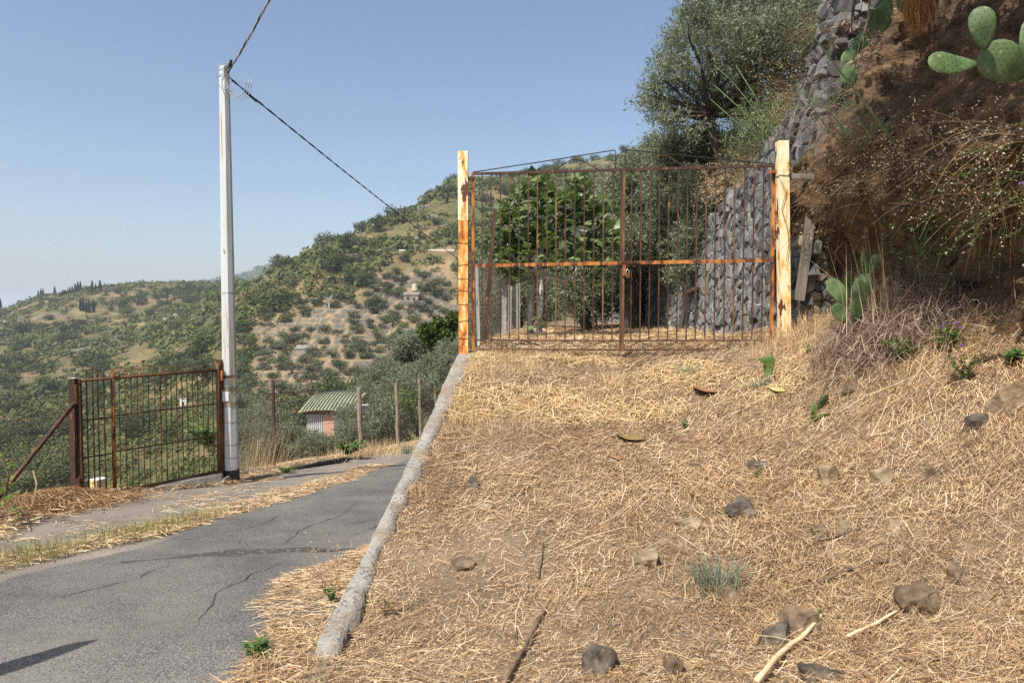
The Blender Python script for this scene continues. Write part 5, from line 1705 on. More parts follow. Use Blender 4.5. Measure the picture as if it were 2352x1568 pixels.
for i in range(1, 16):
    f = i / 16
    pts = []
    for j in range(ny + 1):
        g = j / ny
        pts.append((x0 - .1 + (x1 - x0 + .25) * f + g * (.22 - .3 * f), -.25 + 1.75 * g, zE + .04 + (zR - zE) * math.sin(g * 1.45) + .12 * math.sin(f * math.pi) * (1 - .2 * g) - .06))
    MB().tube(pts, .022, 4).build('rib', K['green_rib'], rf, world=False)

# ------------------------------------------------------------------ straw
def straws(rg, x, y, zf, ln, wd, ang=None, lift=.02, curl=.12, tiltmax=.25):
    """lying stalks, bent once, draped on the ground zf"""
    n = len(x)
    a = rg.uniform(0, 2 * math.pi, n) if ang is None else ang
    L = ln[0] + (ln[1] - ln[0]) * rg.random(n) ** 2.2
    W = rg.uniform(wd[0], wd[1], n) * np.clip(y / 3.6, .95, 1.8)
    dx, dy = np.cos(a), np.sin(a)
    kink = rg.normal(0, curl, n)
    pts = []
    for f in (-.5, 0.0, .5):
        ox = x + dx * L * f - dy * kink * L * (.5 - abs(f)) * 2 * .5
        oy = y + dy * L * f + dx * kink * L * (.5 - abs(f)) * 2 * .5
        pts.append([ox, oy])
    base = rg.random(n) ** 2 * lift + .003
    tl = np.clip(rg.normal(0, tiltmax * .5, n), -tiltmax, tiltmax)
    V = np.empty((n, 6, 3))
    roll = rg.uniform(-.6, .6, n)
    for k, (ox, oy) in enumerate(pts):
        z = zf(ox, oy) + base + np.clip(tl * L * (k - 1) * .5, -.01, None) + (k == 1) * rg.random(n) * .012 * (L / .2)
        sx, sy, sz = -dy * W * .5 * np.cos(roll), dx * W * .5 * np.cos(roll), W * .5 * np.sin(roll)
        V[:, k * 2] = np.stack([ox - sx, oy - sy, z - sz], -1)
        V[:, k * 2 + 1] = np.stack([ox + sx, oy + sy, z + sz], -1)
    i = np.arange(n)[:, None] * 6
    F = np.concatenate([i + np.array([0, 1, 3, 2]), i + np.array([2, 3, 5, 4])], 1).reshape(-1, 4)
    return V.reshape(-1, 3), F


def blades(rg, x, y, zf, ln, wd, lean=.35, la=None, droop=.25):
    """standing blades: three points, narrowing"""
    n = len(x)
    a = rg.uniform(0, 2 * math.pi, n) if la is None else la
    le = np.abs(rg.normal(0, lean, n))
    L = rg.uniform(ln[0], ln[1], n); W = rg.uniform(wd[0], wd[1], n)
    z0 = zf(x, y) - .01
    dirx, diry, dz = np.cos(a) * np.sin(le), np.sin(a) * np.sin(le), np.cos(le)
    b = rg.uniform(0, 2 * math.pi, n); sx, sy = np.cos(b) * W * .5, np.sin(b) * W * .5
    V = np.empty((n, 6, 3))
    for k, f in enumerate((0, .55, 1.0)):
        w_ = (1, .75, .12)[k]
        px_, py_ = x + dirx * L * f * (1 + droop * f), y + diry * L * f * (1 + droop * f)
        pz = z0 + dz * L * f * (1 - droop * f * f * np.sin(le))
        V[:, 2 * k] = np.stack([px_ - sx * w_, py_ - sy * w_, pz], -1)
        V[:, 2 * k + 1] = np.stack([px_ + sx * w_, py_ + sy * w_, pz], -1)
    i = np.arange(n)[:, None] * 6
    F = np.concatenate([i + np.array([0, 1, 3, 2]), i + np.array([2, 3, 5, 4])], 1).reshape(-1, 4)
    return V.reshape(-1, 3), F


def join(parts):
    V, F, o = [], [], 0
    for v, f in parts:
        V.append(v); F.append(f + o); o += len(v)
    return np.concatenate(V), np.concatenate(F)


rg = np.random.default_rng(123)


def stuff(name, parts, mat, label):
    V, F = join(parts)
    return tag(ob(name, np_mesh(name, V, F, mat)), label, kind='stuff')


def pick(n, x0, x1, y0, y1, dens):
    x = rg.uniform(x0, x1, n); y = y0 + (y1 - y0) * rg.random(n)
    ok = rg.random(n) < dens(x, y)
    return x[ok], y[ok]


def cliff_x(y):
    return np.interp(y, [-3, 1.5, 3, 4.3, 5.2, 6, 6.8, 7.6, 8.25, 9], [8.5, 5.2, 4.5, 4.15, 3.98, 3.9, 3.8, 3.65, 3.5, 3.4])


def dens_t(x, y):
    inside = (x > xw(y) + .02 + (.06 + .1 * sstep(5, 7.5, y) + .07 * fbm(y * 2.5, y * 0, 3, 90)) * sstep(3.3, 4.2, y)) & (x < cliff_x(y) + .15) & (np.abs(x) < .82 * y + .5)
    # bare, trodden earth near the wall
    bare = np.exp(-((x - xw(y) - .6) / .5) ** 2) * sstep(.34, .52, vn(x * 1.5, y * 1.2, 91)) * sstep(3.2, 4, y) * (1 - sstep(6.6, 7.4, y))
    patch = .5 + .5 * sstep(.3, .55, vn(x * 2.6, y * 2.6, 92))
    return inside * patch * (1 - .72 * bare) * (1 - .35 * sstep(9, 14, y)) * (1 - .25 * sstep(1.0, -.6, x))


flow = lambda x, y: .55 + .9 * fbm(x * .5, y * .5, 2, 93) + rg.normal(0, .75, len(x))
parts = []
x, y = pick(112000, -1.2, 4.6, 2.2, 9.2, dens_t); parts.append(straws(rg, x, y, zt, (.02, .16), (.0011, .003), flow(x, y), .03, .16, .4))
x, y = pick(50000, -1.2, 4.6, 2.2, 6.0, dens_t); parts.append(straws(rg, x, y, zt, (.015, .1), (.0012, .003), None, .014))
x, y = pick(6500, -1.2, 4.6, 2.2, 9.2, lambda a, b: dens_t(a, b) * sstep(.35, .6, vn(a * .9, b * .9, 94))); parts.append(straws(rg, x, y, zt, (.18, .55), (.0014, .003), flow(x, y), .03, .1))
x, y = pick(26000, -.6, 3.5, 8.6, 22, lambda a, b: dens_t(a, b)); parts.append(straws(rg, x, y, zt, (.08, .3), (.004, .009), None, .05))
x, y = pick(30000, 1.2, 4.6, 2.0, 5.2, dens_t); parts.append(straws(rg, x, y, lambda a, b: zt(a, b) + .015, (.025, .18), (.0012, .0028), None, .045, .25, .5))
def chaff(n, x0, x1, y0, y1, ln, wd):
    x, y = pick(n, x0, x1, y0, y1, lambda a, b: np.clip(dens_t(a, b) * 1.3, 0, 1))
    m = len(x); a = rg.uniform(0, 6.28, m); D = np.stack([np.cos(a), np.sin(a), rg.normal(0, .25, m)], -1)
    V, F = leaf_quads(np.stack([x, y, zt(x, y) + .003 + .012 * rg.random(m)], -1), D, unit(rg.normal(size=(m, 3)) * .35 + np.array([0, 0, 1])), rg.uniform(ln[0], ln[1], m), rg.uniform(wd[0], wd[1], m) * 1.3)
    return V.reshape(-1, 4, 3)[:, 1:].reshape(-1, 3), np.arange(m * 3).reshape(-1, 3)
_v, _f = chaff(210000, -1.2, 4.4, 2.3, 7.5, (.012, .06), (.0016, .004))
tag(ob('chaff', np_mesh('chaff', _v, _f, K['straw'])), 'fine broken chaff covering the soil of the ramp', kind='stuff')
stuff('straw', parts, K['straw'], 'cut dry straw strewn over the ramp before the gate')
parts = []
x, y = pick(26000, -1.2, 4.6, 2.2, 9.0, lambda a, b: dens_t(a, b) * sstep(.4, .7, vn(a * 1.3, b * 1.3, 97))); parts.append(straws(rg, x, y, zt, (.015, .09), (.002, .005), None, .01))
x, y = pick(20000, 2.0, 4.6, 2.0, 8.6, lambda a, b: dens_t(a, b) * sstep(.9, 0, cliff_x(b) - a)); parts.append(straws(rg, x, y, lambda a, b: zt(a, b) + .01, (.05, .3), (.0018, .004), None, .1, .3, .6))
stuff('straw', parts, K['straw_brown'], 'brown chaff and broken stalks over the ramp and at the cliff foot')
# pale straw on the crest near the gate, partly standing
parts = []
x, y = pick(24000, -.6, 3.3, 6.3, 8.6, lambda a, b: dens_t(a, b) * sstep(.35, .65, vn(a * 1.1, b * 1.6, 95) + .15 * sstep(1.8, 0, a))); parts.append(straws(rg, x, y, zt, (.05, .34), (.002, .0042), None, .04))
x, y = pick(9000, -.6, 1.2, 6.0, 8.5, lambda a, b: dens_t(a, b) * sstep(.45, .65, vn(a * 1.6, b * 2.2, 96) + .1 * sstep(.8, -.4, a))); parts.append(blades(rg, x, y, zt, (.05, .2), (.002, .004), .4))
x, y = pick(12000, -.6, 3.3, 8.2, 15, lambda a, b: dens_t(a, b)); parts.append(blades(rg, x, y, zt, (.03, .13), (.003, .007), .45))
x, y = pick(3500, 2.6, 4.2, 5.5, 8.2, dens_t); parts.append(blades(rg, x, y, zt, (.06, .25), (.002, .004), .7))
stuff('dry_grass', parts, K['straw_pale'], 'pale standing dry grass along the crest by the gate')

# straw drift on the lane at the wall foot, and along the far verge
parts = []
zro = lambda a, b: zr(a, b) + .012
def dl(x, y):
    e = np.interp(y, [2.2, 3.0, 3.6, 4.2, 4.7, 5.6, 6.5], [-1.15, -1.25, -1.3, -1.55, -1.6, -1.2, -.95]) + .16 * fbm(y * 3, y * 0 + x * 2, 3, 98)
    g = np.exp(-((y - 3.95) / .28) ** 2) * .6
    return (x > e) & (x < xw(y) + .03) & (rg.random(len(x)) > g)
x, y = pick(60000, -1.8, -.6, 2.2, 6.6, dl); parts.append(straws(rg, x, y, zro, (.03, .2), (.0016, .0036), rg.normal(.2, .7, len(x)), .03))
x, y = pick(5000, -1.6, -.6, 2.2, 3.6, dl); parts.append(straws(rg, x, y, lambda a, b: zr(a, b) + .03, (.06, .25), (.002, .0036), None, .04, .3, .5))
def dv(x, y):
    e = xd(y) + .1
    return (x > e) & (x < e + .75 + .5 * fbm(x * 1.5, y * 1.5, 3, 99)) & (np.abs(x) < .85 * y + .5)
x, y = pick(60000, -6.4, -2.2, 5.0, 24, dv); parts.append(straws(rg, x, y, lambda a, b: zr(a, b), (.06, .34), (.003, .006), None, .05, .2, .4))
def ds(x, y):
    c = np.interp(y, [4, 5.2, 6.8, 8.6, 11, 14], [-4.0, -3.98, -3.45, -3.2, -2.95, -2.7])
    return (np.abs(x - c) < .28 + .2 * fbm(x * 2, y * 2, 3, 100)) & (x < road_left(y) + .1)
x, y = pick(26000, -4.6, -2.3, 3.8, 14, ds); parts.append(straws(rg, x, y, lambda a, b: zr(a, b), (.05, .25), (.0025, .005), None, .03))
x, y = pick(3500, -5.8, -3.3, 5, 11, lambda a, b: (a > xd(b)) * sstep(.5, .7, vn(a * 2, b * 2, 101))); parts.append(straws(rg, x, y, lambda a, b: zr(a, b), (.05, .25), (.0025, .004), None, .02))
stuff('straw', parts, K['straw'], 'loose straw drifted along the lane edges and verge')
# straw heap under the free end of the lower gate
parts = []
hz = lambda a, b: zr(a, b) + .09 * np.exp(-(((a + 5.5) / .35) ** 2 + ((b - 8.4) / .55) ** 2)) + .08 * np.exp(-(((a + 5.7) / .4) ** 2 + ((b - 8.0) / .6) ** 2))
x, y = rg.normal(-5.5, .3, 6000), rg.normal(8.35, .5, 6000); parts.append(straws(rg, x, y, hz, (.06, .35), (.003, .005), None, .07, .3, .5))
stuff('straw', parts, K['straw_brown'], 'heap of brown cut stalks under the end of the lower gate')
# green strip between the tracks
parts = []
x, y = pick(26000, -4.7, -2.8, 3.6, 8.8, lambda a, b: ds(a, b) * sstep(8.8, 6.2, b) * (.35 + .65 * vn(a * 3, b * 3, 102))); parts.append(blades(rg, x, y, lambda a, b: zr(a, b), (.04, .17), (.003, .005), .4))
stuff('grass', parts, K['grass_green'], 'short yellow green grass between lane and gravel track')
# dry reeds and stalks by the fence
parts = []
c = P(585, 1085, 12.6); x, y = rg.normal(c.x, .25, 220), rg.normal(c.y + .2, .3, 220); parts.append(blades(rg, x, y, lambda a, b: zr(a, b) - .1, (.4, 1.3), (.0035, .006), .3, rg.normal(.3, .8, 220)))
for px, py, d_, n_, s_ in ((862, 1030, 17.3, 700, .5), (905, 1015, 18.2, 400, .4), (825, 1047, 16.4, 200, .4), (760, 1064, 14.8, 120, .3)):
    c = P(px, py, d_); x, y = rg.normal(c.x, s_, n_), rg.normal(c.y, s_, n_); parts.append(blades(rg, x, y, lambda a, b: zr(a, b) - .1, (.15, .6), (.005, .01), .6))
stuff('dry_grass', parts, K['straw_pale'], 'tall dry stalks along the wire fence beyond the pole')
# gravel on the track and verge
parts = MB(); pr_ = [stone_mesh('p', 1, 1, .6, K['rock_dark'], 900 + i, .25, 9) for i in range(3)]
for k in range(420):
    y_ = random.uniform(4.5, 11); x_ = random.uniform(float(xd(y_)) + .3, float(road_left(y_)) + .1) if random.random() < .6 else random.uniform(float(road_left(y_)), float(xw(y_)) - .05)
    s_ = random.uniform(.008, .022); m_ = pr_[k % 3]; q = Vector((x_, y_, float(zr(x_, y_)) + .012))
    parts.add([q + v.co * s_ for v in m_.vertices], [tuple(f.vertices) for f in m_.polygons])
tag(parts.build('gravel', K['rock_dark']), 'small loose stones on the lane and track', kind='stuff')

# ------------------------------------------------------------------ stones of the ramp
def zt1(x, y): return float(zt(np.array([x]), np.array([y]))[0])


def on_ramp(px, py, d0=2.2, d1=9.5):
    """where that sight line meets the ramp"""
    ds = np.linspace(d0, d1, 500)
    q = [P(px, py, float(d)) for d in ds]
    g = zt(np.array([v.x for v in q]), np.array([v.y for v in q]))
    for v, z in zip(q, g):
        if v.z <= z: return Vector((v.x, v.y, z))
    return q[-1]


ST = [(1705, 1190, 82, 56, 'rock_dark', 'dark angular stone behind the blue green grass tuft'),
      (1583, 1212, 74, 44, 'rock_tan', 'tan flat stone left of the dark angular stone'),
      (1745, 1078, 58, 30, 'rock_dark', 'small dark flat stone in the middle of the ramp'),
      (1905, 1115, 64, 62, 'rock_tan', 'rounded tan stone left of a twin beneath the cliff'),
      (2036, 1118, 62, 62, 'rock_tan', 'rounded tan stone right of its twin below the broken cactus'),
      (2146, 1105, 56, 48, 'rock_brown', 'brown stone in deep straw right of the two tan stones'),
      (1778, 1482, 92, 60, 'rock_dark', 'grey brown stone lying beside the pale reed'),
      (1842, 1450, 92, 66, 'rock_brown', 'split brown slab leaning against the grey brown stone'),
      (2105, 1402, 96, 66, 'rock_brown', 'angular brown stone at the lower right in loose straw'),
      (1376, 1545, 82, 74, 'rock_dark', 'round dark stone at the bottom edge below the stick'),
      (1672, 1380, 72, 40, 'rock_brown', 'ochre brown slab under the blue green grass tuft'),
      (1486, 1296, 64, 42, 'rock_tan', 'tan stone left of the blue green grass tuft'),
      (1114, 1168, 50, 16, 'rock_tan', 'flat grey tan chip near the concrete wall'),
      (1601, 1078, 34, 18, 'rock_brown', 'little brown stone left of the small dark flat stone'),
      (2322, 945, 104, 100, 'rock_tan', 'large tan boulder at the cliff foot on the right edge'),
      (2244, 985, 60, 56, 'rock_dark', 'dark broken stone beside the large tan boulder'),
      (1546, 1552, 56, 46, 'rock_brown', 'brown stone at the bottom edge left of the reed'),
      (1944, 1222, 50, 32, 'rock_tan', 'pale tan stone right of the dark angular stone'),
      (1884, 1230, 52, 36, 'rock_brown', 'brown stone half sunk in straw beside the pale tan stone'),
      (1890, 1566, 110, 40, 'rock_dark', 'dark stone cut off by the bottom edge near the reed'),
      (1088, 1125, 34, 44, 'rock_dark', 'curled piece of dark bark near the concrete wall'),
      (2200, 1340, 60, 40, 'rock_brown', 'sunken brown stone beside the angular brown stone'),
      (1960, 900, 50, 24, 'rock_brown', 'small brown stone beneath the purple flowered clover'),
      (1730, 1335, 40, 22, 'rock_tan', 'tan chip right of the blue green grass tuft'),
      (1060, 1300, 70, 18, 'rock_brown', 'flat earthy stone in bare soil near the wall'),
      (2060, 1220, 40, 28, 'rock_tan', 'small tan stone in straw below the rounded twin stones')]
for i, (px, py, w_, h_, m, lab) in enumerate(ST):
    q = on_ramp(px, py); s = q.y / F0 * (1.08 if py > 1250 else .95)
    o = ob('field_stone', stone_mesh('field_stone', w_ * s, w_ * s * random.uniform(.7, 1.0), h_ * s * 1.4, K[m], 500 + i, .42, 26, True), loc=q + Vector((0, .02, h_ * s * .14)))
    o.rotation_euler = (random.uniform(-.15, .15), random.uniform(-.15, .15), random.uniform(-.5, .5))
    tag(o, lab, 'stone')
q = P(922, 1150, 4.6); q.z = -1.66 + .0; q = Vector((float(xw(4.63)) + .08, 4.63, -1.33))
tag(ob('white_pebble', stone_mesh('white_pebble', .055, .05, .05, K['white_stone'], 640, .3, 20), loc=P(922, 1151, 4.9)), 'crumpled white pebble on the concrete wall top', 'stone')

# sticks and reeds
def lying(label, pts, r, mat, name='stick', lift=.02):
    q = [on_ramp(*p) for p in pts]
    q = [v + Vector((0, 0, lift)) for v in q]
    mb = MB()
    fine = []
    for a, b in zip(q[:-1], q[1:]):
        fine += [a.lerp(b, i / 3) for i in range(3)]
    fine.append(q[-1])
    fine = [v + Vector((random.uniform(-1, 1) * r * .3, 0, random.uniform(-1, 1) * r * .3)) for v in fine]
    mb.tube(fine, [r * random.uniform(.9, 1.1) * (1 - .4 * i / len(fine)) for i in range(len(fine))], 7)
    return tag(mb.build(name, mat, None, True), label, 'stick' if name == 'stick' else 'reed')


lying('brown knotty stick lying towards the bottom edge', [(1150, 1600), (1205, 1500), (1240, 1430), (1256, 1406)], .011, K['twig'], lift=.03)
lying('short dark twig standing out of the straw above the knotty stick', [(1236, 1335), (1242, 1300), (1248, 1258)], .006, K['twig'])
lying('thin dark twig left of the knotty stick', [(1180, 1500), (1186, 1450)], .004, K['twig'])
lying('thick pale reed stalk lying across the bottom right', [(1735, 1590), (1800, 1515), (1850, 1475), (1888, 1436)], .014, K['reed'], 'reed', .05)
lying('pale split reed right of the thick reed', [(1945, 1480), (2010, 1450), (2060, 1425)], .009, K['reed'], 'reed', .04)
lying('dark twig lying among straw below the twin stones', [(1860, 1255), (1930, 1235), (1990, 1218)], .009, K['twig'])
lying('black broken branch in the straw at lower right', [(1880, 1345), (1960, 1310), (2040, 1295)], .016, K['twig'])
lying('grey branch half buried in straw right of the slab', [(2040, 1510), (2120, 1530), (2190, 1515)], .012, K['twig'])
lying('long straw coloured stem crossing the upper ramp', [(1930, 960), (1990, 922), (2050, 900), (2120, 870)], .0035, K['reed'], 'reed', .05)
lying('long pale stem right of the broken green cactus', [(1990, 1020), (2040, 1008), (2080, 985), (2170, 950)], .0035, K['reed'], 'reed', .05)

# ------------------------------------------------------------------ grass tufts and weeds
def tuft(label, px, py, wpx, hpx, mat, n, name='grass_tuft', lean=.45, wd=(.003, .006), z=None, d=None, cat='grass'):
    q = on_ramp(px, py) if d is None else P(px, py, d)
    s = q.y / F0
    x = rg.normal(q.x, wpx * s * .2, n); y = rg.normal(q.y, wpx * s * .16, n)
    a = np.arctan2(y - q.y, x - q.x) + rg.normal(0, .5, n)
    V, F = blades(rg, x, y, (lambda a_, b_: zt(a_, b_)) if d is None else (lambda a_, b_: a_ * 0 + q.z), (hpx * s * .45, hpx * s * 1.2), wd, lean, a)
    return tag(ob(name, np_mesh(name, V, F, mat)), label, cat)


tuft('blue green grass tuft in the straw of the ramp', 1645, 1350, 120, 85, K['bluegrass'], 240, wd=(.003, .007), lean=.5)
tuft('low grey green grass tuft below the left end of the mound', 1578, 860, 62, 26, K['bluegrass'], 160)
tuft('grey green grass tuft beside the small green cactus pad', 1745, 890, 70, 30, K['bluegrass'], 140)
tuft('small blue grass tuft growing on the end of the concrete wall', 1082, 832, 22, 18, K['bluegrass'], 60, d=8.1)
tuft('blue grey grass clump at the lane edge against the wall', 935, 1040, 26, 28, K['bluegrass'], 90, d=12.5, wd=(.005, .009))
tuft('spiky straw stump beside the wall in bare soil', 965, 1140, 60, 40, K['straw_pale'], 50, lean=.7)
tuft('pale straw stump left of the bark piece', 1032, 1080, 30, 20, K['straw_pale'], 30, lean=.7)
tuft('straw stump in bare soil under the crest', 1130, 1010, 40, 36, K['straw_pale'], 36, lean=.6)
# big dead tuft mound at the cliff foot
q = on_ramp(2010, 790)
parts = []
for k, (dx, dy, n_, h_) in enumerate(((0, 0, 1500, .34), (.3, -.15, 1300, .32), (-.25, .1, 900, .28), (.5, .1, 1100, .34), (.1, .3, 900, .4), (.25, .45, 700, .4))):
    x = rg.normal(q.x + dx, .16, n_); y = rg.normal(q.y + dy, .16, n_)
    parts.append(blades(rg, x, y, zt, (h_ * .4, h_ * 1.2), (.0022, .0042), .8, None, .5))
x = rg.normal(q.x + .1, .35, 1600); y = rg.normal(q.y, .3, 1600); parts.append(straws(rg, x, y, lambda a, b: zt(a, b) + .08, (.1, .45), (.002, .004), None, .2, .4, .8))
V, F = join(parts)
tag(ob('dead_grass_mound', np_mesh('dead_grass_mound', V, F, K['straw_pink'])), 'mound of pinkish dead grass at the cliff foot below the cactus', 'grass')
x = rg.normal(q.x + .05, .12, 46); y = rg.normal(q.y + .1, .1, 46)
parts = [blades(rg, x, y, zt, (.5, 1.15), (.0035, .006), .28, rg.normal(2.6, .7, 46), .3)]
V, F = join(parts)
tag(ob('dry_stalks', np_mesh('dry_stalks', V, F, K['straw_pale'])), 'tall thin dry grass stalks rising out of the dead mound', 'grass')
# straw bristles at the foot of the cream post
parts = []
q = P(1830, 745, 7.6)
x = rg.normal(q.x, .22, 900); y = rg.normal(q.y, .25, 900); parts.append(blades(rg, x, y, zt, (.08, .4), (.0022, .004), .75))
V, F = join(parts)
tag(ob('dead_grass_mound', np_mesh('dead_grass_mound', V, F, K['straw'])), 'straw piled around the foot of the cream gate post', 'grass')


def herb(label, px, py, hpx, n, mat=None, leafl=.03, leafw=.016, d=None, flowers=0, name='weed', spread=.5, trail=None):
    q = on_ramp(px, py) if d is None else P(px, py, d)
    s = q.y / F0
    H = hpx * s
    e = thing(name, label, 'plant', q)
    mb = MB(); Ps = []; Ds = []; tips = []
    for k in range(n):
        a = random.uniform(0, 6.28); r_ = random.uniform(.2, 1) * spread * H
        tip = q + Vector((math.cos(a) * r_, math.sin(a) * r_, H * random.uniform(.5, 1)))
        if trail: tip = q + Vector(trail) * random.uniform(.5, 1) + Vector((random.uniform(-1, 1), random.uniform(-1, 1), random.uniform(-.7, 1))) * H * .5
        mid = q.lerp(tip, .5) + Vector((0, 0, H * .12))
        mb.tube([q, mid, tip], [.0025, .002, .0012], 4)
        tips.append(tip)
        for j in range(9):
            f = .25 + .75 * j / 8
            c = (q.lerp(mid, f * 2) if f < .5 else mid.lerp(tip, f * 2 - 1))
            b = random.uniform(0, 6.28)
            for t3 in range(3):
                Ps.append(tuple(c)); Ds.append((math.cos(b + t3 * .7), math.sin(b + t3 * .7), random.uniform(-.1, .5)))
    mb.build('stem', K['fennel'], e)['kind'] = 'stuff'
    Pn, Dn = np.array(Ps), np.array(Ds)
    V, F = leaf_quads(Pn, Dn, unit(rg.normal(size=Pn.shape) * .4 + np.array([0, 0, 1])), leafl * rg.uniform(.7, 1.3, len(Pn)), leafw)
    ob('foliage', np_mesh('foliage', V, F, mat or K['herb']), e)['kind'] = 'stuff'
    for k in range(flowers):
        t_ = random.choice(tips) + Vector((random.uniform(-.02, .02), random.uniform(-.02, .02), random.uniform(0, .05)))
        m = 22
        D = unit(rg.normal(size=(m, 3)) * .6 + np.array([0, 0, .8]))
        V, F = leaf_quads(np.repeat(np.array([tuple(t_)]), m, 0), D, rg.normal(size=(m, 3)), .022, .008)
        ob('flower', np_mesh('flower', V, F, K['purple']), e)
    return e


herb('bright green leafy weed at the straw edge of the lane', 590, 1525, 62, 9, leafl=.05, leafw=.012, d=3.22, spread=.45)
herb('little green weed above the leafy weed on the lane edge', 640, 1462, 26, 6, leafl=.03, leafw=.009, d=3.6)
herb('small green weed at the wall foot', 765, 1385, 46, 7, leafl=.02, leafw=.009, d=4.1)
herb('green weed by the black pipe at the lane edge', 658, 1096, 30, 12, leafl=.05, leafw=.02, d=12.4, spread=.8)
herb('dark green clover at the cliff foot beside the mound', 2062, 835, 62, 14, leafl=.035, leafw=.02, spread=.7)
herb('grey green clover with purple flowers at the cliff foot', 2175, 815, 62, 12, leafl=.045, leafw=.022, flowers=3, spread=.6)
herb('thin clover in straw below the purple flowers', 2215, 880, 70, 9, leafl=.03, leafw=.016, flowers=1, spread=.6)
herb('green clover leaves at the right edge by the cliff', 2330, 840, 34, 6, leafl=.06, leafw=.036, spread=.6)
herb('tiny green weed in the middle of the ramp', 1572, 985, 26, 6, leafl=.016, leafw=.009)
herb('tiny dark weed near the small dark flat stone', 1740, 1105, 36, 5, leafl=.014, leafw=.008)
herb('reddish dry weed on the wall edge', 890, 1410, 40, 10, mat=K['straw_brown'], leafl=.02, leafw=.006, spread=1.2)
herb('clump of green weeds in the shade under the first wooden fence post', 800, 1050, 40, 16, leafl=.1, leafw=.05, d=15.5, spread=1.0)
herb('fresh green shrub beside the third fence post', 935, 960, 70, 22, mat=K['vine'], leafl=.12, leafw=.05, d=20.5, spread=.7)
herb('leafy green bush at the far end of the kerb behind the gate', 480, 1040, 90, 26, leafl=.1, leafw=.035, d=11.6, spread=.7)

# vine at the left edge
e = thing('vine', 'bright green vine leaves at the left edge below the fence', 'plant', P(0, 1180, 7.0))
for k in range(34):
    px, py = random.choice([(10, 1085), (20, 1120), (5, 1150), (28, 1165), (-10, 1100), (40, 1178), (8, 1060), (-20, 1140)])
    c = P(px + random.uniform(-22, 16), py + random.uniform(-22, 18), 6.9 + random.uniform(-.3, .3))
    o = ob('leaf', fml[k % 4], e)
    o.matrix_basis = Matrix.Translation(c) @ Matrix.Rotation(random.uniform(0, 6.28), 4, 'Z') @ Matrix.Rotation(random.uniform(.1, 1.2), 4, 'X') @ Matrix.Scale(random.uniform(.07, .13), 4)
    o.material_slots[0].link = 'OBJECT'; o.material_slots[0].material = K['vine']
MB().tube([P(-40, 1200, 7), P(10, 1150, 6.95), P(20, 1090, 6.9), P(5, 1050, 6.9)], .012, 6).build('stem', K['twig'], e)
MB().tube([P(72, 1165, 7.6), P(80, 1140, 7.6), P(84, 1110, 7.6), P(76, 1080, 7.6)], .009, 5).build('dry_shoot', K['reed'], e)
# leafy bright tree sprig by the gate post
e = thing('mulberry_shrub', 'bright green leafy shrub left of the orange gate post above the olives', 'tree', P(1010, 790, 30))
rr = np.random.default_rng(77)
blobs = [(tuple(P(px, py, 30 + random.uniform(-.5, .5))), r_ * 30 / F0) for px, py, r_ in ((985, 765, 14), (1010, 750, 14), (1030, 760, 12), (1045, 735, 12), (1020, 778, 14), (995, 785, 10))]
V, F = twig_foliage(rr, blobs, 900, 8, .2, .14, .4)
ob('crown', np_mesh('crown', V, F, K['lime_far']), e)
mb = MB(); limb(mb, P(1012, 830, 30), P(1012, 760, 30), .05, .03, 4); mb.build('trunk', K['bark'], e)

# ------------------------------------------------------------------ prickly pears
def pad_mesh(w_, l_, th, mat, seed):
    """obovate flattened pad standing on its narrow end, facing -Y"""
    rr = random.Random(seed)
    nu, nv = 20, 12
    V = []; F = []
    tw = rr.uniform(-.12, .12)
    for side in (-1, 1):
        for j in range(nv + 1):
            r = j / nv
            for i in range(nu):
                a = 2 * math.pi * i / nu
                zc = math.cos(a) * r
                wid = (.72 + .3 * zc) if zc < .6 else .9 * math.sqrt(max(.0, 1 - (zc - .1) ** 2)) + .12
                x = math.sin(a) * r * w_ / 2 * (.78 + .24 * math.cos(a))
                z = (zc * .5 + .5) * l_
                y = side * th / 2 * math.sqrt(max(0, 1 - r ** 2.6)) + tw * x * (z / l_) + .02 * math.sin(z * 14 + seed)
                V.append((x, y, z))
    off = nu * (nv + 1)
    for s in range(2):
        for j in range(nv):
            for i in range(nu):
                i2 = (i + 1) % nu
                q = (s * off + j * nu + i, s * off + j * nu + i2, s * off + (j + 1) * nu + i2, s * off + (j + 1) * nu + i)
                F.append(q if s else q[::-1])
    me = np_mesh('pad', V, F, mat, True)
    # areoles on a diagonal grid
    mb = MB()
    st = .034
    for s in (-1, 1):
        for jj in range(-8, 9):
            for ii in range(-8, 9):
                x = (ii + .5 * (jj % 2)) * st; zz = l_ / 2 + jj * st * .86
                zc = (zz / l_ - .5) * 2
                if abs(zc) > .93: continue
                hw = w_ / 2 * math.sqrt(max(0, 1 - zc * zc)) * (.78 + .24 * zc)
                if abs(x) > hw * .93: continue
                r = math.sqrt(zc * zc + (x / (w_ / 2 * (.78 + .24 * zc))) ** 2)
                y = s * (th / 2 * math.sqrt(max(0, 1 - min(1, r) ** 2.6))) + tw * x * (zz / l_) + .02 * math.sin(zz * 14 + seed)
                e_ = .0034
                mb.add([(x - e_, y, zz - e_), (x + e_, y, zz - e_), (x, y, zz + e_), (x, y + s * .006, zz)], [(0, 1, 3), (1, 2, 3), (2, 0, 3)])
    return me, mb.mesh('spines', K['areole'])


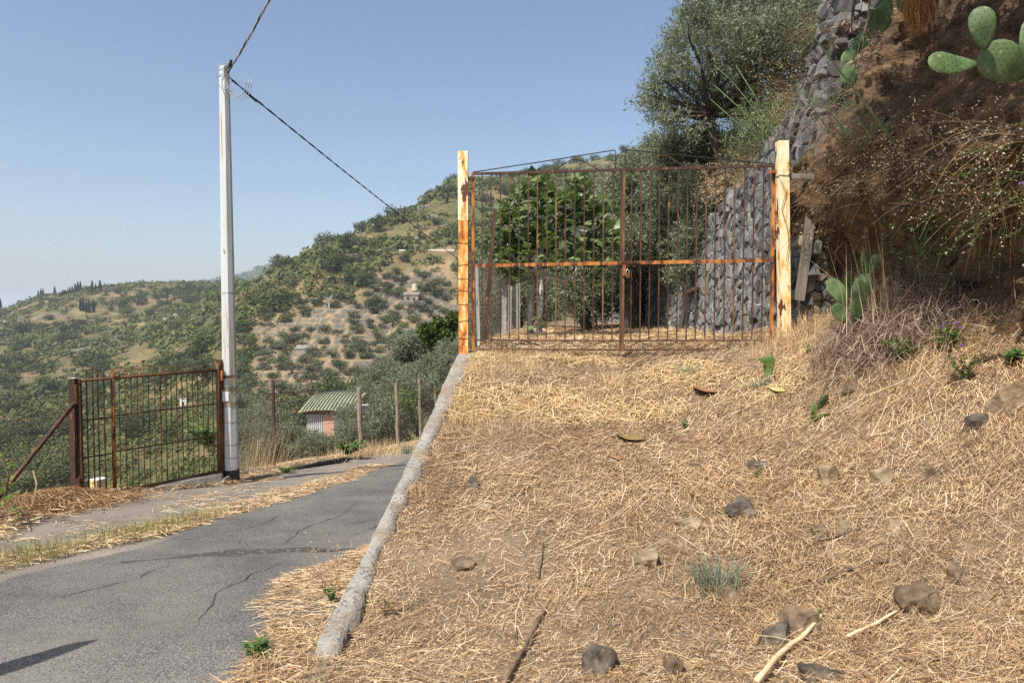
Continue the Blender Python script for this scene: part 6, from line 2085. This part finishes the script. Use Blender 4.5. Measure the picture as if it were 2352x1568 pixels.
def pear(label, base, pads, name='prickly_pear'):
    """pads: px, py of the centre, d, width px, length px, lean in the picture (deg), turn (deg), material"""
    e = thing(name, label, 'cactus', base)
    for i, (px, py, d, wp, lp_, rot, turn, m) in enumerate(pads):
        c = P(px, py, d); s = d / F0
        me, sp = pad_mesh(wp * s, lp_ * s, .026 if lp_ * s > .1 else .014, K[m], i + int(px))
        M_ = Matrix.Translation(c) @ Matrix.Rotation(R(rot), 4, 'Y') @ Matrix.Rotation(R(turn), 4, 'Z') @ Matrix.Translation((0, 0, -lp_ * s / 2))
        o = ob('pad', me, e); o.matrix_basis = M_
        k = ob('spines', sp, o, world=False)
    return e


pear('prickly pear with three big sunlit pads high on the cliff', P(2330, 180, 4.3),
     [(2308, 146, 4.25, 104, 122, -62, -25, 'cactus'), (2186, 145, 4.1, 66, 118, -92, 12, 'cactus'), (2256, 66, 4.15, 66, 96, -12, -20, 'cactus'), (2375, 90, 4.3, 90, 110, 20, -10, 'cactus')])
pear('prickly pear hanging in shade at the top beside the stone pier', P(2040, 0, 6.6),
     [(2030, 22, 6.5, 50, 60, 200, 30, 'cactus'), (1990, 80, 6.5, 44, 95, 215, 25, 'cactus'), (1958, 118, 6.4, 34, 66, 222, 15, 'cactus'), (1950, 165, 6.3, 46, 50, 195, 40, 'cactus'), (2018, 45, 6.3, 55, 62, 120, 15, 'cactus'), (2085, -10, 6.5, 60, 80, 170, 20, 'cactus')])
pear('prickly pear growing from the dead grass mound at the cliff foot', P(1965, 730, 6.6),
     [(1926, 672, 6.5, 52, 76, -32, 10, 'cactus'), (1953, 652, 6.62, 34, 60, -8, 25, 'cactus'), (1978, 668, 6.5, 52, 84, 16, -20, 'cactus'), (1989, 604, 6.62, 28, 60, -4, 10, 'cactus'), (2007, 608, 6.66, 28, 54, 22, -10, 'cactus'), (1930, 718, 6.4, 40, 46, -25, 0, 'cactus'), (1965, 718, 6.45, 60, 50, 10, 30, 'cactus')])
q = on_ramp(1766, 870)
pear('single green cactus pad with a bright bud in the straw', q, [(1766, 842, q.y, 30, 54, 6, -15, 'cactus_young'), (1750, 827, q.y, 14, 18, -50, 0, 'cactus_young'), (1768, 816, q.y + .01, 9, 20, 5, 60, 'cactus_young')])
q = on_ramp(1856, 818)
pear('small upright bright green cactus pad below the mound', q, [(1856, 803, q.y, 17, 26, -10, 20, 'cactus_young')])
q = on_ramp(1885, 960)
pear('broken green cactus pieces lying on the ramp below the cliff', q, [(1892, 925, q.y + .1, 34, 44, 30, 30, 'cactus'), (1862, 945, q.y + .05, 16, 34, 5, 40, 'cactus_young'), (1882, 962, q.y, 40, 60, 80, 60, 'cactus_young'), (1870, 938, q.y, 14, 22, 12, 0, 'cactus_young')])
q = on_ramp(1880, 1420)
pear('chewed green cactus remains behind the brown slab', q, [(1878, 1412, q.y, 40, 30, 70, 20, 'cactus_young'), (1850, 1415, q.y - .01, 26, 22, 100, 50, 'cactus_yellow'), (1898, 1425, q.y - .02, 26, 24, 60, 0, 'cactus')])
for px, py, w_, l_, m, lab, rot in ((1620, 892, 34, 58, 'cactus_dead', 'withered orange cactus pad lying on the upper ramp', 80), (1790, 890, 26, 44, 'cactus_yellow', 'yellow dried cactus pad below the single green pad', 78), (1450, 1000, 28, 72, 'cactus_husk', 'olive brown cactus husk lying alone on the ramp', 92),
                                    (1420, 1046, 16, 30, 'cactus_dead', 'little orange cactus scrap below the olive brown husk', 84), (1960, 812, 20, 40, 'cactus_dead', 'rusty brown pad scrap under the dead grass mound', 60)):
    q = on_ramp(px, py + 8); s = q.y / F0
    e = thing('fallen_pad', lab, 'cactus', q)
    me, sp = pad_mesh(w_ * s * 2.6, l_ * s, .026, K[m], int(px))
    o = ob('pad', me, e); o.matrix_basis = Matrix.Translation(q + Vector((0, 0, .022))) @ Matrix.Rotation(R(rot), 4, 'Z') @ Matrix.Rotation(R(-72), 4, 'X') @ Matrix.Translation((0, 0, -l_ * s / 2))

# ------------------------------------------------------------------ plants hanging on the cliff
def cliff_at(px, py, d0=3.4, d1=8.9):
    """where that sight line meets the rock (coarse search on the face)"""
    best, bq = 1e9, None
    return best


_S, _V = np.meshgrid(np.linspace(0, cl[-1] - .05, 320), np.linspace(.2, 6.5, 240), indexing='ij')
_CP = cliff_pt(_S, _V)
_u = CX + _CP[..., 0] / np.clip(_CP[..., 1], .3, None) * F0
_yc = _CP[..., 1] * _c - _CP[..., 2] * _s
_v = CY - (_CP[..., 1] * _s + _CP[..., 2] * _c) / np.clip(_yc, .3, None) * F0
_u = CX + _CP[..., 0] / np.clip(_yc, .3, None) * F0


def cliff_hit(px, py):
    m = ((_u - px) ** 2 + (_v - py) ** 2 < 14 ** 2) & (_CP[..., 1] > 2)
    if not m.any():
        i = np.unravel_index(np.argmin((_u - px) ** 2 + (_v - py) ** 2 + (_CP[..., 1] < 2) * 1e9), _u.shape)
        return Vector(_CP[i])
    yy_ = np.where(m, _CP[..., 1], 99)
    return Vector(_CP[np.unravel_index(np.argmin(yy_), yy_.shape)])


# loose stones bedded in the rock face
mb = MB(); pr_ = [stone_mesh('p', 1, .8, .7, K['cliff'], 950 + i, .3, 14) for i in range(8)]
rq = random.Random(3)
for k in range(420):
    s_, v_ = rq.uniform(.2, 7.5), rq.uniform(.15, 4.6)
    q = Vector(cliff_pt(np.array([s_]), np.array([v_]))[0]); z_ = rq.uniform(.03, .09) * (2.0 if rq.random() < .15 else 1)
    m_ = pr_[k % 8]; ro = Matrix.Rotation(rq.uniform(0, 6.28), 3, 'Z') @ Matrix.Rotation(rq.uniform(-.6, .6), 3, 'X')
    mb.add([q + ro @ (v.co * z_) for v in m_.vertices], [tuple(f.vertices) for f in m_.polygons])
tag(mb.build('rubble', K['cliff'], bpy.data.objects['cliff']), kind='stuff')


def spray(label, px, py, n, L, bias, mat, seeds=0, thick=.0016, name='hanging_grass', leafy=0, seedsz=.013, spread=.7, cat='grass', off=.02, base=None, flower=0):
    """a tuft of fine arching stalks rooted in the rock, some with pale seed heads"""
    q = base or cliff_hit(px, py)
    e = thing(name, label, cat, q)
    mb = MB(); sp = []; lf = []
    for k in range(n):
        b0 = q + Vector((random.gauss(0, spread * .22), random.gauss(0, spread * .22), random.gauss(0, spread * .16)))
        d = (Vector(bias) + Vector((random.gauss(0, .42), random.gauss(0, .42), random.gauss(0, .42)))).normalized()
        l_ = L * random.uniform(.35, 1.15)
        g = random.uniform(.1, .55)
        pts = [b0 + d * (l_ * f) - Vector((0, 0, g * l_ * f * f)) for f in (0, .33, .66, 1.0)]
        mb.tube(pts, [thick, thick * .9, thick * .75, thick * .5], 3, cap=False)
        if random.random() < seeds:
            for j in range(random.randint(2, 6)):
                f = random.uniform(.45, 1.0)
                c = b0 + d * (l_ * f) - Vector((0, 0, g * l_ * f * f))
                dr = Vector((random.uniform(-1, 1), random.uniform(-1, 1), random.uniform(-1.2, .4))) * .05
                mb.tube([c, c + dr], thick * .5, 3, cap=False)
                sp.append((c + dr, dr.normalized()))
        if leafy and random.random() < leafy:
            for j in range(8):
                f = random.uniform(.2, 1.0); c = b0 + d * (l_ * f) - Vector((0, 0, g * l_ * f * f))
                lf.append((tuple(c), (random.gauss(0, 1), random.gauss(0, 1), random.gauss(0, .6))))
    mb.build('stalks', mat, e)['kind'] = 'stuff'
    if sp:
        ms = MB()
        for c, d in sp:
            s_ = seedsz * random.uniform(.7, 1.2); a = d.orthogonal().normalized() * s_ * .42; b = d.cross(a).normalized() * s_ * .42
            d = d * s_
            ms.add([c - d * .6, c + a, c + b, c - a, c - b, c + d], [(0, 2, 1), (0, 3, 2), (0, 4, 3), (0, 1, 4), (5, 1, 2), (5, 2, 3), (5, 3, 4), (5, 4, 1)])
        ms.build('seed_heads', K['seed'], e)['kind'] = 'stuff'
    if lf:
        Pn = np.array([a for a, b in lf]); Dn = np.array([b for a, b in lf])
        V, F = leaf_quads(Pn, Dn, unit(rg.normal(size=Pn.shape) + np.array([0, -.3, .8])), .05, .016)
        ob('foliage', np_mesh('foliage', V, F, K['herb']), e)['kind'] = 'stuff'
    for j in range(flower):
        t_ = b0 + Vector((random.uniform(-.4, .1), random.uniform(-.3, .3), random.uniform(-.5, .1)))
        D = unit(rg.normal(size=(16, 3)) + np.array([0, 0, .5])); V, F = leaf_quads(np.repeat(np.array([tuple(t_)]), 16, 0), D, rg.normal(size=(16, 3)), .02, .008)
        ob('flower', np_mesh('flower', V, F, K['purple']), e)
    return e


HB = (-.75, -.25, .05)
sprays = [
    (1892, 410, 80, .42, (-.6, -.3, -.2), 'dry_stem', .2, 'rusty dry grass hanging beside the crossboard'),
    (1885, 500, 80, .38, (-.6, -.3, -.2), 'dry_stem', .35, 'dry grass with white seed heads between plank and cliff'),
    (1950, 370, 100, .42, (-.6, -.35, -.1), 'dry_stem', .12, 'thick brown dry grass on the ledge right of the plank'),
    (1970, 430, 60, .36, (-.6, -.3, -.3), 'dry_stem', .05, 'brown dry grass curtain below the ledge'),
    (1990, 310, 99, .4, (-.6, -.3, .1), 'dry_stem', .25, 'dry grass with seed heads under the fennel stalks'),
    (2060, 350, 80, .5, (-.7, -.3, .0), 'dry_stem', .4, 'seeding dry grass in the middle of the overhang'),
    (2130, 330, 71, .55, (-.7, -.2, .1), 'straw_brown', .7, 'pale seed heads under the big cactus pad'),
    (2160, 400, 100, .5, (-.6, -.3, -.05), 'dry_stem', .5, 'dense seeding grass on the cliff brow'),
    (2240, 320, 66, .5, (-.7, -.2, .15), 'straw_brown', .6, 'seeding stalks left of the cliff edge of the picture'),
    (2250, 410, 90, .5, (-.6, -.3, -.1), 'dry_stem', .45, 'tangled dry grass below the seeding stalks'),
    (2325, 340, 88, .5, (-.6, -.3, .0), 'dry_stem', .4, 'dry tangle at the right edge under the cactus'),
    (2330, 440, 110, .45, (-.6, -.3, -.2), 'dry_stem', .35, 'lower dry tangle at the right edge of the cliff'),
    (2080, 290, 60, .35, (-.6, -.3, .2), 'dry_stem', .2, 'short dry grass on the lit rock below the palm fibre'),
    (1930, 250, 165, .5, (-.6, -.3, -.3), 'twig2', .0, 'dead root tangle hanging by the stone pier'),
    (1930, 150, 143, .5, (-.6, -.3, -.3), 'twig2', .0, 'dead grass hanging in shade by the dark cactus'),
    (1900, 60, 121, .45, (-.6, -.3, -.2), 'dry_stem', .05, 'dry grass over the top of the stone pier'),
    (2020, 200, 66, .5, (-.5, -.3, -.4), 'twig2', .0, 'dead brown stems trailing down the dark rock'),
]
K['twig2'] = K['straw_pink']
for px, py, n, L, bias, m, sd_, lab in sprays:
    spray(lab, px, py, n, L, bias, K[m], sd_)
spray('clover vine with green leaflets and purple flowers on the cliff brow', 2240, 470, 55, .55, (-.5, -.3, -.5), K['fennel'], .1, leafy=.9, flower=6, name='clover_vine', cat='plant')
spray('green trailing stems at the right edge of the cliff', 2320, 420, 40, .5, (-.6, -.3, -.1), K['fennel'], .1, leafy=.7, flower=2, name='clover_vine', cat='plant')
spray('clover sprig hanging low on the shaded rock', 2110, 520, 40, .5, (-.4, -.3, -.8), K['fennel'], .15, leafy=.9, name='clover_vine', cat='plant')
spray('grass tuft on the rock shelf left of the lit rock', 2150, 690, 300, .3, (-.4, -.3, .4), K['straw_pink'], .0)
spray('dry grass at the cliff foot on the right', 2260, 780, 300, .3, (-.5, -.3, .5), K['straw_pale'], .05)
# on the stone wall crest
for px, py, d, lab in ((1745, 330, 10.4, 'rusty dry grass on the crest of the stone wall'), (1790, 250, 9.4, 'dry grass with seed heads high on the stone wall'), (1700, 370, 11.2, 'seeding dry grass at the low crest of the stone wall'), (1830, 200, 8.9, 'dry grass in the corner under the stone pier')):
    spray(lab, 0, 0, 200, .45, (-.45, -.25, .45), K['dry_stem'], .2, base=P(px, py + 15, d) + Vector((.15, 0, 0)), spread=1.1, seedsz=.014)
spray('seeding grass hanging on the stone wall through the gate bars', 0, 0, 160, .4, (-.5, -.3, .0), K['straw'], .5, base=P(1660, 420, 12.0), spread=.9, seedsz=.016)

# unseen tree added above the view, its boughs placed to shade the cliff
rr_ = random.Random(5)
bl = [((rr_.uniform(2.15, 3.7), rr_.uniform(4.1, 5.9), rr_.uniform(3.7, 4.7)), rr_.uniform(.22, .42)) for _ in range(12)]
bl += [((2.9, 5.6, 4.2), .45), ((3.2, 5.8, 4.35), .45), ((3.35, 5.3, 4.2), .4)]
bl = [b for b in bl if not (b[0][0] < 2.5 and b[0][1] > 5.3)]
olive_tree('shade_olive', 'unseen olive bough added over the mound to shade the cliff', Vector((5.0, 5.2, 3.0)), Vector((4.2, 5.0, 4.1)), [(Vector(c), r) for c, r in bl], 31, per=1300, leaves=12, twl=.34, ln=.08, wd=.02, r0=.1)

# palm fibre hanging at the top
e = thing('palm_fibre', 'brown beard of palm fibre hanging at the top of the cliff', 'plant', P(2110, 0, 5.6))
parts = []
for px, top_, bot, n_ in ((2095, -40, 60, 900), (2112, -40, 82, 900), (2128, -40, 55, 600), (2142, -40, 40, 400)):
    c = P(px, top_, 5.5); s = 5.5 / F0
    x = rg.normal(c.x, 5 * s, n_); y = rg.normal(c.y, 7 * s, n_)
    L = (bot - top_) * s
    V, F = blades(rg, x, y, lambda a, b: a * 0, (L * .6, L * 1.05), (.003, .006), .1)
    V[:, 2] = c.z - V[:, 2]
    parts.append((V, F))
V, F = join(parts); ob('fibres', np_mesh('fibres', V, F, K['fibre']), e)

# dead umbel stem with brown seed heads
e = thing('dead_umbel', 'dry brown umbel stem with bristly heads hanging on the dark rock', 'plant', P(2000, -20, 6.2))
MB().tube([P(1998, -30, 6.2), P(1995, 40, 6.15), P(1978, 95, 6.1)], [.009, .008, .006], 6).build('stem', K['twig'], e)
for px, py in ((1905, 65), (1955, 60), (1915, 100), (2005, 90), (2002, 125), (1965, 142), (2020, 75), (1980, 130), (1940, 45)):
    c = P(px, py, 6.05); m = 60
    D = unit(rg.normal(size=(m, 3)) + np.array([-.2, -.2, -.9])); V, F = leaf_quads(np.repeat(np.array([tuple(c)]), m, 0), D, rg.normal(size=(m, 3)), .075, .006)
    ob('seed_head', np_mesh('seed_head', V, F, K['straw_pink']), e)
    MB().tube([P(1985, 70, 6.12), P((1985 + px) / 2, (70 + py) / 2 - 8, 6.08), c], .003, 4).build('stalk', K['twig'], e)

# fennel
def fennel(label, base, lines, name='fennel'):
    e = thing(name, label, 'plant', base)
    for pts, r0 in lines:
        q = [P(*p) for p in pts]
        MB().tube(q, [r0 * (1 - .75 * i / (len(q) - 1)) for i in range(len(q))], 6).build('stem', K['fennel'], e, True)
        Ps, Ds = [], []
        for a, b in zip(q[:-1], q[1:]):
            for k in range(5):
                c = a.lerp(b, random.random()); d = Vector((random.gauss(-.3, 1), random.gauss(0, 1), random.gauss(.5, .6))).normalized()
                if random.random() < .5: continue
                for j in range(26):
                    f = random.uniform(.1, 1); cc = c + d * .16 * f
                    Ps.append(tuple(cc)); Ds.append(tuple(d * .6 + Vector((random.gauss(0, .6), random.gauss(0, .6), random.gauss(0, .6)))))
        if Ps:
            Pn, Dn = np.array(Ps), np.array(Ds); V, F = leaf_quads(Pn, Dn, rg.normal(size=Pn.shape), .06, .003)
            ob('foliage', np_mesh('foliage', V, F, K['fennel']), e)['kind'] = 'stuff'
    return e


fennel('tall green fennel stalk slanting across the cliff to the top', P(2055, 327, 5.7), [([(2058, 330, 5.8), (2000, 255, 5.75), (1930, 165, 5.7), (1860, 72, 5.65), (1806, -5, 5.6), (1790, -30, 5.6)], .011)])
fennel('group of shorter fennel stalks left of the tall one', P(1985, 350, 6.0), [([(1960, 362, 6.1), (1905, 300, 6.1), (1868, 250, 6.05), (1845, 225, 6.0)], .008), ([(1988, 343, 6.0), (1940, 300, 6.0), (1912, 264, 6.0), (1880, 232, 6.0), (1868, 214, 6.0)], .008), ([(2008, 338, 6.0), (1990, 300, 6.0), (1972, 275, 6.0), (1945, 240, 6.0), (1930, 214, 6.0)], .007)])
fennel('green fennel growing on the stone wall before the olive', P(1770, 290, 10.0), [([(1765, 300, 10), (1720, 235, 10), (1680, 185, 10), (1640, 150, 10)], .012), ([(1758, 310, 10), (1700, 250, 10), (1640, 195, 10)], .012), ([(1775, 285, 10), (1730, 215, 10), (1690, 150, 10)], .012), ([(1750, 315, 10), (1690, 280, 10), (1632, 228, 10)], .012), ([(1745, 320, 10), (1700, 290, 10)], .01)])
parts = []
c = P(1755, 300, 10.1)
n = 2600
pn = np.array(tuple(c)) + rg.normal(size=(n, 3)) * np.array([.22, .3, .2])
V, F = leaf_quads(pn, unit(rg.normal(size=(n, 3)) + np.array([-.2, 0, .6])), rg.normal(size=(n, 3)), .13, .007)
e = thing('fennel', 'feathery fennel bush on the crest of the stone wall', 'plant', c); ob('foliage', np_mesh('foliage', V, F, K['fennel']), e)

# oat and quaking grass on the lane side of the wall
e = thing('quaking_grass', 'thin dry quaking grass with hanging seeds beside the wall and lane', 'grass', P(770, 1390, 4.3))
mb = MB(); ms = MB()
for k in range(20):
    b = P(random.uniform(735, 800), random.uniform(1340, 1420), 4.35); t_ = P(random.uniform(690, 810), random.uniform(1215, 1310), 4.35 + random.uniform(-.1, .1))
    mb.tube([b, b.lerp(t_, .5) + Vector((.01, 0, .02)), t_], .0014, 3, cap=False)
    for j in range(3):
        c = b.lerp(t_, random.uniform(.6, 1)) + Vector((random.uniform(-.03, .03), 0, random.uniform(-.03, .02))); s_ = .008
        ms.add([c - Vector((0, 0, s_)), c + Vector((s_ * .5, 0, 0)), c + Vector((0, s_ * .5, 0)), c - Vector((s_ * .5, 0, 0)), c - Vector((0, s_ * .5, 0)), c + Vector((0, 0, s_))], [(0, 2, 1), (0, 3, 2), (0, 4, 3), (0, 1, 4), (5, 1, 2), (5, 2, 3), (5, 3, 4), (5, 4, 1)])
mb.build('stalks', K['straw'], e)['kind'] = 'stuff'; ms.build('seed_heads', K['seed'], e)['kind'] = 'stuff'

# ------------------------------------------------------------------ air
hz_ = bpy.data.materials.new('haze'); hz_.use_nodes = True
t = hz_.node_tree
t.nodes.remove(t.nodes['Principled BSDF'])
pv = t.nodes.new('ShaderNodeVolumePrincipled')
pv.inputs['Color'].default_value = (.82, .9, 1.0, 1)
pv.inputs['Density'].default_value = HAZE = .0002
pv.inputs['Anisotropy'].default_value = 0.0
t.links.new(pv.outputs[0], t.nodes['Material Output'].inputs['Volume'])
mb = MB(); mb.box((0, 2000, -120), (18000, 14000, 612))
if HAZE > 0:
    tag(mb.build('haze', hz_), 'thin summer haze over the valley', kind='stuff')
